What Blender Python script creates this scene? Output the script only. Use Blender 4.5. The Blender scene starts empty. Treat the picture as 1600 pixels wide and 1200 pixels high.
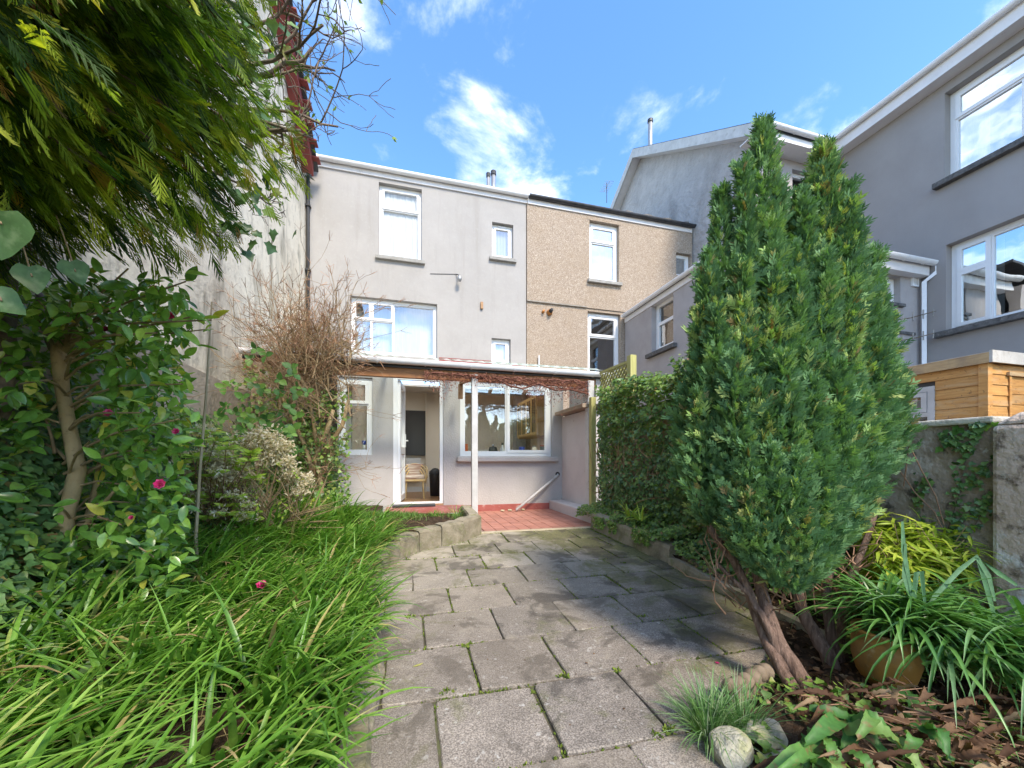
import bpy, math, random
import numpy as np
from mathutils import Vector, Matrix

random.seed(11)
rng = np.random.default_rng(11)
R = math.radians
SC = bpy.context.scene
COL = SC.collection

# ------------------------------------------------------------------ camera
F_PX, YAW, HORIZON, CAM_Z = 590.0, R(14.7), 718.0, 1.08
cd = bpy.data.cameras.new('camera')
cd.sensor_width = 36.0
cd.lens = F_PX / 1600 * 36
cd.shift_y = (HORIZON - 600) / 1600
cd.clip_start = 0.02
cd.clip_end = 1000
cam = bpy.data.objects.new('camera', cd)
COL.objects.link(cam)
cam.location = (0, 0, CAM_Z)
cam.rotation_euler = (R(90), 0, -YAW)
SC.camera = cam

# ------------------------------------------------------------------ light
SUN_VEC = Vector((0.22, -0.80, 0.90)).normalized()     # towards the sun
SUN_EL = math.asin(SUN_VEC.z)
SUN_AZ = math.atan2(SUN_VEC.x, SUN_VEC.y)
world = bpy.data.worlds.new('World')
SC.world = world
world.use_nodes = True
wn, wl = world.node_tree.nodes, world.node_tree.links
wn.clear()
wo = wn.new('ShaderNodeOutputWorld')
bg = wn.new('ShaderNodeBackground')
bg.inputs['Strength'].default_value = 0.15
sky = wn.new('ShaderNodeTexSky')
sky.sky_type = 'NISHITA'
sky.sun_disc = False
sky.sun_elevation = SUN_EL
sky.sun_rotation = SUN_AZ
sky.air_density = 1.0
sky.dust_density = 0.35
sky.ozone_density = 2.2
tc = wn.new('ShaderNodeTexCoord')
sep = wn.new('ShaderNodeSeparateXYZ')
wl.new(tc.outputs['Generated'], sep.inputs[0])
cmb = wn.new('ShaderNodeMapping'); cmb.inputs['Scale'].default_value = (1, 1, 1.7); cmb.inputs['Location'].default_value = (3.1, 1.7, .6)
wl.new(tc.outputs['Generated'], cmb.inputs['Vector'])
n1 = wn.new('ShaderNodeTexNoise'); n1.inputs['Scale'].default_value = 4.2
n1.inputs['Detail'].default_value = 10; n1.inputs['Roughness'].default_value = 0.60; n1.inputs['Distortion'].default_value = 0.25
n2 = wn.new('ShaderNodeTexNoise'); n2.inputs['Scale'].default_value = 2.0; n2.inputs['Detail'].default_value = 2
wl.new(cmb.outputs[0], n1.inputs['Vector']); wl.new(cmb.outputs[0], n2.inputs['Vector'])
mul = wn.new('ShaderNodeMath'); mul.operation = 'MULTIPLY_ADD'
wl.new(n2.outputs['Fac'], mul.inputs[0]); mul.inputs[1].default_value = 0.7
wl.new(n1.outputs['Fac'], mul.inputs[2])
cr = wn.new('ShaderNodeMapRange'); cr.interpolation_type = 'SMOOTHSTEP'
cr.inputs['From Min'].default_value = 0.83; cr.inputs['From Max'].default_value = 1.16
cr.inputs['To Max'].default_value = 0.85
wl.new(mul.outputs[0], cr.inputs['Value'])
skc = wn.new('ShaderNodeHueSaturation'); skc.inputs['Saturation'].default_value = 1.18; skc.inputs['Value'].default_value = .78
wl.new(sky.outputs[0], skc.inputs['Color'])
mixc = wn.new('ShaderNodeMixRGB')
mixc.inputs['Color2'].default_value = (5.0, 5.05, 5.2, 1)
wl.new(cr.outputs[0], mixc.inputs['Fac'])
wl.new(skc.outputs[0], mixc.inputs['Color1'])
wl.new(mixc.outputs[0], bg.inputs['Color'])
wl.new(bg.outputs[0], wo.inputs['Surface'])

sd = bpy.data.lights.new('sun', 'SUN')
sd.energy = 1.5
sd.angle = R(14)
sd.color = (1.0, 0.89, 0.73)
sun = bpy.data.objects.new('sun', sd)
COL.objects.link(sun)
sun.location = (3, -6, 9)
sun.rotation_euler = SUN_VEC.to_track_quat('Z', 'Y').to_euler()

SC.view_settings.view_transform = 'Standard'
SC.view_settings.look = 'None'
SC.view_settings.gamma = 1
SC.view_settings.use_curve_mapping = False
SC.view_settings.exposure = 1.98
SC.render.engine = 'CYCLES'
SC.cycles.max_bounces = 6
SC.cycles.diffuse_bounces = 3
SC.cycles.glossy_bounces = 3
SC.cycles.transmission_bounces = 4
SC.cycles.transparent_max_bounces = 8
SC.cycles.use_denoising = True

# ------------------------------------------------------------------ survey helpers: sight lines to known planes
_s, _c = math.sin(YAW), math.cos(YAW)
def ray(x, y):
    u = (x - 800) / F_PX
    return Vector((_s + u * _c, _c - u * _s, (HORIZON - y) / F_PX))
def onY(x, y, Y):
    r = ray(x, y); t = Y / r.y
    return Vector((r.x * t, Y, CAM_Z + r.z * t))
def onX(x, y, X):
    r = ray(x, y); t = X / r.x
    return Vector((X, r.y * t, CAM_Z + r.z * t))
def onT(x, y, t):
    r = ray(x, y) * t
    return Vector((r.x, r.y, r.z + CAM_Z))
def gz(Y):
    return 0.04 * min(max(Y, -12), 4.53)
def onG(x, y, dz=0.0):
    r = ray(x, y); t = (CAM_Z - dz) / (-r.z + 0.04 * r.y)
    return Vector((r.x * t, r.y * t, CAM_Z + r.z * t))

# ------------------------------------------------------------------ materials
def _noise(nt, vec, scale, detail=4, rough=0.55, dist=0.0, sc3=None):
    n = nt.nodes.new('ShaderNodeTexNoise')
    n.inputs['Scale'].default_value = scale
    n.inputs['Detail'].default_value = detail
    n.inputs['Roughness'].default_value = rough
    n.inputs['Distortion'].default_value = dist
    if sc3:
        m = nt.nodes.new('ShaderNodeMapping'); m.inputs['Scale'].default_value = sc3
        nt.links.new(vec, m.inputs['Vector']); vec = m.outputs[0]
    nt.links.new(vec, n.inputs['Vector'])
    return n.outputs['Fac']
def _ramp(nt, fac, stops):
    r = nt.nodes.new('ShaderNodeValToRGB')
    el = r.color_ramp.elements
    while len(el) < len(stops): el.new(0.5)
    for e, (p, c) in zip(el, stops):
        e.position = p; e.color = (c[0], c[1], c[2], 1) if not isinstance(c, (int, float)) else (c, c, c, 1)
    nt.links.new(fac, r.inputs['Fac'])
    return r.outputs['Color']
def _mix(nt, a, b, fac, mode='MIX'):
    m = nt.nodes.new('ShaderNodeMixRGB'); m.blend_type = mode
    for s, v in (('Color1', a), ('Color2', b), ('Fac', fac)):
        if isinstance(v, (tuple, list)): m.inputs[s].default_value = (v[0], v[1], v[2], 1)
        elif isinstance(v, (int, float)): m.inputs[s].default_value = v
        else: nt.links.new(v, m.inputs[s])
    return m.outputs['Color']

def mat(name, c1, c2=None, scale=3.0, detail=5, rough=0.8, metal=0.0, spec=0.5, patches=(), bumps=(), rnd=0.0,
        obj_rnd=0.0, coords='pos', aniso=None, coat=0.0, transl=0.0, twoside=None):
    """patches: (scale, lo, hi, colour, amount, stretch); bumps: (scale, distance)"""
    m = bpy.data.materials.new(name); m.use_nodes = True
    nt = m.node_tree; nt.nodes.clear()
    out = nt.nodes.new('ShaderNodeOutputMaterial')
    p = nt.nodes.new('ShaderNodeBsdfPrincipled')
    if coords == 'pos':
        g = nt.nodes.new('ShaderNodeNewGeometry'); vec = g.outputs['Position']
    else:
        g = nt.nodes.new('ShaderNodeTexCoord'); vec = g.outputs['Object']
    c2 = c2 or c1
    col = _ramp(nt, _noise(nt, vec, scale, detail, 0.6, 0.2, aniso), [(0.32, c1), (0.68, c2)])
    for pt in patches:
        sc, lo, hi, pc, amt = pt[:5]
        st = pt[5] if len(pt) > 5 else None
        f = _ramp(nt, _noise(nt, vec, sc, 6, 0.62, 0.3, st), [(lo, 0.0), (hi, float(amt))])
        col = _mix(nt, col, pc, f)
    if rnd:
        a = nt.nodes.new('ShaderNodeAttribute'); a.attribute_name = 'rnd'
        v = nt.nodes.new('ShaderNodeMapRange'); v.inputs['To Min'].default_value = 1 - rnd; v.inputs['To Max'].default_value = 1 + rnd
        nt.links.new(a.outputs['Fac'], v.inputs['Value'])
        h = nt.nodes.new('ShaderNodeHueSaturation'); nt.links.new(v.outputs[0], h.inputs['Value']); nt.links.new(col, h.inputs['Color'])
        col = h.outputs[0]
    if obj_rnd:
        a = nt.nodes.new('ShaderNodeObjectInfo')
        v = nt.nodes.new('ShaderNodeMapRange'); v.inputs['To Min'].default_value = 1 - obj_rnd; v.inputs['To Max'].default_value = 1 + obj_rnd
        nt.links.new(a.outputs['Random'], v.inputs['Value'])
        h = nt.nodes.new('ShaderNodeHueSaturation'); nt.links.new(v.outputs[0], h.inputs['Value']); nt.links.new(col, h.inputs['Color'])
        col = h.outputs[0]
    nt.links.new(col, p.inputs['Base Color'])
    p.inputs['Roughness'].default_value = rough
    p.inputs['Metallic'].default_value = metal
    p.inputs['Specular IOR Level'].default_value = spec
    p.inputs['Coat Weight'].default_value = coat
    prev = None
    for sc, dist in bumps:
        b = nt.nodes.new('ShaderNodeBump'); b.inputs['Distance'].default_value = dist; b.inputs['Strength'].default_value = 1.0
        nt.links.new(_noise(nt, vec, sc, 5, 0.6, 0, aniso), b.inputs['Height'])
        if prev: nt.links.new(prev, b.inputs['Normal'])
        prev = b.outputs[0]
    if prev: nt.links.new(prev, p.inputs['Normal'])
    if transl:
        t = nt.nodes.new('ShaderNodeBsdfTranslucent'); mx = nt.nodes.new('ShaderNodeMixShader')
        nt.links.new(col, t.inputs['Color']); mx.inputs[0].default_value = transl
        nt.links.new(p.outputs[0], mx.inputs[1]); nt.links.new(t.outputs[0], mx.inputs[2])
        nt.links.new(mx.outputs[0], out.inputs['Surface'])
    else:
        nt.links.new(p.outputs[0], out.inputs['Surface'])
    return m

def leafmat(name, stops, rough=0.5, transl=0.3, spec=0.4, patchc=None, sat_rnd=0.0):
    """leaf colour picked per leaf through the 'rnd' attribute or the object's random number"""
    m = bpy.data.materials.new(name); m.use_nodes = True
    nt = m.node_tree; nt.nodes.clear()
    out = nt.nodes.new('ShaderNodeOutputMaterial')
    p = nt.nodes.new('ShaderNodeBsdfPrincipled')
    a = nt.nodes.new('ShaderNodeAttribute'); a.attribute_name = 'rnd'
    oi = nt.nodes.new('ShaderNodeObjectInfo')
    ad = nt.nodes.new('ShaderNodeMath'); ad.operation = 'ADD'
    nt.links.new(a.outputs['Fac'], ad.inputs[0])
    sub = nt.nodes.new('ShaderNodeMath'); sub.operation = 'MULTIPLY'; sub.inputs[1].default_value = 1.0
    nt.links.new(oi.outputs['Random'], sub.inputs[0])
    nt.links.new(sub.outputs[0], ad.inputs[1])
    fr = nt.nodes.new('ShaderNodeMath'); fr.operation = 'FRACT'
    nt.links.new(ad.outputs[0], fr.inputs[0])
    col = _ramp(nt, fr.outputs[0], stops)
    g = nt.nodes.new('ShaderNodeNewGeometry')
    f = _ramp(nt, _noise(nt, g.outputs['Position'], 45, 3), [(0.3, 0.78), (0.7, 1.15)])
    col = _mix(nt, col, f, 1.0, 'MULTIPLY')
    if patchc:
        f2 = _ramp(nt, _noise(nt, g.outputs['Position'], patchc[0], 5), [(patchc[1], 0.0), (patchc[2], 1.0)])
        col = _mix(nt, col, patchc[3], f2)
    nt.links.new(col, p.inputs['Base Color'])
    p.inputs['Roughness'].default_value = rough
    p.inputs['Specular IOR Level'].default_value = spec
    t = nt.nodes.new('ShaderNodeBsdfTranslucent'); mx = nt.nodes.new('ShaderNodeMixShader')
    tcol = _mix(nt, col, (1.1, 1.25, 0.5), 1.0, 'MULTIPLY')
    nt.links.new(tcol, t.inputs['Color']); mx.inputs[0].default_value = transl
    nt.links.new(p.outputs[0], mx.inputs[1]); nt.links.new(t.outputs[0], mx.inputs[2])
    nt.links.new(mx.outputs[0], out.inputs['Surface'])
    return m

def glassmat(name, base=0.1, tint=(1, 1, 1), rough=0.0):
    m = bpy.data.materials.new(name); m.use_nodes = True
    nt = m.node_tree; nt.nodes.clear()
    out = nt.nodes.new('ShaderNodeOutputMaterial')
    g = nt.nodes.new('ShaderNodeBsdfGlossy'); g.inputs['Roughness'].default_value = rough
    g.inputs['Color'].default_value = (*tint, 1)
    t = nt.nodes.new('ShaderNodeBsdfTransparent'); t.inputs['Color'].default_value = (0.93, 0.96, 0.95, 1)
    geo = nt.nodes.new('ShaderNodeNewGeometry')
    dt = nt.nodes.new('ShaderNodeVectorMath'); dt.operation = 'DOT_PRODUCT'
    nt.links.new(geo.outputs['Normal'], dt.inputs[0]); nt.links.new(geo.outputs['Incoming'], dt.inputs[1])
    def mt(op, x, y=0.0):
        k = nt.nodes.new('ShaderNodeMath'); k.operation = op
        for q, z in enumerate((x, y)):
            if isinstance(z, (int, float)): k.inputs[q].default_value = z
            else: nt.links.new(z, k.inputs[q])
        k.use_clamp = op == 'ADD'
        return k.outputs[0]
    sch = mt('POWER', mt('SUBTRACT', 1.0, mt('ABSOLUTE', dt.outputs['Value'])), 5.0)
    fac_ = mt('ADD', mt('MULTIPLY', sch, 0.9), 0.06 + base)
    b = nt.nodes.new('ShaderNodeBump'); b.inputs['Distance'].default_value = 0.004
    nt.links.new(_noise(nt, geo.outputs['Position'], 2.5, 1), b.inputs['Height'])
    nt.links.new(b.outputs[0], g.inputs['Normal'])
    mx = nt.nodes.new('ShaderNodeMixShader')
    nt.links.new(fac_, mx.inputs[0]); nt.links.new(t.outputs[0], mx.inputs[1]); nt.links.new(g.outputs[0], mx.inputs[2])
    nt.links.new(mx.outputs[0], out.inputs['Surface'])
    return m

M = {}
M['render_grey'] = mat('pale_grey_render', (.35, .335, .32), (.39, .374, .36), 1.6, 5, .9, spec=.2,
    patches=[(0.9, .5, .72, (.335, .32, .305), .55), (3.0, .56, .74, (.30, .285, .262), .5, (1.6, 1, .12)), (9, .60, .70, (.32, .305, .28), .35, (1, 1, .3)), (14, .55, .75, (.47, .46, .445), .3)], bumps=[(60, .0025), (9, .004)])
M['kitchen_render'] = mat('textured_masonry_paint', (.43, .41, .39), (.49, .47, .45), 2, 5, .85, spec=.25,
    patches=[(1.4, .55, .78, (.37, .35, .325), .5)], bumps=[(38, .007), (110, .003)])
M['shade_tinted_render'] = mat('lilac_shade_tint', (.54, .50, .495), (.60, .56, .55), 2, 5, .85, spec=.25, patches=[(1.6, .5, .75, (.44, .41, .40), .5)], bumps=[(30, .005)])  # lilac cast is the side wall's shade put into its colour
M['stained_wall'] = mat('stained_cream_render', (.72, .65, .52), (.82, .755, .62), 1.1, 6, .92, spec=.2,
    patches=[(1.7, .5, .66, (.27, .245, .19), .85, (1.4, 1.4, .30)), (4.5, .55, .7, (.20, .185, .14), .75, (1, 1, .35)), (13, .58, .7, (.36, .30, .22), .6), (.7, .55, .65, (.42, .36, .28), .5)],
    bumps=[(26, .006), (5, .012)])
M['pebbledash'] = mat('pebbledash', (.27, .205, .15), (.46, .375, .295), 42, 3, .9, spec=.3,
    patches=[(70, .56, .64, (.68, .60, .50), .9), (55, .60, .68, (.16, .11, .08), .8), (1.1, .5, .75, (.33, .25, .17), .45)], bumps=[(60, .02)])
M['rough_render'] = mat('rough_weathered_render', (.42, .395, .38), (.53, .505, .485), 2.2, 6, .95, spec=.2,
    patches=[(1.2, .5, .7, (.25, .235, .22), .7, (1, 1, .5)), (10, .6, .75, (.2, .19, .17), .5)], bumps=[(9, .06), (30, .02)])
M['wing_render'] = mat('shade_darkened_wing_render', (.31, .288, .275), (.365, .34, .325), .9, 5, .88, spec=.3,
    patches=[(.6, .5, .75, (.37, .36, .355), .6, (1, 1, .6))], bumps=[(45, .0025)])  # darker copy of the house wall paint, the wing's shade painted in
M['ext_render'] = mat('warm_grey_wall', (.38, .35, .34), (.44, .41, .40), 2.4, 5, .9, spec=.2, patches=[(3, .55, .75, (.30, .27, .24), .5, (1, 1, .4))], bumps=[(35, .006)])
M['upvc'] = mat('white_upvc', (.80, .80, .80), (.84, .84, .84), 4, 3, .32, spec=.5, patches=[(6, .62, .8, (.62, .60, .56), .3)])
M['gutter_white'] = mat('white_gutter_plastic', (.76, .76, .77), (.82, .82, .83), 5, 4, .38, patches=[(5, .55, .8, (.50, .49, .46), .45)])
M['gutter_black'] = mat('black_gutter_plastic', (.022, .023, .026), (.05, .05, .055), 8, 3, .4)
M['painted_wood'] = mat('worn_white_painted_wood', (.46, .45, .43), (.58, .57, .55), 6, 5, .6, patches=[(9, .6, .72, (.30, .26, .2), .8), (3, .6, .8, (.5, .48, .43), .5)], bumps=[(30, .002)])
M['fascia'] = mat('white_fascia', (.70, .68, .67), (.78, .76, .75), 4, 4, .5, patches=[(12, .62, .75, (.42, .38, .34), .5)])
M['plinth'] = mat('stained_wall_foot', (.33, .27, .21), (.44, .37, .29), 1.6, 6, .95, patches=[(3, .5, .68, (.17, .15, .11), .8, (1, 1, .5)), (12, .55, .7, (.22, .21, .14), .6)], bumps=[(22, .012)])
M['grey_paint'] = mat('pale_grey_painted_wood', (.46, .44, .42), (.56, .54, .52), 6, 4, .7, bumps=[(20, .002)])
M['sill'] = mat('stone_sill', (.27, .26, .24), (.36, .35, .33), 8, 5, .9, patches=[(12, .55, .7, (.16, .15, .13), .6)], bumps=[(40, .006)])
M['sill_dark'] = mat('dark_slate_sill', (.07, .068, .066), (.16, .155, .15), 14, 5, .9, bumps=[(30, .015)], patches=[(20, .6, .7, (.3, .28, .25), .5)])
M['slate'] = mat('roof_slate', (.045, .048, .055), (.085, .085, .09), 9, 4, .6, bumps=[(12, .01)])
M['mortar'] = mat('mortar_verge', (.13, .115, .10), (.22, .20, .175), 7, 6, .95, bumps=[(14, .03)])
M['maroon'] = mat('maroon_painted_board', (.20, .035, .03), (.27, .06, .05), 4, 5, .6, patches=[(9, .6, .75, (.10, .04, .035), .6)])
M['lead'] = mat('flue_metal', (.32, .33, .34), (.45, .46, .47), 6, 4, .45, metal=.7)
M['rust'] = mat('rusty_metal', (.35, .12, .03), (.55, .25, .06), 30, 4, .8)
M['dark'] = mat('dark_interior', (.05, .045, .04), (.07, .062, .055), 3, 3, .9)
M['darkgrey'] = mat('charcoal_plastic', (.025, .025, .027), (.04, .04, .042), 6, 3, .5)
M['cream_wall'] = mat('cream_interior_paint', (.80, .71, .57), (.84, .75, .61), 2, 3, .85)
M['ceiling'] = mat('interior_ceiling', (.70, .67, .62), (.74, .71, .66), 3, 3, .9)
M['wood_floor'] = mat('laminate_floor', (.30, .15, .065), (.45, .26, .12), 3, 5, .35, aniso=(9, 1, 1), bumps=[(10, .001)])
M['net'] = mat('white_net_curtain', (.66, .65, .62), (.76, .75, .73), 6, 4, .95, aniso=(7, 7, .4), transl=.15, bumps=[(8, .01)])
M['blind'] = mat('grey_blind', (.34, .34, .35), (.42, .42, .43), 4, 3, .9, aniso=(6, 6, .4))
M['glass'] = glassmat('window_glass', 0.03)
M['glass_mid'] = glassmat('window_glass_reflective', 0.20)
M['glass_sky'] = glassmat('window_glass_mirroring', 0.6, (.95, 1, 1))
M['redtile'] = mat('red_quarry_tile', (.36, .145, .10), (.43, .19, .14), 9, 5, .55, obj_rnd=.12, patches=[(3, .5, .75, (.40, .20, .15), .5), (20, .6, .75, (.5, .3, .24), .4)], bumps=[(30, .002)])
M['redpaint'] = mat('red_floor_paint', (.30, .075, .06), (.38, .11, .09), 6, 5, .5, patches=[(9, .56, .7, (.55, .42, .38), .8)])
M['grout'] = mat('tile_grout', (.24, .14, .115), (.30, .18, .15), 10, 3, .9)
M['cement'] = mat('rough_cement', (.22, .20, .17), (.34, .31, .27), 9, 6, .95, bumps=[(25, .008)], patches=[(5, .55, .7, (.12, .10, .08), .6)])
M['yellowedge'] = mat('weathered_concrete_edging', (.40, .33, .21), (.50, .43, .31), 8, 6, .95, patches=[(14, .5, .7, (.20, .19, .10), .7)], bumps=[(40, .006)])
M['kerbstone'] = mat('mossy_concrete_kerb', (.22, .185, .125), (.33, .285, .205), 6, 6, .95, obj_rnd=.1,
    patches=[(5, .5, .68, (.12, .115, .05), .8), (9, .55, .68, (.16, .19, .05), .6), (40, .58, .7, (.40, .36, .29), .5), (3, .58, .72, (.10, .085, .065), .6)], bumps=[(35, .008), (6, .02)])
M['ropestone'] = mat('rope_top_edging', (.15, .11, .07), (.25, .19, .13), 14, 5, .95, bumps=[(60, .004)], patches=[(9, .55, .7, (.14, .13, .06), .6)])
M['soil'] = mat('garden_soil', (.030, .020, .013), (.085, .056, .036), 22, 6, 1.0, spec=.1, patches=[(40, .58, .68, (.16, .10, .06), .7), (6, .6, .7, (.05, .06, .02), .6)], bumps=[(30, .02), (90, .008)])
M['joint'] = mat('mossy_joint_soil', (.055, .045, .028), (.11, .10, .055), 18, 5, 1.0, patches=[(9, .48, .6, (.085, .105, .02), .85)], bumps=[(60, .006)])
M['timber'] = mat('weathered_timber', (.30, .17, .085), (.46, .28, .15), 5, 6, .8, aniso=(1, 12, 12), bumps=[(8, .004)], patches=[(4, .55, .7, (.16, .09, .05), .7)])
M['beam_orange'] = mat('orange_stained_beam', (.24, .10, .035), (.42, .20, .08), 5, 6, .75, aniso=(.6, 8, 8), patches=[(6, .52, .66, (.10, .05, .03), .7), (9, .62, .72, (.55, .36, .22), .6)], bumps=[(10, .004)])
M['post_green'] = mat('tanalised_green_post', (.34, .32, .10), (.48, .44, .17), 5, 5, .8, aniso=(8, 8, .6), bumps=[(12, .003)])
M['driftwood'] = mat('grey_brown_plank', (.26, .19, .13), (.40, .31, .22), 5, 6, .85, aniso=(8, .7, 8), patches=[(5, .55, .7, (.12, .085, .06), .7)], bumps=[(12, .004)])
M['shed_board'] = mat('orange_stained_board', (.46, .21, .055), (.62, .33, .10), 2.6, 6, .6, aniso=(1.0, 1.0, 14), obj_rnd=.10, patches=[(6, .56, .70, (.28, .12, .035), .7, (1, 1, 3)), (24, .62, .68, (.16, .07, .025), .8), (2.5, .5, .7, (.55, .42, .26), .5, (1, 1, 4))], bumps=[(9, .003)])
M['shed_trim'] = mat('shed_capping_wood', (.40, .26, .13), (.54, .38, .20), 4, 6, .8, aniso=(1, 1, 9), patches=[(5, .5, .7, (.26, .19, .13), .7)], bumps=[(12, .004)])
M['felt'] = mat('weathered_roof_felt', (.42, .40, .36), (.54, .52, .48), 8, 5, .9, patches=[(10, .55, .7, (.28, .24, .2), .6)], bumps=[(40, .004)])
M['old_wall'] = mat('old_rendered_garden_wall', (.25, .20, .15), (.42, .345, .27), 3.2, 7, .97, spec=.15,
    patches=[(2.4, .52, .60, (.48, .43, .37), .8), (9, .56, .64, (.07, .06, .052), .85), (30, .60, .68, (.50, .46, .40), .7), (5, .60, .72, (.20, .15, .08), .6), (1.3, .55, .75, (.11, .095, .08), .7)], bumps=[(28, .012), (6, .03)])
M['old_pillar'] = mat('flaking_pillar_render', (.42, .31, .24), (.60, .47, .38), 4, 7, .97, spec=.15,
    patches=[(2.6, .50, .57, (.66, .62, .58), .9), (12, .53, .64, (.12, .085, .06), .8), (35, .58, .68, (.55, .48, .42), .6)], bumps=[(25, .012), (8, .02)])
M['coping'] = mat('pale_wall_coping', (.46, .42, .35), (.62, .58, .50), 6, 6, .95, patches=[(8, .55, .7, (.22, .20, .14), .7)], bumps=[(30, .01)])
M['rock'] = mat('lichen_rock', (.26, .24, .18), (.42, .40, .32), 9, 6, .95, patches=[(7, .5, .65, (.32, .33, .12), .8), (30, .6, .7, (.14, .13, .1), .6)], bumps=[(18, .02), (60, .006)])
M['terracotta'] = mat('orange_glazed_pot', (.36, .165, .035), (.46, .24, .06), 5, 5, .45, patches=[(6, .52, .66, (.20, .12, .05), .7), (14, .6, .7, (.5, .42, .28), .5)], bumps=[(20, .003)])
M['bark_cedar'] = mat('red_brown_stringy_bark', (.10, .058, .040), (.26, .165, .12), 6, 6, .9, aniso=(9, 9, 1.0), coords='pos', patches=[(16, .58, .68, (.42, .30, .23), .6, (5, 5, 1)), (12, .55, .66, (.05, .03, .02), .7, (4, 4, .8))], bumps=[(12, .012), (40, .004)])
M['bark_tan'] = mat('smooth_tan_bark', (.30, .205, .095), (.42, .31, .16), 7, 6, .8, patches=[(8, .55, .7, (.20, .20, .09), .6), (25, .6, .7, (.15, .1, .05), .6)], bumps=[(14, .006)])
M['twig'] = mat('brown_twig', (.32, .21, .11), (.52, .38, .20), 12, 4, .85, rnd=.3)
M['twig_red'] = mat('reddish_twig_tip', (.28, .14, .08), (.42, .25, .14), 12, 4, .85, rnd=.3)
M['bark_grey'] = mat('grey_brown_branch', (.10, .070, .055), (.24, .18, .13), 14, 5, .9, patches=[(9, .55, .7, (.22, .24, .10), .6)], bumps=[(40, .004)])
M['cane'] = mat('old_bamboo_cane', (.27, .21, .11), (.38, .31, .18), 8, 5, .6)
M['vine'] = mat('dry_red_vine', (.15, .055, .035), (.30, .12, .075), 14, 5, .9, rnd=.35)
M['rattan'] = mat('rattan_cane', (.56, .38, .16), (.68, .49, .24), 8, 4, .5)
M['board_black'] = mat('black_wall_panel', (.020, .017, .016), (.028, .024, .022), 3, 3, .35)
M['radiator'] = mat('white_radiator', (.76, .74, .70), (.80, .78, .74), 3, 3, .4)
M['cabinet'] = mat('oak_cabinet', (.50, .30, .10), (.62, .40, .16), 5, 5, .5, aniso=(8, 8, .8))
M['orange'] = mat('orange_plastic', (.60, .13, .03), None, rough=.5)
M['blue'] = mat('blue_plastic', (.03, .07, .42), None, rough=.4)
M['whitepl'] = mat('white_plastic', (.8, .8, .78), None, rough=.4)
M['teal'] = mat('teal_tin', (.04, .18, .17), None, rough=.5)
M['cushion'] = mat('brown_striped_cushion', (.30, .12, .07), (.75, .68, .58), 18, 2, .9, aniso=(.2, .2, 3))

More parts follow.
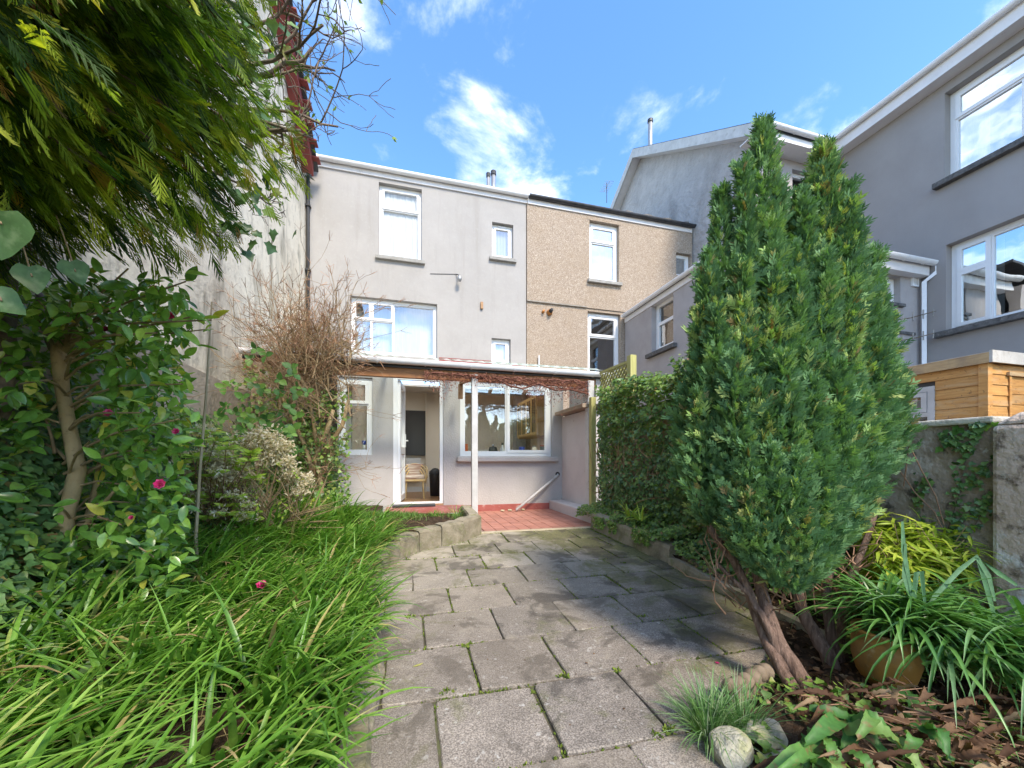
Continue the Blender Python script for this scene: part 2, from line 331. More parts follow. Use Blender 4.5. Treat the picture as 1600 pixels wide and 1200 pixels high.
def slab_mat():
    m = bpy.data.materials.new('concrete_paving_slab'); m.use_nodes = True
    nt = m.node_tree; nt.nodes.clear()
    out = nt.nodes.new('ShaderNodeOutputMaterial'); p = nt.nodes.new('ShaderNodeBsdfPrincipled')
    g = nt.nodes.new('ShaderNodeNewGeometry'); v = g.outputs['Position']
    col = _ramp(nt, _noise(nt, v, 4.0, 6, .65), [(.30, (.165, .142, .120)), (.70, (.280, .243, .205))])
    sp = _ramp(nt, _noise(nt, v, 170, 2, .6), [(.38, .60), (.50, 1.0), (.64, 1.5)])
    col = _mix(nt, col, sp, 1.0, 'MULTIPLY')
    col = _mix(nt, col, (.055, .048, .042), _ramp(nt, _noise(nt, v, 95, 3, .7), [(.60, 0.), (.68, .75)]))
    col = _mix(nt, col, (.335, .295, .235), _ramp(nt, _noise(nt, v, 6.5, 6, .65, .4), [(.56, 0.), (.70, .62)]))
    col = _mix(nt, col, (.43, .41, .37), _ramp(nt, _noise(nt, v, 34, 3, .5), [(.64, 0.), (.70, .7)]))
    # paler, yellower mottling that grows toward the far end
    sx = nt.nodes.new('ShaderNodeSeparateXYZ'); nt.links.new(v, sx.inputs[0])
    def rng_(o, a, b, c=0., d=1.):
        r = nt.nodes.new('ShaderNodeMapRange'); r.inputs['From Min'].default_value = a; r.inputs['From Max'].default_value = b
        r.inputs['To Min'].default_value = c; r.inputs['To Max'].default_value = d; nt.links.new(o, r.inputs['Value']); return r.outputs[0]
    def mth(op, a, b):
        k = nt.nodes.new('ShaderNodeMath'); k.operation = op
        for i, q in enumerate((a, b)):
            if isinstance(q, (int, float)): k.inputs[i].default_value = q
            else: nt.links.new(q, k.inputs[i])
        return k.outputs[0]
    pale = mth('MULTIPLY', rng_(sx.outputs['Y'], 1.9, 4.0), _noise(nt, v, 3, 4))
    col = _mix(nt, col, (.43, .38, .285), mth('MULTIPLY', pale, 1.1))
    # moss near the right kerb and the far end
    mm = mth('ADD', rng_(sx.outputs['X'], 1.2, 2.3, 0, .24), rng_(sx.outputs['Y'], 2.8, 4.5, .015, .15))
    mz = mth('ADD', _noise(nt, v, 3.6, 7, .7, .4), mm)
    mossf = _ramp(nt, mz, [(.575, 0.), (.74, .85)])
    mossc = _ramp(nt, _noise(nt, v, 50, 3), [(.35, (.065, .072, .018)), (.7, (.15, .155, .045))])
    col = _mix(nt, col, mossc, mossf)
    # dark damp stains
    dm = mth('ADD', _noise(nt, v, 3.1, 7, .62, .6), rng_(sx.outputs['X'], 0, 3, 0.0, 0.03))
    dampf = _ramp(nt, dm, [(.535, 0.), (.60, .62)])
    col = _mix(nt, col, (.052, .045, .038), dampf)
    oi = nt.nodes.new('ShaderNodeObjectInfo')
    hv = nt.nodes.new('ShaderNodeHueSaturation'); nt.links.new(rng_(oi.outputs['Random'], 0, 1, .78, 1.18), hv.inputs['Value'])
    nt.links.new(col, hv.inputs['Color'])
    nt.links.new(hv.outputs[0], p.inputs['Base Color'])
    p.inputs['Roughness'].default_value = .93; p.inputs['Specular IOR Level'].default_value = .25
    hr = nt.nodes.new('ShaderNodeMath'); hr.operation = 'MULTIPLY'; hr.inputs[1].default_value = 7.3; nt.links.new(oi.outputs['Random'], hr.inputs[0])
    hf_ = nt.nodes.new('ShaderNodeMath'); hf_.operation = 'FRACT'; nt.links.new(hr.outputs[0], hf_.inputs[0])
    nt.links.new(_mix(nt, hv.outputs[0], (.28, .225, .16), mth('MULTIPLY', hf_.outputs[0], .20)), p.inputs['Base Color'])
    b = nt.nodes.new('ShaderNodeBump'); b.inputs['Distance'].default_value = .003
    nt.links.new(_noise(nt, v, 150, 4, .6), b.inputs['Height'])
    b2 = nt.nodes.new('ShaderNodeBump'); b2.inputs['Distance'].default_value = .006
    nt.links.new(_noise(nt, v, 18, 4, .6), b2.inputs['Height']); nt.links.new(b.outputs[0], b2.inputs['Normal'])
    nt.links.new(b2.outputs[0], p.inputs['Normal'])
    nt.links.new(p.outputs[0], out.inputs['Surface'])
    return m
M['slab'] = slab_mat()

def canopy_mat():
    m = bpy.data.materials.new('translucent_corrugated_plastic'); m.use_nodes = True
    nt = m.node_tree; nt.nodes.clear()
    out = nt.nodes.new('ShaderNodeOutputMaterial')
    t = nt.nodes.new('ShaderNodeBsdfTranslucent'); t.inputs['Color'].default_value = (.75, .82, .76, 1)
    tr = nt.nodes.new('ShaderNodeBsdfTransparent'); tr.inputs['Color'].default_value = (.85, .92, .88, 1)
    d = nt.nodes.new('ShaderNodeBsdfDiffuse'); d.inputs['Color'].default_value = (.6, .66, .6, 1)
    a = nt.nodes.new('ShaderNodeMixShader'); a.inputs[0].default_value = .6
    nt.links.new(t.outputs[0], a.inputs[1]); nt.links.new(tr.outputs[0], a.inputs[2])
    b = nt.nodes.new('ShaderNodeMixShader'); b.inputs[0].default_value = .1
    nt.links.new(a.outputs[0], b.inputs[1]); nt.links.new(d.outputs[0], b.inputs[2])
    nt.links.new(b.outputs[0], out.inputs['Surface'])
    return m
M['canopy'] = canopy_mat()

# ------------------------------------------------------------------ objects
ROOTS = {}
def E(name, label, cat, loc, group=None):
    o = bpy.data.objects.new(name, None)
    o.empty_display_size = .1
    COL.objects.link(o)
    o.location = loc
    o['label'] = label; o['category'] = cat
    if group: o['group'] = group
    return o
def wloc(o):
    v = Vector((0, 0, 0))
    while o is not None:
        v += Vector(o.location); o = o.parent
    return v
def link(name, me, parent=None, label=None, cat=None, group=None, kind=None, origin=None):
    o = bpy.data.objects.new(name, me); COL.objects.link(o)
    if parent is not None: o.parent = parent
    if origin is not None: o.location = Vector(origin) - (wloc(parent) if parent is not None else Vector())
    if label: o['label'] = label
    if cat: o['category'] = cat
    if group: o['group'] = group
    if kind: o['kind'] = kind
    return o
def mesh_np(name, V, faces_idx, nper, mats, rnd=None, smooth=False, midx=None):
    """V (n,3) array; faces_idx flat loop index array; nper = loops per face (int or array)"""
    me = bpy.data.meshes.new(name)
    V = np.asarray(V, dtype=np.float32)
    fi = np.asarray(faces_idx, dtype=np.int32).ravel()
    if np.isscalar(nper): tot = np.full(len(fi) // nper, nper, dtype=np.int32)
    else: tot = np.asarray(nper, dtype=np.int32)
    st = np.concatenate([[0], np.cumsum(tot)[:-1]]).astype(np.int32)
    me.vertices.add(len(V)); me.vertices.foreach_set('co', V.ravel())
    me.loops.add(len(fi)); me.loops.foreach_set('vertex_index', fi)
    me.polygons.add(len(tot)); me.polygons.foreach_set('loop_start', st); me.polygons.foreach_set('loop_total', tot)
    if smooth: me.polygons.foreach_set('use_smooth', np.ones(len(tot), dtype=bool))
    for m in (mats if isinstance(mats, (list, tuple)) else [mats]): me.materials.append(m)
    if midx is not None: me.polygons.foreach_set('material_index', np.asarray(midx, dtype=np.int32))
    if rnd is not None:
        a = me.attributes.new('rnd', 'FLOAT', 'POINT'); a.data.foreach_set('value', np.asarray(rnd, dtype=np.float32))
    me.update(calc_edges=True)
    return me

class MB:
    """collects boxes, quads and tubes in world coordinates and links them as one mesh object"""
    def __init__(s): s.v = []; s.f = []
    def poly(s, pts):
        i = len(s.v); s.v += [tuple(p) for p in pts]; s.f.append(tuple(range(i, i + len(pts)))); return s
    def hexa(s, p):       # p: 8 points, bottom 4 then top 4
        i = len(s.v); s.v += [tuple(q) for q in p]
        for f in ((3, 2, 1, 0), (4, 5, 6, 7), (0, 1, 5, 4), (1, 2, 6, 5), (2, 3, 7, 6), (3, 0, 4, 7)):
            s.f.append(tuple(i + k for k in f))
        return s
    def box(s, x0, x1, y0, y1, z0, z1):
        return s.hexa([(x0, y0, z0), (x1, y0, z0), (x1, y1, z0), (x0, y1, z0), (x0, y0, z1), (x1, y0, z1), (x1, y1, z1), (x0, y1, z1)])
    def mbox(s, Mp, u0, u1, d0, d1, z0, z1):
        return s.hexa([Mp(u0, d0, z0), Mp(u1, d0, z0), Mp(u1, d1, z0), Mp(u0, d1, z0), Mp(u0, d0, z1), Mp(u1, d0, z1), Mp(u1, d1, z1), Mp(u0, d1, z1)])
    def bar(s, a, b, w, h, up=(0, 0, 1)):
        a, b = Vector(a), Vector(b); d = (b - a).normalized(); up = Vector(up)
        sd_ = d.cross(up).normalized() * w / 2; u2 = sd_.cross(d).normalized() * h / 2
        return s.hexa([a - sd_ - u2, b - sd_ - u2, b + sd_ - u2, a + sd_ - u2, a - sd_ + u2, b - sd_ + u2, b + sd_ + u2, a + sd_ + u2])
    def tube(s, pts, r, n=8, cap=True):
        pts = [Vector(p) for p in pts]
        if isinstance(r, (int, float)): r = [r] * len(pts)
        i0 = len(s.v); up = Vector((0, 0, 1))
        d0 = (pts[1] - pts[0]).normalized()
        if abs(d0.z) > .9: up = Vector((1, 0, 0))
        sd_ = d0.cross(up).normalized()
        for k, p in enumerate(pts):
            d = (pts[min(k + 1, len(pts) - 1)] - pts[max(k - 1, 0)]).normalized()
            sd_ = (sd_ - d * sd_.dot(d)).normalized(); u2 = d.cross(sd_)
            for j in range(n):
                a = 2 * math.pi * j / n
                s.v.append(tuple(p + (sd_ * math.cos(a) + u2 * math.sin(a)) * r[k]))
        for k in range(len(pts) - 1):
            for j in range(n):
                a, b = i0 + k * n + j, i0 + k * n + (j + 1) % n
                s.f.append((a, b, b + n, a + n))
        if cap:
            s.f.append(tuple(i0 + j for j in range(n))[::-1]); s.f.append(tuple(i0 + (len(pts) - 1) * n + j for j in range(n)))
        return s
    def lathe(s, c, prof, n=20):
        c = Vector(c); i0 = len(s.v)
        for (r, z) in prof:
            for j in range(n):
                a = 2 * math.pi * j / n; s.v.append((c.x + r * math.cos(a), c.y + r * math.sin(a), c.z + z))
        for k in range(len(prof) - 1):
            for j in range(n):
                a, b = i0 + k * n + j, i0 + k * n + (j + 1) % n
                s.f.append((a, b, b + n, a + n))
        return s
    def prism(s, pts, off):
        """pts: planar loop; off: extrusion vector"""
        off = Vector(off); n = len(pts); i = len(s.v)
        s.v += [tuple(p) for p in pts] + [tuple(Vector(p) + off) for p in pts]
        s.f.append(tuple(range(i, i + n))); s.f.append(tuple(range(i + 2 * n - 1, i + n - 1, -1)))
        for k in range(n):
            a, b = i + k, i + (k + 1) % n
            s.f.append((a, b, b + n, a + n))
        return s
    def ball(s, c, r, seg=8, rings=6, sq=(1, 1, 1)):
        c = Vector(c); i0 = len(s.v)
        for k in range(rings + 1):
            th = math.pi * k / rings
            for j in range(seg):
                a = 2 * math.pi * j / seg
                s.v.append((c.x + r * sq[0] * math.sin(th) * math.cos(a), c.y + r * sq[1] * math.sin(th) * math.sin(a), c.z + r * sq[2] * math.cos(th)))
        for k in range(rings):
            for j in range(seg):
                a, b = i0 + k * seg + j, i0 + k * seg + (j + 1) % seg
                s.f.append((a, a + seg, b + seg, b))
        return s
    def build(s, name, m, parent=None, smooth=False, bevel=0, jitter=0, **kw):
        base = wloc(parent) if parent is not None else Vector()
        V = np.array(s.v, dtype=np.float32)
        if parent is None and kw.get('cat'):
            c = (V.min(0) + V.max(0)) / 2; base = Vector((float(c[0]), float(c[1]), float(V[:, 2].min()))); kw['origin'] = base
        if jitter: V += rng.normal(0, jitter, V.shape)
        V -= np.array(base, dtype=np.float32)
        me = bpy.data.meshes.new(name)
        me.from_pydata(V.tolist(), [], s.f)
        me.materials.append(m)
        if smooth: me.shade_smooth()
        me.update()
        o = link(name, me, parent, **kw)
        if bevel:
            md = o.modifiers.new('bevel', 'BEVEL'); md.width = bevel; md.segments = 2; md.limit_method = 'ANGLE'
        return o

# ------------------------------------------------------------------ building pieces
def mapY(Y0): return lambda u, d, z: (u, Y0 + d, z)             # a wall that faces the camera side (-Y)
def mapXl(X0): return lambda u, d, z: (X0 + d, u, z)            # a wall that faces left (-X)
def mapXr(X0): return lambda u, d, z: (X0 - d, u, z)            # a wall that faces right (+X)

def wall(parent, name, Mp, u0, u1, z0, z1, ops, thick, m, reveal=.12, **kw):
    b = MB()
    us = sorted({u0, u1} | {q for o in ops for q in (o[0], o[1])})
    zs = sorted({z0, z1} | {q for o in ops for q in (o[2], o[3])})
    inside = lambda u, z: any(o[0] < u < o[1] and o[2] < z < o[3] for o in ops)
    for i in range(len(us) - 1):
        for j in range(len(zs) - 1):
            if inside((us[i] + us[i + 1]) / 2, (zs[j] + zs[j + 1]) / 2): continue
            for d in (0, thick):
                b.poly([Mp(us[i], d, zs[j]), Mp(us[i + 1], d, zs[j]), Mp(us[i + 1], d, zs[j + 1]), Mp(us[i], d, zs[j + 1])])
    for (a, c, e, f) in [(u0, u1, z0, z1)] + [o[:4] for o in ops]:
        b.poly([Mp(a, 0, e), Mp(c, 0, e), Mp(c, thick, e), Mp(a, thick, e)])
        b.poly([Mp(a, 0, f), Mp(c, 0, f), Mp(c, thick, f), Mp(a, thick, f)])
        b.poly([Mp(a, 0, e), Mp(a, thick, e), Mp(a, thick, f), Mp(a, 0, f)])
        b.poly([Mp(c, 0, e), Mp(c, thick, e), Mp(c, thick, f), Mp(c, 0, f)])
    return b.build(name, m, parent, **kw)

def ring(b, Mp, a, c, e, f, d0, d1, w):
    b.mbox(Mp, a, c, d0, d1, e, e + w); b.mbox(Mp, a, c, d0, d1, f - w, f)
    b.mbox(Mp, a, a + w, d0, d1, e + w, f - w); b.mbox(Mp, c - w, c, d0, d1, e + w, f - w)

def window(parent, Mp, op, cells, fw=.055, d=.10, frame=None, glass=None, sill=None, sillm=None, back=None, vent=False, room=.9, roomm=None):
    """cells: (ua, ub, za, zb, casement) in fractions of the opening inside the outer frame"""
    a, c, e, f = op; g = .003
    a += g; c -= g; e += g; f -= g
    frame = frame or M['upvc']; glass = glass or M['glass_mid']
    b = MB(); ring(b, Mp, a, c, e, f, d, d + .07, fw)
    W, H = c - a - 2 * fw, f - e - 2 * fw
    panes = []
    for (ua, ub, za, zb, cas) in cells:
        p0, p1, q0, q1 = a + fw + ua * W, a + fw + ub * W, e + fw + za * H, e + fw + zb * H
        dd = d - .014 if cas else d + .006
        w2 = fw * (.85 if cas else .42)
        ring(b, Mp, p0 + .001, p1 - .001, q0 + .001, q1 - .001, dd, dd + .058, w2)
        panes.append((p0 + w2, p1 - w2, q0 + w2, q1 - w2, dd + .03))
    if vent: b.mbox(Mp, a + fw + W * .25, a + fw + W * .75, d - .03, d - .0145, f - fw * 1.0, f - fw * .5)
    win = b.build('window', frame, parent)
    for (p0, p1, q0, q1, dd) in panes:
        MB().poly([Mp(p0 - .004, dd, q0 - .004), Mp(p1 + .004, dd, q0 - .004), Mp(p1 + .004, dd, q1 + .004), Mp(p0 - .004, dd, q1 + .004)]).build('pane', glass, win)
    if sill:
        ov, out, h = sill
        MB().mbox(Mp, a - ov, c + ov, -out, d + .02, e - h, e - .002).build('sill', sillm or M['sill'], win, bevel=.008)
    if back:
        kind, dist = back
        n = 60; V = []; F = []
        for k in range(n + 1):
            u = a + (c - a) * k / n; dd = d + dist + .03 + .007 * math.sin(k * 1.05 + math.sin(k * .37) * 2)
            V += [Mp(u, dd, e), Mp(u, dd, f)]
            if k: F.append((2 * k - 2, 2 * k, 2 * k + 1, 2 * k - 1))
        bb = MB(); bb.v = V; bb.f = F; bb.build('curtain', M[kind], win, smooth=True)
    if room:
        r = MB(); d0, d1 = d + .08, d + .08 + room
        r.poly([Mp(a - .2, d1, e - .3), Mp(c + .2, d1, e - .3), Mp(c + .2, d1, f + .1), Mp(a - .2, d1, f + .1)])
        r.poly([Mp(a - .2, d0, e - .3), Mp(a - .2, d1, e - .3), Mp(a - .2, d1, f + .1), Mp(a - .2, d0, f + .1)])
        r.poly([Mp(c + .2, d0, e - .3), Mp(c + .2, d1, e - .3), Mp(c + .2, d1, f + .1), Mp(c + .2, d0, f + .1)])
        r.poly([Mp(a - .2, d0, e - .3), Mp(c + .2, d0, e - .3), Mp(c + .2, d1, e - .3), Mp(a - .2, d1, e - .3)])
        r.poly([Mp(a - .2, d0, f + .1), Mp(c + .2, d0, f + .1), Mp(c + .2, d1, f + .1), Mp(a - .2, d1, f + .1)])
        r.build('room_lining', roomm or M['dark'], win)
    return win

def gutter(parent, a, b, out, m, r=.055, name='gutter', brackets=0, bname='gutter_bracket'):
    """half-round gutter from a to b at its top edge, open side up; out = horizontal direction away from the wall"""
    a, b, out = Vector(a), Vector(b), Vector(out).normalized()
    mb = MB(); n = 10; P = []
    for k in range(n + 1):
        t = math.pi * k / n
        P.append(out * (r * (1 - math.cos(t))) + Vector((0, 0, -r * 1.05 * math.sin(t))))
    P += [P[-1] + Vector((0, 0, .008)) - out * .004] + [q * .9 + out * r * .1 for q in P[::-1]]
    i = 0
    mb.prism([a + q for q in P], b - a)
    g = mb.build(name, m, parent)
    for k in range(brackets):
        c = a + (b - a) * ((k + .5) / brackets); q = MB(); dv = (b - a).normalized() * .012
        Q = [out * (r * (1 - 1.1 * math.cos(math.pi * j / 8))) + Vector((0, 0, -r * 1.17 * math.sin(math.pi * j / 8))) for j in range(9)]
        Q2 = [out * (r * (1 - 1.02 * math.cos(math.pi * j / 8))) + Vector((0, 0, -r * 1.07 * math.sin(math.pi * j / 8))) for j in range(9)][::-1]
        q.prism([c - dv + z for z in Q + Q2], dv * 2)
        q.build(bname, m, parent)
    return g

def diffuser_mat():  # for the added roof panel that lights the kitchen room
    m = bpy.data.materials.new('added_panel_diffuser'); m.use_nodes = True
    nt = m.node_tree; nt.nodes.clear()
    out = nt.nodes.new('ShaderNodeOutputMaterial'); t = nt.nodes.new('ShaderNodeBsdfTranslucent'); t.inputs['Color'].default_value = (.9, .92, .9, 1)
    nt.links.new(t.outputs[0], out.inputs['Surface']); return m
M['added_light_panel'] = diffuser_mat()
# ================================================================== GROUND
def ground_sheet():
    ys = [-60, -12, 0, 1.5, 3, 4.53, 6.4, 12, 60]; xs = [-60, -8, -2.3, 2.75, 12, 60]
    b = MB()
    V = [(x, y, gz(y) - .07) for y in ys for x in xs]
    n = len(xs)
    b.v = V; b.f = [(j * n + i, j * n + i + 1, (j + 1) * n + i + 1, (j + 1) * n + i) for j in range(len(ys) - 1) for i in range(n - 1)]
    return b.build('ground', M['soil'], kind='structure')
ground_sheet()

# paving: an individual slab for each one the photograph shows
patio = MB()
patio.v = [(-1.1, -1.0, gz(-1) - .014), (2.5, -1.0, gz(-1) - .014), (2.5, 4.52, gz(4.52) - .014), (-1.1, 4.52, gz(4.52) - .014)]
patio.f = [(0, 1, 2, 3)]
patio = patio.build('patio', M['joint'], kind='structure')
rows_y = [-.42, -.01, .40, .81, 1.22, 1.63, 2.04, 2.45, 2.87, 3.26, 3.67, 4.06, 4.515]
joints = [[.3, .75, 1.2], [.1, .55, 1.0, 1.4], [.33, .78, 1.22], [-.05, .32, .75, 1.18], [.09, .515, .945, 1.39, 1.83], [-.13, .285, .70, 1.15, 1.60, 2.04],
          [.06, .49, .925, 1.375, 1.81], [-.18, .25, .68, 1.13, 1.555, 1.99], [.0, .44, .89, 1.32, 1.75, 2.12], [.2, .63, 1.08, 1.52, 1.93],
          [.40, .86, 1.28, 1.72, 2.1], [.60, 1.04, 1.46, 1.9]]
slab_quads = []
for j in range(12):
    y0, y1 = rows_y[j], rows_y[j + 1]
    js = joints[j]
    xs = [js[0] - .46] + js + [2.30]
    if xs[0] > -.3: xs = [xs[0] - .4] + xs
    xs = [q for q in xs if q < 2.31]
    for i in range(len(xs) - 1):
        if xs[i + 1] - xs[i] < .06: continue
        x0, x1 = xs[i] + .0045, xs[i + 1] - .0045
        g = .0045
        dz = [random.gauss(0, .0035) for _ in range(4)]
        q = [(x0, y0 + g), (x1, y0 + g + random.gauss(0, .003)), (x1 + random.gauss(0, .004), y1 - g), (x0 + random.gauss(0, .004), y1 - g)]
        zc_ = random.gauss(0, .003)
        b = MB()
        # chipped outline: each side has a mid vertex
        P = []
        for k in range(4):
            a, c = q[k], q[(k + 1) % 4]
            for s in (0, .06, .35, .65, .94):
                jx = 0 if s in (0,) else random.gauss(0, .0018)
                px = a[0] + (c[0] - a[0]) * s; py = a[1] + (c[1] - a[1]) * s
                if s == 0:
                    cxm, cym = (q[0][0] + q[2][0]) / 2, (q[0][1] + q[2][1]) / 2
                    px += (cxm - px) * .02; py += (cym - py) * .02
                P.append((px + jx, py + jx, gz(py) + zc_ + dz[k] * (1 - s) + dz[(k + 1) % 4] * s))
        cx, cy = sum(p[0] for p in P) / 20, sum(p[1] for p in P) / 20
        top = [(p[0] + (cx - p[0]) * .02, p[1] + (cy - p[1]) * .02, p[2]) for p in P]
        mid = [(p[0], p[1], p[2] - .005) for p in P]
        bot = [(p[0], p[1], p[2] - .045) for p in P]
        b.v = top + mid + bot; n = 20
        b.f = [tuple(range(n))] + [(k + n, (k + 1) % n + n, (k + 1) % n, k) for k in range(n)] + [(k + 2 * n, (k + 1) % n + 2 * n, (k + 1) % n + n, k + n) for k in range(n)]
        b.build('paving_slab', M['slab'], patio)
        slab_quads.append((x0, x1, y0, y1))

# red tiled floor below the kitchen window
TZ = .19
tf = MB(); tf.box(.80, 2.72, 4.545, 6.50, .02, TZ - .012)
tf = tf.build('tiled_floor', M['grout'], kind='structure')
tw = .152
tb = MB(); h = tw / 2 - .0022
tb.hexa([(-h, -h, -.02), (h, -h, -.02), (h, h, -.02), (-h, h, -.02), (-h + .002, -h + .002, 0), (h - .002, -h + .002, 0), (h - .002, h - .002, 0), (-h + .002, h - .002, 0)])
tme = bpy.data.meshes.new('floor_tile'); tme.from_pydata(tb.v, [], tb.f); tme.materials.append(M['redtile'])
for j in range(12):
    for i in range(11):
        x, y = .86 + tw * (i + .5), 4.60 + tw * (j + .5)
        if x > 2.46 and y > 4.3 and x > 2.5: continue
        if y > 6.46: continue
        o = link('floor_tile', tme, tf); o.location = (x, y, TZ + random.gauss(0, .0008))
MB().box(.79, 2.30, 4.522, 4.596, .10, TZ + .004).build('edging_strip', M['yellowedge'], tf, bevel=.006)

# door step
st = E('door_step', 'low red painted concrete step with a chipped white edge under the open back door', 'step', (0, 5.9, .18))
MB().box(-.42, .84, 5.47, 6.497, .10, .305).build('step_body', M['redpaint'], st, bevel=.01)
MB().box(-.44, .86, 5.445, 5.467, .10, .312).build('step_nosing', M['fascia'], st, bevel=.006)
MB().box(-.32, .36, 6.33, 6.485, .307, .345).build('door_mat', M['darkgrey'], st, bevel=.006)

# ================================================================== MAIN GREY HOUSE (upper storeys, wall at Y=8.5)
YM = 8.5
eL = onY(510, 252, YM); eR = onY(822, 312, YM)
EAVE = (eL.z + eR.z) / 2
XL, XP, XR = -2.10, onY(822, 400, YM).x, onY(1080, 400, YM).x
def opn(x0, x1, yt, yb, Y, xm=None):
    xm = (x0 + x1) / 2 if xm is None else xm
    return [onY(x0, 400, Y).x, onY(x1, 400, Y).x, onY(xm, yb, Y).z, onY(xm, yt, Y).z]
house = E('terraced_house', 'pale grey rendered terraced house with white gutter, centre of the photo above the lean-to', 'house', (.25, YM, .2))
o1 = opn(592, 659, 290, 404, YM); o2 = opn(769, 802, 349, 404, YM); o3 = opn(547, 683, 470, 558, YM, 632); o4 = opn(768, 798, 529, 570, YM)
o3[2] = 3.32; o4[2] = 3.30
wall(house, 'wall', mapY(YM), XL, XP, 0.1, EAVE - .12, [o1, o2, o3, o4, [-1.1, XP - .25, 0.1001, 2.95]], .26, M['render_grey'])
two = [(0, 1, 0, .70, False), (0, 1, .70, 1, True)]
window(house, mapY(YM), o1, two, glass=M['glass'], back=('net', .03), sill=(.07, .07, .08))
window(house, mapY(YM), o2, [(0, 1, 0, 1, True)], back=('blind', .05), sill=(.07, .07, .08), vent=True)
window(house, mapY(YM), o3, [(0, .21, 0, .64, False), (0, .21, .64, 1, True), (.21, .48, 0, .64, False), (.21, .48, .64, 1, True), (.48, 1, 0, 1, False)], glass=M['glass_mid'], back=('net', .25))
window(house, mapY(YM), o4, [(0, 1, 0, 1, True)], back=('net', .05))
MB().box(XL - .0, XP + .02, YM - .03, YM + .1, EAVE - .119, EAVE + .02).build('fascia_board', M['fascia'], house)
gutter(house, (XL + .15, YM - .033, EAVE + .03), (XP + .03, YM - .033, EAVE + .03), (0, -1, 0), M['gutter_white'], brackets=6)
hp = MB().box(XL + .02, XL + .24, YM - .17, YM - .035, EAVE - .16, EAVE + .03).build('gutter_hopper', M['gutter_white'], house, bevel=.01)
rp = MB(); rp.prism([(XL - .02, YM - .06, EAVE + .035), (XL - .02, YM + 3.6, EAVE + 1.7), (XL - .02, YM + 3.6, EAVE + 1.6), (XL - .02, YM - .04, EAVE - .0)], (XP - XL + .03, 0, 0))
roof = rp.build('roof', M['slate'], house)
for k in range(7):   # slates lifted by the wind along the eaves
    x = XL + .5 + k * .62 + random.uniform(-.1, .1)
    MB().box(x, x + .28, YM - .09, YM + .2, EAVE + .05, EAVE + .062).build('slate', M['slate'], roof)
# black downpipe in the left corner
dp = MB(); dp.tube([(XL + .13, YM - .10, EAVE - .14), (XL + .12, YM - .10, EAVE - .22), (XL - .0 + .045, YM - .055, EAVE - .30), (XL + .045, YM - .055, EAVE - .5), (XL + .045, YM - .055, .3)], .033, 10)
dp.build('downpipe', M['darkgrey'], house, smooth=True)
for z in (6.2, 4.9, 3.7): MB().box(XL + .0, XL + .095, YM - .105, YM - .005, z, z + .03).build('pipe_clip', M['darkgrey'], house)
# flashing and small parts on the wall just above the lean-to roof
MB().box(onY(686, 560, YM).x, onY(768, 560, YM).x, YM - .02, YM - .002, 3.26, 3.34).build('flashing_board', M['maroon'], house)
MB().box(onY(800, 560, YM).x, XP - .02, YM - .02, YM - .002, 3.20, 3.27).build('flashing_board', M['maroon'], house)
# outside lamp on a short arm
lp = onY(716, 436, YM)
lamp = E('wall_lamp', 'small old lamp on a cable between the two window rows of the grey house', 'lamp', (lp.x, YM, lp.z))
MB().tube([(lp.x - .05, YM - .01, lp.z + .10), (lp.x, YM - .09, lp.z + .05), (lp.x + .01, YM - .13, lp.z + .02)], .011, 6).build('arm', M['darkgrey'], lamp)
MB().lathe((lp.x + .012, YM - .14, lp.z - .07), [(.0, -.05), (.03, -.04), (.05, 0), (.045, .05), (.02, .085), (0, .09)], 12).build('shade', M['lead'], lamp, smooth=True)
cw = onY(672, 428, YM)
MB().tube([(cw.x, YM - .008, cw.z), (lp.x - .05, YM - .008, lp.z + .10)], .005, 5).build('cable', M['darkgrey'], lamp)
vb = onY(752.5, 478, YM)
MB().box(vb.x - .03, vb.x + .03, YM - .05, YM - .002, vb.z - .08, vb.z + .08).build('vent_box', M['timber'], bevel=.008, label='small brown vent box on the grey house wall between the small windows', cat='vent')

# ================================================================== PEBBLEDASH HOUSE
pb = E('pebbledash_house', 'beige pebbledash terraced house with black gutter, right of the grey house', 'house', ((XP + XR) / 2, YM, .2))
eL2 = onY(830, 318, YM).z; PE = EAVE - .02
q1 = opn(920, 966, 349, 441, YM); q2 = opn(918, 969, 489, 575, YM); q3 = opn(1055, 1078, 397, 432, YM)
q2[2] = 2.9
zband = onY(900, 480, YM).z
wall(pb, 'wall', mapY(YM - .012), XP + .012, XR, 0.1, zband, [[q2[0], q2[1], q2[2], zband - .0005]] if q2[3] >= zband else [q2], .25, M['pebbledash'])
wall(pb, 'upper_wall', mapY(YM - .035), XP + .012, XR, zband + .002, PE - .12, [q1, q3] , .27, M['pebbledash'])
q2[3] = min(q2[3], zband - .004)
MB().box(XP + .02, q2[0] - .04, YM - .05, YM - .037, zband + .002, zband + .03).build('string_course', M['cement'], pb)
window(pb, mapY(YM - .035), q1, two, glass=M['glass_sky'], back=('blind', .4), sill=(.06, .08, .08), fw=.07)
window(pb, mapY(YM - .012), q2, [(0, 1, 0, .70, False), (0, 1, .70, 1, True)], fw=.07, glass=M['glass_mid'], vent=True)
window(pb, mapY(YM - .035), q3, [(0, 1, 0, 1, False)], glass=M['glass_sky'])
MB().box(q1[0] - .05, q1[1] + .05, YM - .043, YM - .037, q1[3], q1[3] + .09).build('lintel_band', M['pebbledash'], pb)
MB().box(XP + .025, XR - .02, YM - .06, YM + .1, PE - .119, PE + .0).build('fascia_board', M['fascia'], pb)
gutter(pb, (XP + .04, YM - .063, PE + .04), (XR + .02, YM - .063, PE + .04), (0, -1, 0), M['gutter_black'], brackets=6)
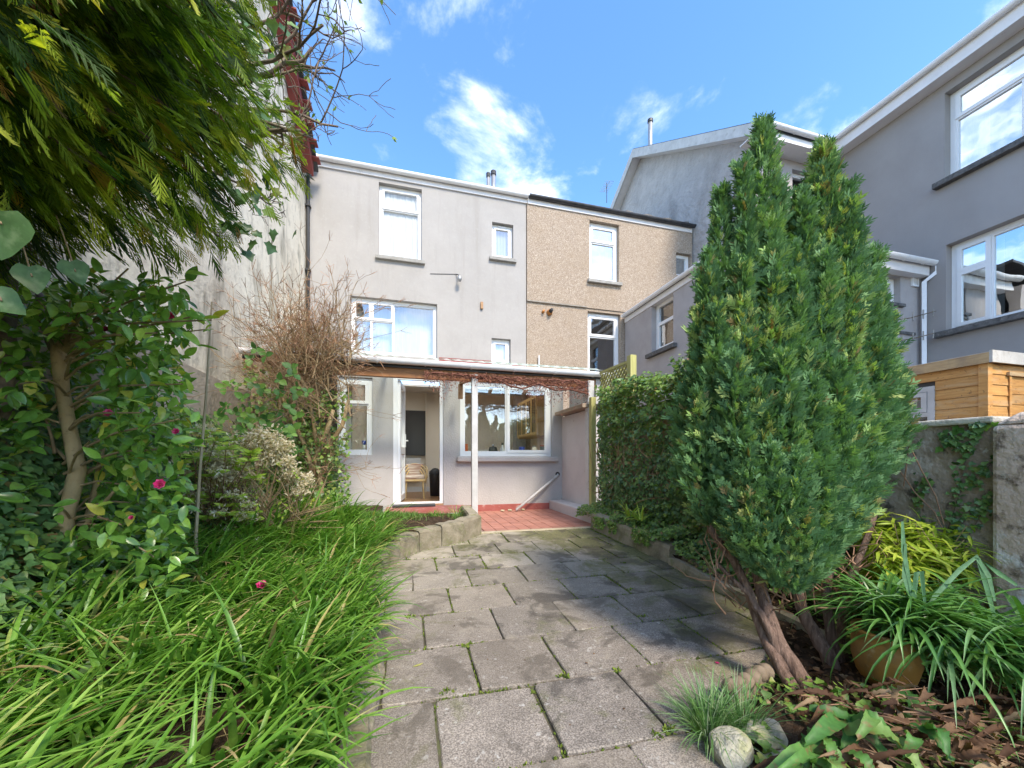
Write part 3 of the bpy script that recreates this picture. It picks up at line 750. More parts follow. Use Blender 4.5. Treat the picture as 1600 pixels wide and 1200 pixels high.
rp = MB(); rp.prism([(XP + .012, YM - .10, PE + .05), (XP + .012, YM + 3.6, PE + 1.75), (XP + .012, YM + 3.6, PE + 1.6), (XP + .012, YM - .04, PE + .0)], (XR - XP - .03, 0, 0))
rf = rp.build('roof', M['slate'], pb)
a = onY(968, 334, YM + .25); b_ = onY(1082, 352, YM + .25)
vm = MB(); n = 16
for k in range(n):
    x0 = a.x + (XR - a.x) * k / n; x1 = a.x + (XR - a.x) * (k + 1) / n
    h0 = .20 + .035 * math.sin(k * 1.3) + (-.12 if k == 0 else 0); h1 = .20 + .035 * math.sin((k + 1) * 1.3)
    vm.hexa([(x0, YM + .05, PE + .03), (x1, YM + .05, PE + .03), (x1, YM + .6, PE + .2), (x0, YM + .6, PE + .2), (x0, YM + .08, PE + .03 + h0), (x1, YM + .08, PE + .03 + h1), (x1, YM + .6, PE + .3 + h1), (x0, YM + .6, PE + .3 + h0)])
vm.build('mortar_verge', M['mortar'], pb)
for (px, py, r) in ((858, 489, .075), (848, 488, .035)):
    c = onY(px, py, YM)
    MB().lathe((0, 0, 0), [(0, 0), (r, 0), (r * .8, .06), (0, .07)], 12).v
    t = MB(); t.tube([(c.x, YM - .02, c.z), (c.x, YM - .09, c.z + .01)], [r, r * .75], 12); sp_ = t.build('wall_vent', M['rust'], pb)
    if r > .05: MB().tube([(c.x, YM - .092, c.z + .01), (c.x + .02, YM - .16, c.z + .03)], [.05, .035], 10).build('spout', M['darkgrey'], sp_)
dpn = onY(841, 560, YM)
MB().tube([(dpn.x, YM - .06, 2.6), (dpn.x, YM - .06, dpn.z + .05)], .018, 8).build('vent_pipe', M['upvc'], pb)

# metal flues behind the ridges
def flue(px, ytop, ybot, Y, r, label, group=None):
    a, b = onY(px, ytop, Y), onY(px, ybot, Y)
    f = E('roof_flue', label, 'flue', (a.x, Y, b.z - .4), group)
    MB().tube([(a.x, Y, b.z - .9), (a.x, Y, a.z - .03)], r, 12).build('pipe', M['lead'], f, smooth=True)
    MB().tube([(a.x, Y, a.z - .10), (a.x, Y, a.z)], r * 1.25, 12).build('cowl', M['darkgrey'], f)
flue(763, 271, 296, 9.6, .045, 'left one of two short metal flues on the grey house roof')
flue(771, 268, 296, 9.6, .058, 'right, slightly taller one of two short metal flues on the grey house roof')
flue(1016, 187, 218, 11.6, .075, 'slim silver flue rising alone behind the big gable roof')

# ================================================================== NEIGHBOUR'S LOW EXTENSION (wall at X=5.15 facing left)
XE = 5.15
ne = E('neighbour_extension', 'grey rendered rear extension with sloping looking white gutter against the pebbledash house', 'house', (XE, 6.7, .2))
zE = onX(1018, 463, XE).z
w0, w1 = onX(1018, 500, XE), onX(1052, 500, XE)
wb, wt = onX(1018, 553, XE).z, onX(1018, 478, XE).z
op = [w1.y, w0.y, wb, wt + .02]
ZG = onX(975, 492, XE - .08).z
wall(ne, 'wall', mapXl(XE), 4.95, YM - .055, 0.1, ZG - .06, [op], .24, M['ext_render'])
wall(ne, 'end_wall', mapY(4.745), XE, XR - .005, 0.1, ZG - .06, [], .2, M['ext_render'])
window(ne, mapXl(XE), op, [(0, 1, 0, .60, True), (0, 1, .60, 1, False)], fw=.06, glass=M['glass_mid'], sill=(.12, .09, .09), sillm=M['sill_dark'], d=.12)
MB().box(XE - .02, XE + .1, 4.9, YM - .06, ZG - .17, ZG - .01).build('fascia_board', M['fascia'], ne)
gutter(ne, (XE - .023, 4.9, ZG), (XE - .023, YM - .07, ZG), (-1, 0, 0), M['gutter_white'], brackets=4)
MB().prism([(XE - .06, 4.86, ZG + .01), (XR - .01, 4.86, ZG + .5), (XR - .01, 4.86, ZG + .42), (XE - .05, 4.86, ZG - .05)], (0, YM - 4.93, 0)).build('roof', M['slate'], ne)

# ================================================================== BIG GABLED HOUSE (right, behind) with its grey wing
XG = 7.2; XF = 6.95
gb = E('gabled_house', 'tall grey gabled house with a long side wing filling the top right', 'house', (9, 8, .2))
yf, zf = 6.37, 8.17; ya, za = 10.89, 11.2
yr = 2 * ya - yf
g = MB(); g.prism([(XG, 6.75, .1), (XG, 6.75, zf + .12), (XG, ya, za - .09), (XG, yr, zf), (XG, yr, .1)], (.28, 0, 0))
g.build('gable_wall', M['rough_render'], gb)
# roof slopes and bargeboards
rf = MB(); rf.prism([(XF - .02, yf, zf), (XF - .02, ya, za), (XF - .02, yr, zf), (XF - .02, yr, zf - .10), (XF - .02, ya, za - .10), (XF - .02, yf, zf - .10)], (8, 0, 0))
rf.build('roof', M['slate'], gb)
for (p, q) in (((yf - .02, zf - .015), (ya, za - .0)), ((yr, zf), (ya, za - .0))):
    bb = MB(); dn = .30
    bb.prism([(XF - .045, p[0], p[1] - .025), (XF - .045, q[0], q[1] - .025), (XF - .045, q[0], q[1] - dn), (XF - .045, p[0], p[1] - dn * .92)], (.035, 0, 0))
    bb.build('bargeboard', M['painted_wood'], gb)
    bb = MB(); bb.prism([(XF - .008, p[0], p[1] - dn + .06), (XF - .008, q[0], q[1] - dn + .04), (XF - .008, q[0], q[1] - dn + .02), (XF - .008, p[0], p[1] - dn + .04)], (.256, 0, 0)); bb.build('soffit_board', M['fascia'], gb)
# front wall under the eaves
op = [onY(1238, 300, 6.75).x, onY(1272, 300, 6.75).x, onY(1254, 345, 6.75).z, onY(1254, 268, 6.75).z]
XW = 9.3; XWG = 9.03
wall(gb, 'front_wall', mapY(6.75), XG + .281, XW, .1, zf + .0, [op], .24, M['ext_render'])
window(gb, mapY(6.75), op, [(0, 1, 0, 1, False)], glass=M['glass_mid'])
MB().box(XF - .01, XWG - .02, yf + .03, 6.749, zf - .24, zf - .215).build('soffit_board', M['fascia'], gb)
MB().box(XF - .01, XWG - .02, yf + .005, yf + .028, zf - .24, zf - .03).build('fascia_board', M['fascia'], gb)
gutter(gb, (XF - .03, yf, zf + .0), (XWG - .01, yf, zf - .02), (0, -1, 0), M['gutter_white'], r=.06, brackets=3)
# wing: wall faces left
uw = [onX(1600, 100, XW).y - .75, onX(1476, 200, XW).y, onX(1476, 283, XW).z, onX(1476, 146, XW).z]
lw = [onX(1600, 100, XW).y - .62, onX(1478, 400, XW).y, onX(1478, 518, XW).z, onX(1478, 383, XW).z]
wall(gb, 'wing_wall', mapXl(XW), -1.5, 6.749, .1, zf - .12, [uw, lw], .26, M['wing_render'])
window(gb, mapXl(XW), uw, [(0, .48, 0, .70, False), (.48, 1, 0, .70, False), (0, 1, .70, 1, True)], fw=.07, glass=M['glass_sky'], sill=(.12, .12, .10), sillm=M['sill_dark'], d=.15, back=None)
window(gb, mapXl(XW), lw, [(.70, 1, 0, .68, True), (.70, 1, .68, 1, True), (.0, .70, 0, 1, False)], fw=.07, glass=M['glass_sky'], sill=(.12, .12, .10), sillm=M['sill_dark'], d=.15)
for (o, s) in ((uw, .35), (lw, .5)):
    c = MB(); n = 24
    for k in range(n + 1):
        y = o[1] - .06 - s * k / n; d = XW + .32 + .02 * math.sin(k * 1.4)
        c.v += [(d, y, o[2]), (d, y, o[3])]
        if k: c.f.append((2 * k - 2, 2 * k, 2 * k + 1, 2 * k - 1))
    c.build('curtain', M['net'], gb, smooth=True)
MB().box(XWG + .03, XW - .001, -1.6, 6.34, zf - .30, zf - .27).build('soffit_board', M['fascia'], gb)
MB().box(XWG + .003, XWG + .028, -1.6, yf + .004, zf - .30, zf - .06).build('fascia_board', M['fascia'], gb)
gutter(gb, (XWG, -1.6, zf - .03), (XWG, yf - .06, zf - .03), (-1, 0, 0), M['gutter_white'], r=.06, brackets=9)
MB().prism([(XWG - .02, -1.6, zf + .0), (XW + 3, -1.6, zf + 1.3), (XW + 3, -1.6, zf + 1.2), (XWG - .02, -1.6, zf - .03)], (0, 8.0, 0)).build('wing_roof', M['slate'], gb)
# tv aerial on the far verge
ac = onX(948, 300, XF)
ae = E('tv_aerial', 'thin television aerial on the far slope of the big gable', 'aerial', (ac.x, ac.y, ac.z - .3))
MB().tube([(ac.x, ac.y, ac.z - .4), (ac.x, ac.y, ac.z + .35)], .012, 6).build('mast', M['darkgrey'], ae)
bm = MB(); bm.tube([(ac.x - .1, ac.y - .4, ac.z + .1), (ac.x + .1, ac.y + .4, ac.z + .3)], .01, 6)
for k in range(7):
    t = k / 6; c = Vector((ac.x - .1 + .2 * t, ac.y - .4 + .8 * t, ac.z + .1 + .2 * t)); bm.tube([c - Vector((.16, -.03, 0)), c + Vector((.16, -.03, 0))], .006, 5)
bm.build('boom', M['lead'], ae)

# corner outhouse of the big house: small wall facing us with white gutter
YC = 4.95
oh = E('corner_outhouse', 'single storey grey outhouse with white gutter and square downpipe beside the wing', 'outbuilding', (8.3, YC, .2))
gz0 = onY(1468, 412, YC - .2).z
op = [onY(1381, 400, YC).x, onY(1407, 400, YC).x, onY(1400, 475, YC).z, onY(1400, 432, YC).z]
wall(oh, 'wall', mapY(YC), 7.35, XW - .003, .1, gz0 - .1, [op], .2, M['ext_render'])
wall(oh, 'side_wall', mapXl(7.35), YC + .201, 6.74, .1, gz0 - .1, [], .2, M['ext_render'])
window(oh, mapY(YC), op, [(0, 1, 0, 1, True)], sill=(.05, .06, .06), sillm=M['sill_dark'])
MB().box(7.3, XW - .05, YC - .15, YC - .125, gz0 - .22, gz0 - .02).build('fascia_board', M['fascia'], oh)
MB().box(7.3, XW - .05, YC - .124, YC - .001, gz0 - .22, gz0 - .20).build('soffit_board', M['fascia'], oh)
gutter(oh, (7.25, YC - .153, gz0), (XW - .04, YC - .153, gz0), (0, -1, 0), M['gutter_white'], r=.06, brackets=4)
MB().prism([(7.25, YC - .2, gz0 + .01), (7.25, 6.74, gz0 + .35), (7.25, 6.74, gz0 + .25), (7.25, YC - .15, gz0 - .04)], (XW - 7.26, 0, 0)).build('roof', M['slate'], oh)
px = onY(1447, 500, YC - .12).x
b = MB(); b.tube([(px + .12, YC - .21, gz0 - .06), (px + .12, YC - .21, gz0 - .17), (px, YC - .09, gz0 - .32), (px, YC - .09, .3)], .045, 4)
b.build('downpipe', M['gutter_white'], oh)
vv = onY(1428, 440, YC)
vt = MB(); ring(vt, mapY(YC), vv.x - .085, vv.x + .085, vv.z - .10, vv.z + .10, -.03, -.001, .025)
for k in range(2): vt.mbox(mapY(YC), vv.x - .018 + k * .034 - .010, vv.x - .018 + k * .034 + .010, -.024, -.001, vv.z - .075, vv.z + .075)
vt.build('vent_grille', M['upvc'], oh)
MB().box(px - .5, px - .1, YC - .03, YC - .002, vv.z - 1.02, vv.z - .97).build('sill_strip', M['sill_dark'], oh)
# wires with little insulators strung to the wing
ws = E('wire_line', 'two rows of old line wire with pegs strung between outhouse and wing', 'wire', (8.6, 4.9, 3.6))
for (ya_, yb_) in ((503, 486), (535, 520)):
    a, b2 = onY(1380, ya_, YC - .35), onX(1462, yb_, XW - .06)
    MB().tube([a, a.lerp(b2, .5) - Vector((0, 0, .03)), b2], .010, 6).build('wire', M['bark_grey'], ws)
    for t in (.35, .55, .75, .95):
        p = a.lerp(b2, t); MB().tube([p - Vector((0, 0, .09)), p + Vector((0, 0, .07))], .012, 6).build('peg', M['sill'], ws)

# ================================================================== LEFT HOUSE GABLE (faces right)
XLW = -2.105
lh = E('left_house', 'old house at left showing only its tall stained cream side wall and maroon bargeboard', 'house', (XLW, 6, .2))
y0, z0 = 8.12, 6.95; y1, z1 = 5.0, 9.5
def rl(y): return z0 + (y0 - y) * (z1 - z0) / (y0 - y1)
MB().prism([(XLW, 9.2, .1), (XLW, 9.2, z0 - .2), (XLW, y0, rl(y0)), (XLW, y1, z1), (XLW, 1.9, z0), (XLW, -1.6, z0 - 3.0), (XLW, -1.6, .1)], (-.3, 0, 0)).build('gable_wall', M['stained_wall'], lh)
b = MB(); b.prism([(XLW + .20, y0 + .12, rl(y0 + .12) + .10), (XLW + .20, y1, z1 + .10), (XLW + .20, y1, z1 - .18), (XLW + .20, y0 + .12, rl(y0 + .12) - .16)], (-.035, 0, 0)); b.build('bargeboard', M['maroon'], lh)
b = MB(); b.prism([(XLW + .164, y0 + .10, rl(y0 + .1) - .12), (XLW + .164, y1, z1 - .14), (XLW + .164, y1, z1 - .17), (XLW + .164, y0 + .10, rl(y0 + .1) - .15)], (-.163, 0, 0)); b.build('soffit_board', M['maroon'], lh)
b = MB(); b.prism([(XLW + .27, y0 + .2, rl(y0 + .2) + .12), (XLW + .27, y1, z1 + .16), (XLW + .27, 1.5, z0 - .3), (XLW + .27, 1.5, z0 - .4), (XLW + .27, y1, z1 + .105), (XLW + .27, y0 + .2, rl(y0 + .2) + .06)], (-4, 0, 0)); rl_ = b.build('roof', M['slate'], lh)
for k in range(16):
    y = y0 + .15 - k * .21; MB().box(XLW + .12, XLW + .33, y - .2, y - .004, rl(y) + .13, rl(y) + .155).build('verge_tile', M['maroon'], rl_)
MB().prism([(XLW + .001, 8.4, .1), (XLW + .001, 8.4, 2.1), (XLW + .001, 5.2, 1.95), (XLW + .001, 3.6, 2.0), (XLW + .001, 1.0, 1.9), (XLW + .001, 1.0, .1)], (.035, 0, 0)).build('plinth', M['plinth'], lh)

# ================================================================== KITCHEN EXTENSION
YK = 6.5
kx = E('kitchen_extension', 'single storey white textured kitchen extension with an open back door', 'extension', (.7, YK, .2))
XK0 = onY(527, 700, YK).x; XK1 = 2.68
d0 = onY(614, 700, YK).x; d1 = onY(693, 700, YK).x
dzt = onY(654, 588, YK).z; dzb = .306
dop = [d0, d1, dzb, dzt]
kop = [onY(719, 700, YK).x, onY(862, 700, YK).x, onY(790, 713, YK).z, onY(790, 597, YK).z]
wop = [XK0 + .001, onY(582, 700, YK).x, onY(556, 711, YK).z, onY(556, 589, YK).z]
wop2 = [XK0 + .02, wop[1], wop[2], wop[3]]
ZR = 2.75
wall(kx, 'wall', mapY(YK), XK0, XK1, .1, ZR - .1, [dop, kop, wop2], .20, M['kitchen_render'])
wall(kx, 'side_wall', mapXl(XK0 + .0), YK + .201, YM - .01, .1, ZR, [], .18, M['kitchen_render'])
MB().box(-.28 + .72, 2.46, YK - .012, YK - .001, TZ - .02, .292).build('red_skirting', M['redpaint'], kx)
# door frame
b = MB(); b.mbox(mapY(YK), d0 + .002, d0 + .075, .03, .10, dzb + .002, dzt - .002); b.mbox(mapY(YK), d1 - .06, d1 - .002, .03, .10, dzb + .002, dzt - .002)
b.mbox(mapY(YK), d0 + .075, d1 - .06, .03, .10, dzt - .06, dzt - .002); b.mbox(mapY(YK), d0 + .075, d1 - .06, .03, .10, dzb + .002, dzb + .062)
b.build('door_frame', M['upvc'], kx)
# open leaf, hinged on the left and swung inward
hx, hy = d0 + .082, YK + .085
ang = R(84.5); L = .69; ca, sa = math.cos(ang), math.sin(ang)
def mapD(u, d, z): return (hx + u * ca - d * sa, hy + u * sa + d * ca, z)
z0_, z1_ = dzb + .07, dzt - .065
b = MB(); ring(b, mapD, 0, L, z0_, z1_, -.035, .03, .095); b.mbox(mapD, .095, L - .095, -.035, .03, z0_ + .80, z0_ + .92)
door = b.build('door', M['upvc'], kx)
for (q0, q1) in ((z0_ + .095, z0_ + .80), (z0_ + .92, z1_ - .095)):
    MB().poly([mapD(.09, -.003, q0), mapD(L - .09, -.003, q0), mapD(L - .09, -.003, q1), mapD(.09, -.003, q1)]).build('pane', M['glass_mid'], door)
for s in (-1, 1):
    h = MB(); dd = -.037 if s < 0 else .031
    h.mbox(mapD, L - .065, L - .035, dd - (.012 if s < 0 else -.001), dd + (0 if s < 0 else .013), z0_ + .93, z0_ + 1.17)
    h.mbox(mapD, L - .15, L - .035, dd - (.055 if s < 0 else -.035), dd + (-.035 if s < 0 else .055), z0_ + 1.04, z0_ + 1.06)
    h.mbox(mapD, L - .06, L - .04, dd - (.055 if s < 0 else -.012), dd + (-.012 if s < 0 else .055), z0_ + 1.038, z0_ + 1.062)
    h.build('handle', M['upvc'], door)
win = window(kx, mapY(YK), kop, [(0, .5, 0, 1, False), (.5, 1, 0, 1, True)], fw=.06, glass=M['glass_mid'], d=.04, room=0)
MB().mbox(mapY(YK), kop[0] - .06, kop[1] + .10, -.10, .035, kop[2] - .095, kop[2] - .003).build('sill', M['kitchen_render'], win, bevel=.02)
win2 = window(kx, mapY(YK), wop2, [(0, 1, 0, .68, False), (0, 1, .68, 1, True)], fw=.06, glass=M['glass_mid'], d=.04, room=0)
# interior
bi = MB(); x0i, x1i, y0i, y1i, zc_ = XK0 + .19, XK1, YK + .20, 9.0, 2.62
bi.poly([(x0i, y1i, .33), (x1i, y1i, .33), (x1i, y1i, zc_), (x0i, y1i, zc_)])
bi.poly([(x0i, y0i, .33), (x0i, y1i, .33), (x0i, y1i, zc_), (x0i, y0i, zc_)])
bi.poly([(x1i, y0i, .33), (x1i, y1i, .33), (x1i, y1i, zc_), (x1i, y0i, zc_)])
bi.build('inner_wall', M['cream_wall'], kx)
def holed(name, m, x0, x1, y0, y1, hx0, hx1, hy0, hy1, zf, t=.04):
    q = MB()
    for (a_, c_, e_, g_) in ((x0, x1, y0, hy0), (x0, x1, hy1, y1), (x0, hx0, hy0, hy1), (hx1, x1, hy0, hy1)):
        q.hexa([(a_, e_, zf(e_)), (c_, e_, zf(e_)), (c_, g_, zf(g_)), (a_, g_, zf(g_)), (a_, e_, zf(e_) + t), (c_, e_, zf(e_) + t), (c_, g_, zf(g_) + t), (a_, g_, zf(g_) + t)])
    return q.build(name, m, kx)
HX0, HX1, HY0, HY1 = -.9, 2.3, 6.95, 8.2  # opening cut through ceiling and roof only to brighten the room
holed('inner_ceiling', M['ceiling'], x0i, x1i, y0i - .19, y1i, HX0, HX1, HY0, HY1, lambda y: zc_)
MB().box(x0i, x1i, y0i - .195, y1i, .30, .335).build('inner_floor', M['wood_floor'], kx)
MB().box(x0i, x1i, y1i - .02, y1i - .002, .336, .45).build('skirting_board', M['radiator'], kx)
# panelled pier behind the door
pj = onY(665, 700, 8.9).x
MB().box(pj, pj + .02, 8.85, 8.99, .336, zc_ - .01).build('wall_corner', M['cream_wall'], kx)
# wood-fronted cabinets seen through the window
cb = E('wall_cabinet', 'wooden kitchen wall cabinet with glazed doors seen through the right half of the window', 'cabinet', (2.4, 7.6, 1.65))
MB().box(2.32, 2.66, 6.9, 8.3, 1.55, 2.35).build('carcass', M['cabinet'], cb)
for k in range(4):
    m_ = mapXl(2.298); a_, c_ = 6.92 + k * .345, 6.92 + k * .345 + .335
    dr = MB(); ring(dr, m_, a_, c_, 1.57, 2.33, 0, .02, .05); dr.mbox(m_, (a_ + c_) / 2 - .008, (a_ + c_) / 2 + .008, .004, .016, 1.62, 2.28); dr = dr.build('cabinet_door', M['cabinet'], cb)
    MB().poly([m_(a_ + .05, .012, 1.62), m_(c_ - .05, .012, 1.62), m_(c_ - .05, .012, 2.28), m_(a_ + .05, .012, 2.28)]).build('pane', M['board_black'], dr)
wt_ = E('worktop', 'pale kitchen worktop running under the kitchen window inside', 'worktop', (1.5, 7, .336))
MB().box(.75, 2.66, 6.71, 7.25, 1.10, 1.14).build('top', M['sill'], wt_, bevel=.005)
MB().box(.77, 2.66, 6.75, 7.22, .34, 1.098).build('unit', M['radiator'], wt_)
SZ = 1.142
def on_sill(px): return onY(px, 700, 6.86).x
def jar(name, px, prof, m, label, cat, cap=None, y=6.86):
    x = on_sill(px); o = E(name, label, cat, (x, y, SZ))
    MB().lathe((x, y, SZ), prof, 12).build('body', m, o, smooth=True)
    if cap: MB().lathe((x, y, SZ), cap[0], 12).build('cap', cap[1], o, smooth=True)
jar('white_bottle', 785, [(.0, 0), (.045, 0), (.045, .13), (.018, .17), (.018, .21)], M['whitepl'], 'white pump bottle inside the kitchen window left of the middle mullion', 'bottle', ([(.02, .212), (.02, .25), (0, .25)], M['darkgrey']))
jar('dark_kettle', 772, [(0, 0), (.085, 0), (.095, .08), (.07, .17), (.0, .19)], M['darkgrey'], 'dark kettle standing inside the left half of the kitchen window', 'kettle', ([(.02, .19), (.025, .22), (0, .23)], M['lead']), 6.95)
jar('storage_jar', 835, [(0, 0), (.05, 0), (.05, .16), (.03, .18), (0, .18)], M['cream_wall'], 'cream jar inside the right half of the kitchen window', 'jar', ([(.04, .182), (.04, .20), (0, .2)], M['sill']))
jar('blue_jug', 818, [(0, 0), (.07, 0), (.075, .1), (.05, .15), (.055, .18), (0, .18)], M['blue'], 'dark blue jug inside the kitchen window just right of the mullion', 'jug', None, 6.98)
x = on_sill(728); bx_ = E('orange_box', 'orange carton standing inside the left edge of the kitchen window', 'box', (x, 6.86, SZ))
MB().box(x - .05, x + .03, 6.82, 6.92, SZ, SZ + .22).build('carton', M['orange'], bx_, bevel=.003); MB().box(x - .051, x + .031, 6.819, 6.921, SZ + .05, SZ + .09).build('print_band', M['blue'], bx_)
x = on_sill(848); bx_ = E('tea_tin', 'teal tin with a lid inside the right edge of the kitchen window', 'tin', (x, 6.86, SZ))
MB().box(x - .04, x + .03, 6.82, 6.9, SZ, SZ + .19).build('body', M['teal'], bx_, bevel=.005); MB().box(x - .043, x + .033, 6.817, 6.903, SZ + .191, SZ + .215).build('lid', M['orange'], bx_, bevel=.005)
dr = E('dish_rack', 'white wire dish rack inside the left half of the kitchen window', 'rack', (on_sill(756), 6.9, SZ))
x = on_sill(756); rk = MB(); ring(rk, mapY(6.80), x - .14, x + .10, SZ + .06, SZ + .08, 0, .2, .006)
for k in range(9): rk.tube([(x - .13 + k * .026, 6.81, SZ), (x - .13 + k * .026, 6.81, SZ + .12)], .003, 5); rk.tube([(x - .13 + k * .026, 6.99, SZ), (x - .13 + k * .026, 6.99, SZ + .12)], .003, 5)
rk.build('wires', M['whitepl'], dr)
# bottle in the left window
x = onY(569, 700, YK + .16).x; z = wop2[2] + .055
bt = E('spray_bottle', 'white bottle with blue cap on the sill of the left window', 'bottle', (x, YK + .15, z))
MB().lathe((x, YK + .15, z), [(0, 0), (.028, 0), (.028, .09), (.015, .12)], 12).build('body', M['whitepl'], bt, smooth=True); MB().lathe((x, YK + .15, z), [(.018, .115), (.03, .14), (.03, .185), (0, .19)], 10).build('cap', M['blue'], bt, smooth=True)
# wall panel, radiator, chair, bin in the room behind the door
Y2 = 8.96
a, b2 = onY(633, 711, Y2), onY(664, 643, Y2)
tp = E('wall_panel', 'black rectangular panel on the cream wall seen through the open door', 'panel', ((a.x + b2.x) / 2, Y2, a.z))
MB().box(a.x - .25, b2.x, Y2 - .03, Y2 - .002, a.z, b2.z).build('screen', M['board_black'], tp); rr = MB(); ring(rr, mapY(Y2 - .04), a.x - .26, b2.x + .01, a.z - .01, b2.z + .01, 0, .038, .012); rr.build('frame', M['darkgrey'], tp)
a, b2 = onY(625, 752, Y2), onY(657, 716, Y2)
ra = E('radiator', 'white ribbed radiator under the black panel inside the doorway', 'radiator', ((a.x + b2.x) / 2, Y2, a.z))
MB().box(a.x, b2.x, 8.90, 8.93, a.z, b2.z).build('panel', M['radiator'], ra)
for k in range(14): x = a.x + .02 + k * (b2.x - a.x - .04) / 13; MB().box(x - .008, x + .008, 8.888, 8.899, a.z + .02, b2.z - .02).build('rib', M['radiator'], ra)
# rattan chair just inside the door
cx_, cy_, fz = onY(648, 770, 7.35).x, 7.5, .336
ch = E('rattan_chair', 'rattan armchair with a striped cushion just inside the open door', 'chair', (cx_, cy_, fz))
for sx_ in (-1, 1):
    for sy_ in (-1, 1):
        MB().tube([(cx_ + sx_ * .17, cy_ + sy_ * .17, fz), (cx_ + sx_ * .15, cy_ + sy_ * .15, fz + .36)], .014, 8).build('leg', M['rattan'], ch)
MB().box(cx_ - .2, cx_ + .2, cy_ - .2, cy_ + .2, fz + .33, fz + .37).build('seat', M['rattan'], ch, bevel=.015)
MB().box(cx_ - .19, cx_ + .18, cy_ - .18, cy_ + .18, fz + .372, fz + .45).build('cushion', M['cushion'], ch, bevel=.03)
for r_, zz in ((.23, 0), (.20, -.05), (.17, -.1)):
    P = [(cx_ + r_ * math.cos(t), cy_ + .02 * math.sin(t) - .16 + .34 * (1 if math.sin(t) > 0 else 0) * math.sin(t), fz + .40 + zz + .26 * math.sin(t) ** .7) for t in np.linspace(.001, math.pi - .001, 14)]
    MB().tube(P, .012, 7).build('hoop', M['rattan'], ch, smooth=True)
for sx_ in (-1, 1):
    P = [(cx_ + sx_ * .2, cy_ - .2, fz + .3), (cx_ + sx_ * .23, cy_ - .22, fz + .55), (cx_ + sx_ * .22, cy_, fz + .60), (cx_ + sx_ * .2, cy_ + .17, fz + .62)]
    MB().tube(P, .013, 7).build('arm', M['rattan'], ch, smooth=True)
MB().box(cx_ - .17, cx_ + .17, cy_ + .13, cy_ + .16, fz + .40, fz + .66).build('backrest', M['cushion'], ch, bevel=.02)
bn = onY(680, 765, 7.9)
bi_ = E('black_bin', 'black pedal bin by the right side of the doorway', 'bin', (bn.x, 7.9, fz))
MB().lathe((bn.x, 7.9, fz), [(0, 0), (.10, 0), (.12, .42), (.12, .44)], 16).build('body', M['darkgrey'], bi_, smooth=True); MB().lathe((bn.x, 7.9, fz), [(.125, .445), (.12, .50), (.05, .56), (0, .57)], 16).build('lid', M['darkgrey'], bi_, smooth=True)
MB().box(bn.x + .10, bn.x + .14, 7.3, 7.8, fz, fz + .9).build('cupboard_end', M['cabinet'], label='brown cupboard side panel at the right edge of the open doorway', cat='cupboard')
# extension roof behind the canopy
rz_ = lambda y: 2.69 + (y - YK) * .235
holed('roof', M['felt'], XL + .01, XP + .10, YK + .02, YM - .025, HX0, HX1, HY0, HY1, rz_, .05)
MB().poly([(HX0, HY0, rz_(HY0) + .055), (HX1, HY0, rz_(HY0) + .055), (HX1, HY1, rz_(HY1) + .055), (HX0, HY1, rz_(HY1) + .055)]).build('added_light_panel', M['added_light_panel'], kx)  # added panel over the opening, made up to light the room below

# ================================================================== CANOPY
YG = 5.42
gl, gr = onY(346, 541, YG - .1), onY(957, 583, YG - .1)
ZC = (gl.z + gr.z) / 2
cn = E('canopy', 'glazed lean-to canopy with white gutter and timber beam along the back of the house', 'canopy', (.5, YG, .2))
gutter(cn, (XLW + .045, YG, ZC + .0), (3.03, YG, ZC - .015), (0, -1, 0), M['gutter_white'], r=.058, brackets=8)
MB().box(XLW + .04, 3.0, YG + .001, YG + .03, ZC - .095, ZC + .01).build('fascia_board', M['darkgrey'], cn)  # charcoal strip paints in the thin shadow line under the gutter
MB().box(XLW + .04, 2.86, YG + .031, YG + .10, ZC - .225, ZC - .03).build('front_beam', M['beam_orange'], cn, bevel=.006)
# corrugated translucent sheets
cs = MB(); nx = 180; V = []
for k in range(nx + 1):
    x = XLW + .05 + (2.9 - XLW - .05) * k / nx; dz = .016 * math.sin(k * 2 * math.pi / 3.0 * .5)
    V += [(x, YG - .03, ZC + .05 + dz), (x, YK + .06, 2.80 + dz)]
cs.v = V; cs.f = [(2 * k, 2 * k + 2, 2 * k + 3, 2 * k + 1) for k in range(nx)]
cs.build('roof_sheet', M['canopy'], cn, smooth=True)
for xr in (XLW + .2, -1.25, -.4, .62, 1.5, 2.2, 2.78):
    MB().bar((xr, YG + .101, ZC - .06), (xr, YK - .002, 2.66), .045, .09).build('rafter', M['timber'], cn)
xp = onY(741, 700, 5.40).x
post = MB().box(xp - .043, xp + .043, 5.335, 5.43 - .012, .26, ZC - .15).build('post', M['painted_wood'], cn, bevel=.006)
post['label'] = 'square white painted post'
# short bracket with a drop peg at the post head
MB().bar((xp - .02, 5.44, ZC - .17), (xp - .10, 6.12, ZC - .10), .06, .085).build('bracket_arm', M['timber'], cn)
MB().box(xp - .145, xp - .075, 6.08, 6.15, ZC - .38, ZC - .15).build('bracket_block', M['timber'], cn)
wp = MB().box(2.60, 2.70, 5.30, 5.418, TZ - .05, ZC - .15).build('post', M['painted_wood'], cn, bevel=.006); wp['label'] = 'white post at the right end'
lp_ = MB().box(XLW + .17, XLW + .29, 5.33, 5.42, .25, ZC - .15).build('post', M['driftwood'], cn, bevel=.006); lp_['label'] = 'brown weathered post at the left end'
MB().tube([(2.96, YG - .05, ZC - .07), (2.96, YG - .02, ZC - .14), (3.0, YG + .1, ZC - .26), (3.0, YG + .1, .3)], .035, 10).build('downpipe', M['gutter_white'], cn, smooth=True)
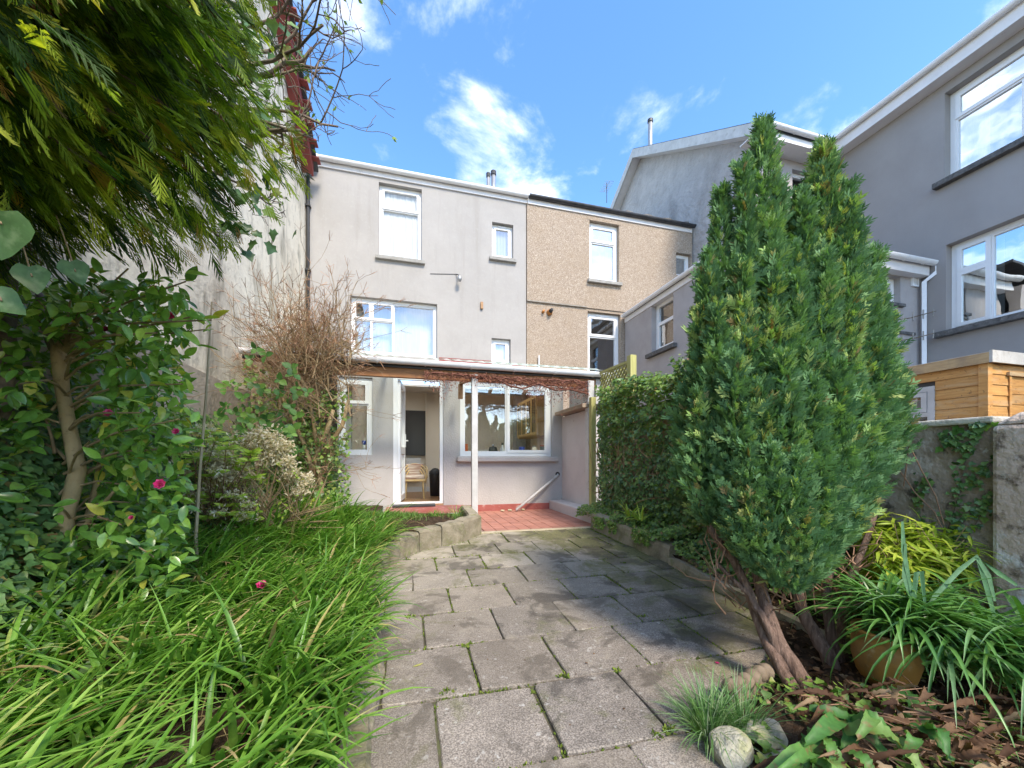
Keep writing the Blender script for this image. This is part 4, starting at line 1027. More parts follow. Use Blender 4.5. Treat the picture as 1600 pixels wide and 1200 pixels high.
# lattice at the left end of the canopy
for k in range(5):
    x = -1.86 + k * .14; MB().box(x, x + .018, 5.385, 5.40, .6, ZC - .17).build('lattice_slat', M['driftwood'], cn)
for k in range(11):
    z = .7 + k * .14; MB().box(-1.87, -1.20, 5.401, 5.413, z, z + .018).build('lattice_slat', M['driftwood'], cn)

# side wall with plank shelf and low ledge
sw = E('side_wall', 'short pale boundary wall tinted lilac for shade at the right of the tiled floor', 'wall', (2.75, 6, .2))
MB().box(2.655, 2.88, 5.40, 6.497, .15, 1.86).build('masonry', M['shade_tinted_render'], sw)
MB().box(2.80, 2.95, 5.44, 6.49, 1.95, 2.42).build('upper_masonry', M['kitchen_render'], sw)
MB().box(2.40, 2.654, 4.62, 6.49, .12, TZ + .16).build('ledge', M['shade_tinted_render'], sw, bevel=.02)
pk = MB().box(2.50, 2.90, 5.30, 6.46, 1.875, 1.94).build('coping_plank', M['driftwood'], sw, bevel=.008)
# waste pipe
a, b2 = onY(872, 742, YK - .03), onY(806, 797, YK - .28)
wpp = E('waste_pipe', 'thin cream waste pipe slanting down from the wall to the red tiles', 'pipe', (b2.x, b2.y, TZ))
MB().tube([(a.x, YK + .02, a.z + .01), (a.x, YK - .04, a.z), (b2.x, YK - .30, TZ + .03)], .022, 10).build('pipe', M['painted_wood'], wpp, smooth=True)
MB().tube([(a.x, YK + .0, a.z + .012), (a.x, YK - .012, a.z + .012)], .042, 12).build('collar', M['darkgrey'], wpp)
for k, (x, y) in enumerate(((785, 796), (797, 797), (818, 796.5))):
    c = onY(x, y, YK - .22)
    v = MB().ball((c.x, YK - .22 + .02 * k, TZ + .018), .035, 8, 6, (1.2, .8, .5)); v.build('pebble', M['yellowedge'], smooth=True, jitter=.002, label=['left yellow stone by the foot of the waste pipe', 'middle yellow stone touching the foot of the waste pipe', 'right yellow stone beyond the foot of the waste pipe'][k], cat='stone')

# ================================================================== KERBS
def block(parent, p0, p1, w, z0, z1, m, name='kerb_block', side=1, nseg=4):
    """an uneven stone block between two plan points, w wide to its left"""
    p0, p1 = Vector(p0), Vector(p1); d = (p1 - p0); n = Vector((-d.y, d.x, 0)).normalized() * w * side
    b = MB(); rows = []
    for k in range(nseg + 1):
        t = k / nseg; p = p0.lerp(p1, t); j = lambda s=.006: random.gauss(0, s)
        e = .005 if k in (0, nseg) else 0
        sh = d.normalized() * (.0025 if k == 0 else (-.0025 if k == nseg else 0))
        p = p + sh
        zt = z1(p) if callable(z1) else z1; zb = z0(p) if callable(z0) else z0
        rows.append([p + Vector((0, 0, zb - p.z)), p + n * .0 + Vector((j(.003), j(.003), zt - .03 - p.z)), p + n * .10 + Vector((0, 0, zt - e - p.z + j(.003))),
                     p + n * .9 + Vector((0, 0, zt - e - p.z + j(.004))), p + n + Vector((0, 0, zt - .03 - p.z)), p + n + Vector((0, 0, zb - p.z))])
    for r_ in rows: b.v += [tuple(q) for q in r_]
    for k in range(nseg):
        for i in range(5):
            a = k * 6 + i; b.f.append((a, a + 6, a + 7, a + 1))
    b.f.append(tuple(range(6))); b.f.append(tuple(range(nseg * 6 + 5, nseg * 6 - 1, -1)))
    return b.build(name, m, parent)
rk_ = E('stone_kerb', 'straight mossy stone kerb along the right side of the patio below the ivy', 'kerb', (2.3, 3.4, .1))
for (ya_, yb_, hgt) in ((4.52, 3.98, .20), (3.98, 3.44, .20), (3.44, 2.98, .17)):
    block(rk_, (2.25, ya_, 0), (2.27, yb_, 0), .13, lambda p: gz(p.y) - .05, lambda p, hh=hgt: gz(p.y) + hh, M['kerbstone'])
for (ya_, yb_) in ((2.97, 2.45), (2.45, 1.93), (1.93, 1.5)):
    block(rk_, (2.25 - (2.97 - ya_) * .08, ya_, 0), (2.25 - (2.97 - yb_) * .08, yb_, 0), .07, lambda p: gz(p.y) - .05, lambda p: gz(p.y) + .075, M['kerbstone'])
lk = E('curved_kerb', 'curved rough stone kerb holding back the left flower bed', 'kerb', (.2, 4, .1))
LK = [onG(758, 838), onG(725, 846), onG(690, 853), onG(655, 861), onG(626, 873), onG(606, 887), onG(597, 902)]
LK += [Vector((-.24, 3.0, 0)), Vector((-.21, 2.6, 0)), Vector((-.17, 2.2, 0)), Vector((-.13, 1.85, 0)), Vector((-.15, 1.55, 0)), Vector((-.13, 1.25, 0)), Vector((-.19, .95, 0)), Vector((-.2, .6, 0))]
for p in LK: p.z = 0
LK[0] = Vector((.80, 4.50, 0))
def lk_h(i): return [.235, .225, .21, .195, .17, .145, .12, .09, .07, .06, .05, .045, .045, .045][min(i, 13)]
for i in range(len(LK) - 1):
    h0 = lk_h(i)
    block(lk, LK[i + 1], LK[i], .15, lambda p: gz(p.y) - .05, lambda p, h0=h0: gz(p.y) + h0, M['kerbstone'], side=1, nseg=5)
# end block toward the house, beside the tiles
block(lk, LK[0] + Vector((-.02, .01, 0)), Vector((.80, 5.42, 0)), .14, lambda p: .12, lambda p: gz(p.y) + .245, M['kerbstone'], side=1, nseg=5)
def rope(label, p0, p1, n, r=.036):
    ro = E('rope_edging', label, 'edging', ((p0[0] + p1[0]) / 2, (p0[1] + p1[1]) / 2, gz(p0[1])))
    for k in range(n):
        t = (k + .5) / n; x = p0[0] + (p1[0] - p0[0]) * t; y = p0[1] + (p1[1] - p0[1]) * t
        MB().ball((x, y, gz(y) + p0[2] + random.gauss(0, .002)), r, 10, 7, (1.0, 1.0, .95)).build('rope_twist', M['ropestone'], ro, smooth=True)
    a, b = Vector((p0[0], p0[1], gz(p0[1]) + p0[2] - .05)), Vector((p1[0], p1[1], gz(p1[1]) + p0[2] - .05))
    MB().bar(a, b, .045, .09).build('edging_base', M['ropestone'], ro)
rope('short run of rope-top edging in front of the conifer stems', (1.26, 1.29, .075), (1.66, 1.38, .075), 8)
rope('rope-top edging behind the low kerb under the ivy', (2.36, 2.9, .08), (2.26, 2.2, .08), 13, .03)

# ================================================================== BED SOIL
def bed(name, xs_of, y0, y1, hf, m, nx=26, ny=60):
    b = MB()
    for j in range(ny + 1):
        y = y0 + (y1 - y0) * j / ny; xa, xb_ = xs_of(y)
        for i in range(nx + 1):
            x = xa + (xb_ - xa) * i / nx
            b.v.append((x, y, hf(x, y) + random.gauss(0, .008)))
    b.f = [(j * (nx + 1) + i, j * (nx + 1) + i + 1, (j + 1) * (nx + 1) + i + 1, (j + 1) * (nx + 1) + i) for j in range(ny) for i in range(nx)]
    return b.build(name, m, kind='structure', smooth=True)
lky = [p.y for p in LK][::-1]; lkx = [p.x for p in LK][::-1]
def kerb_x(y): return float(np.interp(y, lky + [4.51, 5.45], lkx + [.78, .78]))
def bed_z(x, y):
    kx_ = kerb_x(y); hh = float(np.interp(y, [0, 2.2, 3.4, 4.2, 4.6, 5.35], [.03, .045, .11, .18, .175, .11]))
    k_ = float(np.interp(y, [0, 3.9, 4.8], [1, 1, .25]))
    return gz(y) + hh + k_ * min(max((kx_ - x) * .14, 0), .12 + .05 * min(max(y - 1, 0), 2))
bed('flower_bed', lambda y: (-2.06, kerb_x(y) - .10 if y < 5.42 else -.46), -.6, 6.48, bed_z, M['soil'])
def rbx(y): return float(np.interp(y, [-.5, .9, 1.25, 1.5, 1.9, 3.0, 4.5, 5.4], [.95, 1.0, 1.22, 1.72, 2.2, 2.31, 2.31, 2.36]))
def rbed_z(x, y):
    hh = float(np.interp(y, [0, 1.5, 2.9, 3.1, 4.6], [.02, .04, .05, .13, .13])); return gz(y) + hh - (.035 if y < 2 else 0) * min(1, (2.2 - y)) + min(max(x - rbx(y), 0) * .06, .07)
bed('planting_border', lambda y: (rbx(y), 2.80), -.6, 4.60, rbed_z, M['soil'], nx=20)
# patio ground under the right edge is filled by soil; grass strip grows on the left
# ================================================================== FOLIAGE TOOLS
def leaf_mats():
    L = {}
    L['strap'] = leafmat('strap_leaf', [(.0, (.070, .175, .024)), (.35, (.125, .275, .032)), (.75, (.190, .360, .050)), (.93, (.29, .45, .09)), (.965, (.46, .42, .14)), (1, (.40, .28, .14))], .38, .35, .5)
    L['dead_strap'] = leafmat('withered_strap_leaf', [(.0, (.30, .22, .10)), (.5, (.45, .37, .18)), (1, (.42, .45, .15))], .7, .3, .2)
    L['lawn'] = leafmat('lawn_grass', [(.0, (.060, .135, .020)), (.5, (.115, .235, .038)), (.9, (.18, .30, .06)), (1, (.30, .27, .13))], .5, .3)
    L['agap'] = leafmat('agapanthus_leaf', [(.0, (.045, .135, .024)), (.5, (.085, .215, .040)), (.85, (.14, .29, .07)), (1, (.17, .29, .13))], .35, .22, .5)
    L['blue_strap'] = leafmat('bluish_strap_leaf', [(.0, (.08, .18, .09)), (.6, (.13, .26, .13)), (1, (.18, .29, .18))], .4, .2, .4)
    L['carex'] = leafmat('sedge_leaf', [(.0, (.06, .15, .035)), (.5, (.12, .25, .07)), (.85, (.20, .34, .11)), (1, (.33, .38, .26))], .45, .25)
    L['bamboo'] = leafmat('lime_bamboo_leaf', [(.0, (.24, .34, .035)), (.5, (.40, .50, .05)), (.85, (.54, .60, .08)), (1, (.52, .44, .12))], .5, .45)
    L['conifer'] = leafmat('conifer_spray', [(.0, (.085, .185, .085)), (.35, (.170, .315, .125)), (.70, (.265, .425, .145)), (.90, (.38, .52, .16)), (.97, (.38, .44, .15)), (1, (.26, .17, .08))], .6, .30, .25)
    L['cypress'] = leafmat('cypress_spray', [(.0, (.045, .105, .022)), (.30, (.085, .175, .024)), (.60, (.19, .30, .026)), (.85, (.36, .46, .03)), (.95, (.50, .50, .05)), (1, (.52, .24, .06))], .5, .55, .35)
    L['cypress_in'] = leafmat('inner_cypress_spray', [(.0, (.045, .095, .028)), (.7, (.085, .165, .04)), (.93, (.065, .10, .03)), (1, (.20, .09, .035))], .6, .2, .25)  # darker copy of the spray colours, inner shade painted in
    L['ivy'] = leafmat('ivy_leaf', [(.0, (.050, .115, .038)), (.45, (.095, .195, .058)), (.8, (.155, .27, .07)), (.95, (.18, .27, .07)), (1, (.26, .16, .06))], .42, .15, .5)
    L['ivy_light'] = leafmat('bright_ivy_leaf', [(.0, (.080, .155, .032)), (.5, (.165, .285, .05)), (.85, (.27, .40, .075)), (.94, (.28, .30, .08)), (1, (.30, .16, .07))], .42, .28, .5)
    L['camellia'] = leafmat('camellia_leaf', [(.0, (.080, .18, .032)), (.45, (.15, .31, .046)), (.8, (.25, .42, .07)), (.94, (.34, .44, .07)), (1, (.55, .42, .06))], .25, .32, .55, patchc=(60, .66, .72, (.16, .12, .04)))
    L['bigleaf'] = leafmat('large_ivy_leaf', [(.0, (.07, .15, .05)), (1, (.13, .24, .08))], .4, .35, .4, patchc=(28, .52, .70, (.19, .28, .13)))
    L['pieris'] = leafmat('yellow_green_leaf', [(.0, (.22, .36, .04)), (.5, (.38, .54, .06)), (.9, (.54, .62, .10)), (1, (.36, .22, .07))], .4, .3)
    L['cream'] = leafmat('cream_blossom', [(.0, (.50, .40, .26)), (.5, (.68, .58, .42)), (1, (.80, .74, .60))], .7, .35, .2)
    L['bramble'] = leafmat('bramble_leaf', [(.0, (.05, .14, .03)), (.6, (.10, .23, .045)), (1, (.19, .33, .07))], .45, .3)
    L['fern'] = leafmat('fern_strap_leaf', [(.0, (.05, .14, .03)), (.6, (.09, .21, .045)), (1, (.18, .27, .07))], .5, .25, .3, patchc=(22, .56, .68, (.20, .12, .05)))
    L['dead'] = leafmat('dead_leaf', [(.0, (.05, .026, .015)), (.45, (.10, .052, .028)), (.8, (.17, .10, .055)), (1, (.30, .22, .13))], .8, .15, .2)
    L['yellow'] = leafmat('yellow_leaf', [(.0, (.48, .46, .12)), (1, (.55, .50, .20))], .6, .3)
    L['moss'] = leafmat('moss_tuft', [(.0, (.07, .11, .015)), (.5, (.15, .21, .03)), (1, (.27, .33, .06))], .8, .3, .2)
    L['pink'] = leafmat('camellia_petal', [(.0, (.55, .02, .14)), (.5, (.68, .045, .22)), (1, (.80, .16, .36))], .5, .25)
    L['budgreen'] = leafmat('fresh_bud', [(.0, (.16, .26, .04)), (1, (.26, .36, .08))], .5, .3)
    return L
L = leaf_mats()

def on_trunk(P):
    """leaves that would sit between the eye and the camellia's bare trunk"""
    P = np.asarray(P); rel = P - [0, 0, CAM_Z]; f_ = rel[:, 0] * _s + rel[:, 1] * _c; g_ = rel[:, 0] * _c - rel[:, 1] * _s
    x = 800 + F_PX * g_ / np.maximum(f_, .05); y = HORIZON - F_PX * rel[:, 2] / np.maximum(f_, .05)
    return (x > 62) & (x < 158) & (y > 535) & (y < 815) & (f_ < 2.02)
def unit(v): return v / np.maximum(np.linalg.norm(v, axis=-1, keepdims=True), 1e-9)
def frames(d, up):
    """d: (n,3) forward; up: (n,3) rough normal -> rotation with columns side, forward, normal"""
    d = unit(d); s = unit(np.cross(d, up)); n = np.cross(s, d)
    return np.stack([s, d, n], axis=-1)
def scatter(name, tv, tf, P, D, U, S, m, parent=None, rnd=None, smooth=False, sx=None, **kw):
    """copies of a small template (tv: k x 3, y forward, z normal; tf: faces) joined as one mesh"""
    tv = np.asarray(tv, float); n = len(P); k = len(tv)
    Rm = frames(D, U)
    T = np.repeat(tv[None], n, 0) * np.asarray(S, float).reshape(n, 1, -1)
    if sx is not None: T[:, :, 0] *= np.asarray(sx)[:, None]
    V = np.einsum('nij,nkj->nki', Rm, T) + np.asarray(P)[:, None, :]
    nper = [len(f) for f in tf]; flat = np.concatenate([np.array(f) for f in tf])
    F = (flat[None, :] + (np.arange(n) * k)[:, None]).ravel()
    tot = np.tile(nper, n)
    base = np.array(wloc(parent)) if parent is not None else (np.array(kw['origin']) if kw.get('origin') is not None else np.zeros(3))
    V = V.reshape(-1, 3) - base
    rnd = rng.random(n) if rnd is None else rnd
    me = mesh_np(name, V, F, tot, m, np.repeat(rnd, k), smooth)
    return link(name, me, parent, **kw)
def blades(name, P, az, el, ln, w, bend, m, parent=None, K=6, twist=None, rnd=None, taper=.85, vee=.25, stuff=True, **kw):
    """arching strap leaves: P base, az azimuth, el first elevation, bend total drop in angle"""
    n = len(P); ts = np.linspace(0, 1, K + 1)
    c = np.array(P, float).copy(); pts = [c.copy()]; dirs = []
    step = ln / K
    for k in range(K + 1):
        e = el - bend * (ts[k] ** 1.4)
        a = az + (0 if twist is None else twist * ts[k])
        d = np.stack([np.cos(e) * np.cos(a), np.cos(e) * np.sin(a), np.sin(e)], -1)
        dirs.append(d)
        if k < K: c = c + d * step[:, None]; pts.append(c.copy())
    V = np.zeros((n, (K + 1) * 3, 3)); F = []
    for k in range(K + 1):
        d = dirs[k]; s = unit(np.cross(d, np.array([0, 0, 1.0]) + 1e-3)); u = np.cross(s, d)
        wk = w * (np.clip(1 - ts[k] ** 3 * 1.0, .04, 1)) * (taper + (1 - taper) * math.sin(math.pi * min(ts[k] + .2, 1)))
        V[:, 3 * k] = pts[k] - s * wk[:, None] / 2 + u * (wk * vee)[:, None]
        V[:, 3 * k + 1] = pts[k]
        V[:, 3 * k + 2] = pts[k] + s * wk[:, None] / 2 + u * (wk * vee)[:, None]
        if k < K:
            a = 3 * k; F += [(a, a + 1, a + 4, a + 3), (a + 1, a + 2, a + 5, a + 4)]
    F = np.array(F); kk = (K + 1) * 3
    FF = (F[None] + (np.arange(n) * kk)[:, None, None]).ravel()
    base = np.array(wloc(parent)) if parent is not None else np.zeros(3)
    rnd = rng.random(n) if rnd is None else rnd
    me = mesh_np(name, V.reshape(-1, 3) - base, FF, 4, m, np.repeat(rnd, kk), True)
    if stuff: kw['kind'] = 'stuff'
    return link(name, me, parent, **kw)
def leaf_tpl(L_=1., W=.45, n=4, fold=.12, curl=.1):
    """an ovate leaf: outline of quads about a midrib"""
    v = []; f = []
    for k in range(n + 1):
        t = k / n; w = W * math.sin(math.pi * t ** .8) ** .75 / 2 if 0 < k < n else 0
        z = -curl * t * t
        if k in (0, n): v.append((0, t * L_, z * L_))
        else: v += [(-w, t * L_, z * L_ + fold * w * 2), (0, t * L_, z * L_), (w, t * L_, z * L_ + fold * w * 2)]
    f.append((0, 2, 1)); f.append((0, 3, 2))
    for k in range(1, n - 1):
        a = 1 + (k - 1) * 3; b = a + 3
        f += [(a, a + 1, b + 1, b), (a + 1, a + 2, b + 2, b + 1)]
    a = 1 + (n - 2) * 3; e = len(v) - 1
    f += [(a, a + 1, e), (a + 1, a + 2, e)]
    return v, f
def ivy_tpl():
    out = [(0, 0), (.30, -.16), (.42, .10), (.62, .22), (.34, .46), (.22, .70), (0, 1.0), (-.22, .70), (-.34, .46), (-.62, .22), (-.42, .10), (-.30, -.16)]
    v = [(0, .28, -.05)] + [(x, y, (.06 if abs(x) < .4 else -.02)) for x, y in out]
    f = [(0, 1 + k, 1 + (k + 1) % 12) for k in range(12)]
    return v, f
def bigleaf_tpl():
    out = [(0, 0), (.22, -.10), (.40, .04), (.50, .22), (.44, .42), (.30, .62), (.14, .86), (0, 1.0), (-.14, .86), (-.30, .62), (-.44, .42), (-.50, .22), (-.40, .04), (-.22, -.10)]
    v = [(0, .12, -.03), (0, .42, -.05), (0, .72, -.02)] + [(x, y, .05 * abs(x) + .03 * math.sin(x * 9)) for x, y in out]
    o = 3; f = [(0, o, o + 1), (0, o + 1, o + 2), (0, o + 2, o + 3), (0, o + 3, 1), (1, o + 3, o + 4), (1, o + 4, o + 5), (1, o + 5, 2), (2, o + 5, o + 6), (2, o + 6, o + 7),
             (2, o + 7, o + 8), (2, o + 8, o + 9), (2, o + 9, 1), (1, o + 9, o + 10), (1, o + 10, o + 11), (1, o + 11, 0), (0, o + 11, o + 12), (0, o + 12, o + 13), (0, o + 13, o)]
    return v, f
def ivy_small():
    out = [(0, 0), (.45, .02), (.52, .30), (.25, .58), (0, 1.0), (-.25, .58), (-.52, .30), (-.45, .02)]
    v = [(0, .3, -.05)] + [(x, y, .04) for x, y in out]
    return v, [(0, 1 + k, 1 + (k + 1) % 8) for k in range(8)]
def rnddir(n, zb=0.0):
    v = rng.normal(0, 1, (n, 3)); v[:, 2] += zb; return unit(v)
def nz(P, s=1.0, seed=0):
    """cheap smooth noise for clumping"""
    P = np.asarray(P) * s + seed
    return (np.sin(P[:, 0] * 1.7 + 1.3 * np.sin(P[:, 1] * 1.1)) + np.sin(P[:, 1] * 2.3 + 1.7 * np.sin(P[:, 2] * 1.3)) + np.sin(P[:, 2] * 1.9 + 1.1 * np.sin(P[:, 0] * 1.9))) / 3
def leaf_objects(parent, name, tv, tf, P, D, U, S, m, bend=None):
    """leaves one can pick apart: objects that share one mesh"""
    me = bpy.data.meshes.new(name); me.from_pydata([tuple(v) for v in tv], [], tf); me.materials.append(m); me.shade_smooth()
    base = np.array(wloc(parent)); Rm = frames(np.asarray(D), np.asarray(U))
    for i in range(len(P)):
        o = bpy.data.objects.new(name, me); COL.objects.link(o); o.parent = parent
        mm = Matrix(Rm[i].tolist()) @ Matrix.Diagonal(Vector(([S[i]] * 3) if np.isscalar(S[i]) else S[i]))
        o.matrix_basis = Matrix.Translation(Vector((P[i] - base).tolist())) @ mm.to_4x4()
def ggz(x, y): return gz(y)
ggy = lambda Y: .04 * np.clip(Y, -12, 4.53)

# ================================================================== MOSS AND WEEDS IN THE JOINTS
P = []
for (x0, x1, y0, y1) in slab_quads:
    for k in range(60):
        if random.random() < .5: P.append((random.uniform(x0, x1), y0 + random.gauss(0, .004)))
        else: P.append((x0 - .007 + random.gauss(0, .004), random.uniform(y0, y1)))
for i in range(9):
    for k in range(90):
        q = LK[i].lerp(LK[i + 1], rng.random()); P.append((q.x + abs(rng.normal(0, .012)) + .01, q.y - abs(rng.normal(0, .012)) - .005))
for k in range(900): yk = rng.uniform(1.6, 4.5); P.append(((2.245 if yk > 2.97 else 2.25 - (2.97 - yk) * .08 - .005) - abs(rng.normal(0, .014)), yk))
for k in range(250): P.append((rng.uniform(.82, 2.25), 4.515 + rng.normal(0, .008)))
P = np.array(P); P3 = np.column_stack([P, ggy(P[:, 1])])
keep = (nz(P3, 3.2) + .35 * (P[:, 0] - .9) + rng.normal(0, .30, len(P))) > .05
P3 = P3[keep]; n = len(P3)
P3[:, 2] -= .010
v, f = leaf_tpl(1, .5, 3)
P4 = np.repeat(P3, 5, 0) + rng.normal(0, .004, (n * 5, 3)) * [1, 1, .4]
scatter('moss', v, f, P4, rnddir(len(P4), 1.6), rnddir(len(P4)), rng.uniform(.007, .017, len(P4)), L['moss'], kind='stuff')
def tuft(c, n, r, ln, w, m, name, elmin=.7, bend=(.6, 1.6), label=None, cat=None, **kw):
    a = rng.uniform(0, 2 * np.pi, n); rr = r * np.sqrt(rng.random(n))
    P = np.column_stack([c[0] + rr * np.cos(a), c[1] + rr * np.sin(a), np.full(n, c[2])])
    az = a + rng.normal(0, .5, n)
    return blades(name, P, az, rng.uniform(elmin, 1.5, n), rng.uniform(*ln, n), rng.uniform(*w, n), rng.uniform(*bend, n), m, **kw)
# small green weeds growing out of the joints
for (px, py) in ((975, 880), (985, 922), (1002, 964), (1048, 1140), (1030, 1150), (700, 1080), (965, 1048), (640, 965), (728, 1010), (880, 1058)):
    g_ = onG(px, py)
    v, f = leaf_tpl(1, .5, 3)
    n = 26; Pn = np.array(g_)[None] + rng.normal(0, .016, (n, 3)) * [1, .6, .1]
    scatter('weeds', v, f, Pn, rnddir(n, 1.2), rnddir(n, .5), rng.uniform(.010, .024, n), L['moss'], kind='stuff')

# ================================================================== LEFT BED: STRAP-LEAVED BULBS
def bulb_leaves():
    Ps, Az, El, Ln, W, Bd = [], [], [], [], [], []
    nclump = 900
    k = 0
    while k < nclump:
        y = rng.uniform(.28, 5.0); x = rng.uniform(-1.95, kerb_x(y) - .13)
        if y > 3.95 and x > -.55: continue
        if y > 4.5: continue
        dxk = kerb_x(y) - x
        dens = 1.0 if dxk < 1.0 else (.55 if dxk < 1.35 else .16)
        if y < 1.1: dens *= .9
        if rng.random() > dens: continue
        # bare pockets of soil here and there near the camera
        if .9 < y < 1.6 and -.95 < x < -.55 and rng.random() < .75: continue
        z = bed_z(x, y) - .01
        m_ = int(rng.integers(5, 10)); a0 = rng.normal(-.35, .6); hgt = 1 + .28 * math.sin(x * 5 + y * 3.1) * math.sin(y * 4.3 - x * 2)
        big = 1.25 if y < 1.1 else 1.0
        for q in range(m_):
            Ps.append((x + rng.normal(0, .012), y + rng.normal(0, .012), z))
            Az.append(a0 + rng.normal(0, .75)); El.append(rng.uniform(.65, 1.35)); Ln.append(rng.uniform(.20, .46) * big * hgt)
            W.append(rng.uniform(.013, .027) * (1.1 if y < 1.5 else 1)); Bd.append(rng.uniform(.6, 1.9))
        k += 1
    o = blades('strap_leaf_clumps', np.array(Ps), np.array(Az), np.array(El), np.array(Ln), np.array(W), np.array(Bd), L['strap'], K=6,
           twist=rng.normal(0, .35, len(Ps)))
bulb_leaves()
# dead and yellowed strap leaves lying through the clumps
n = 420; yy = rng.uniform(.5, 4.0, n); xx = np.array([rng.uniform(-1.4, kerb_x(q) - .1) for q in yy])
blades('dead_strap_leaves', np.column_stack([xx, yy, [bed_z(p_, q_) + .05 for p_, q_ in zip(xx, yy)]]), rng.normal(-.4, .9, n), rng.uniform(.3, 1.2, n), rng.uniform(.15, .40, n), rng.uniform(.005, .012, n), rng.uniform(.8, 2.4, n), L['dead_strap'], K=6, twist=rng.normal(0, .6, n))
# broad arching leaves in the near left corner, each one to be picked out
def strap_obj(parent, base, az, el, ln, w, bend, m, tw=0, name='leaf', K=9):
    o = blades(name, np.array([base], float), np.array([az]), np.array([el]), np.array([ln]), np.array([w]), np.array([bend]), m, parent, K=K, twist=np.array([tw]), rnd=np.array([rng.random()]), stuff=False)
    return o
cl = E('agapanthus_clump', 'clump of long broad arching green leaves in the near left corner', 'plant', (-1.05, .78, bed_z(-1.05, .78)))
for k in range(70):
    c = (-1.05 + rng.normal(0, .16), .80 + rng.normal(0, .10), bed_z(-1.05, .78) - .01)
    strap_obj(cl, c, rng.normal(.05, .65), rng.uniform(.7, 1.3), rng.uniform(.45, .75), rng.uniform(.014, .024), rng.uniform(1.0, 1.9), L['strap'], rng.normal(0, .3))
cl = E('agapanthus_clump', 'upright fan of grey green leaves standing in the ivy left of the flower bed middle', 'plant', (-.98, 1.62, bed_z(-.98, 1.62)))
for k in range(34):
    c = (-.98 + rng.normal(0, .09), 1.62 + rng.normal(0, .07), bed_z(-.98, 1.6) - .01)
    strap_obj(cl, c, rng.uniform(0, 6.28), rng.uniform(.9, 1.45), rng.uniform(.3, .48), rng.uniform(.013, .020), rng.uniform(.3, 1.1), L['strap'], rng.normal(0, .3))
# short lawn near the step, with weeds
n = 9000
xx = rng.uniform(-1.3, .72, n); yy = rng.uniform(4.15, 5.38, n)
kx_ = np.array([kerb_x(y) for y in yy]); ok = (xx < kx_ - .16) & ((rng.random(n) < np.clip((.15 - xx) * 2.6, .05, 1)) | (nz(np.column_stack([xx, yy, yy]), 9) > .5))
ok &= ~((yy < 4.45) & (xx > -.35) & (nz(np.column_stack([xx, yy, yy]), 7) < .2))
xx, yy = xx[ok], yy[ok]; n = len(xx)
P = np.column_stack([xx, yy, [bed_z(a, b) - .005 for a, b in zip(xx, yy)]])
blades('lawn', P, rng.uniform(0, 6.28, n), rng.uniform(.8, 1.5, n), rng.uniform(.04, .10, n), rng.uniform(.004, .007, n), rng.uniform(.3, 1.4, n), L['lawn'], K=3)
for (px, py, s, lab) in ((712, 806, .16, 'small bright green daffodil tuft by the white edge near the post'), (679, 808, .10, 'small weed tuft in front of the door step left of the daffodil tuft')):
    g_ = onT(px, py, 4.95); c = (g_.x, g_.y, bed_z(g_.x, g_.y))
    e_ = E('leaf_tuft', lab, 'plant', c)
    tuft(c, 30, .05, (s * .7, s * 1.3), (.008, .012), L['strap'], 'leaves', parent=e_, stuff=True)
# fallen leaf litter on bare soil
def litter(n, xr, yr, zf, s=(.012, .03), m=None, name='leaf_litter', cond=None):
    x = rng.uniform(*xr, n); y = rng.uniform(*yr, n)
    if cond is not None:
        k = cond(x, y); x, y = x[k], y[k]
    P = np.column_stack([x, y, [zf(a, b) + rng.uniform(.004, .016) for a, b in zip(x, y)]])
    v, f = leaf_tpl(1, .55, 3, .2, .3)
    d = rnddir(len(x)); d[:, 2] *= .35; u = rnddir(len(x)) * .6 + [0, 0, 1]
    return scatter(name, v, f, P, d, u, rng.uniform(*s, len(x)), m or L['dead'], kind='stuff')
litter(3500, (-1.8, .75), (.5, 5.4), bed_z, cond=lambda x, y: x < np.array([kerb_x(q) for q in y]) - .15)

n = 170; v, f = leaf_tpl(1, .6, 3, .1, .1)
x = np.where(rng.random(n) < .6, rng.uniform(1.2, 2.2, n), rng.uniform(-.1, 1.6, n)); y = rng.uniform(.9, 4.4, n)
d = rnddir(n) * [1, 1, .15]
scatter('patio_debris', v, f, np.column_stack([x, y, ggy(y) + .006]), d, np.tile([0, 0, 1.], (n, 1)) + rng.normal(0, .15, (n, 3)), rng.uniform(.006, .018, n), L['dead'], kind='stuff')
# single leaves and blooms lying about
def one_leaf(px, py, s, m, label, name='fallen_leaf', az=0., dz=.0, cat='leaf', lift=.004, w=.34):
    g_ = onG(px, py, dz); v, f = leaf_tpl(1, w, 5, .06, .05); a = az
    v = [(s * (x * math.cos(a) - y * math.sin(a)), s * (x * math.sin(a) + y * math.cos(a)), s * abs(z) + lift) for x, y, z in v]
    me = bpy.data.meshes.new(name); me.from_pydata(v, [], f); me.materials.append(m); me.shade_smooth()
    link(name, me, None, label=label, cat=cat, origin=(g_.x, g_.y, g_.z))
one_leaf(645, 1043, .055, L['yellow'], 'pale yellow narrow leaf lying on a slab at the left of the patio', az=R(-70), w=.26)
one_leaf(599, 1079, .022, L['yellow'], 'tiny cream petal at the left edge of the patio', 'fallen_petal', R(40), cat='petal', w=.7)
one_leaf(1124, 1038, .022, L['pink'], 'small pink petal on a slab near the conifer', 'fallen_petal', R(20), cat='petal', w=.8)
one_leaf(1112, 1052, .014, L['cream'], 'white petal scrap beside the pink petal near the conifer', 'fallen_petal', R(60), cat='petal', w=.8)

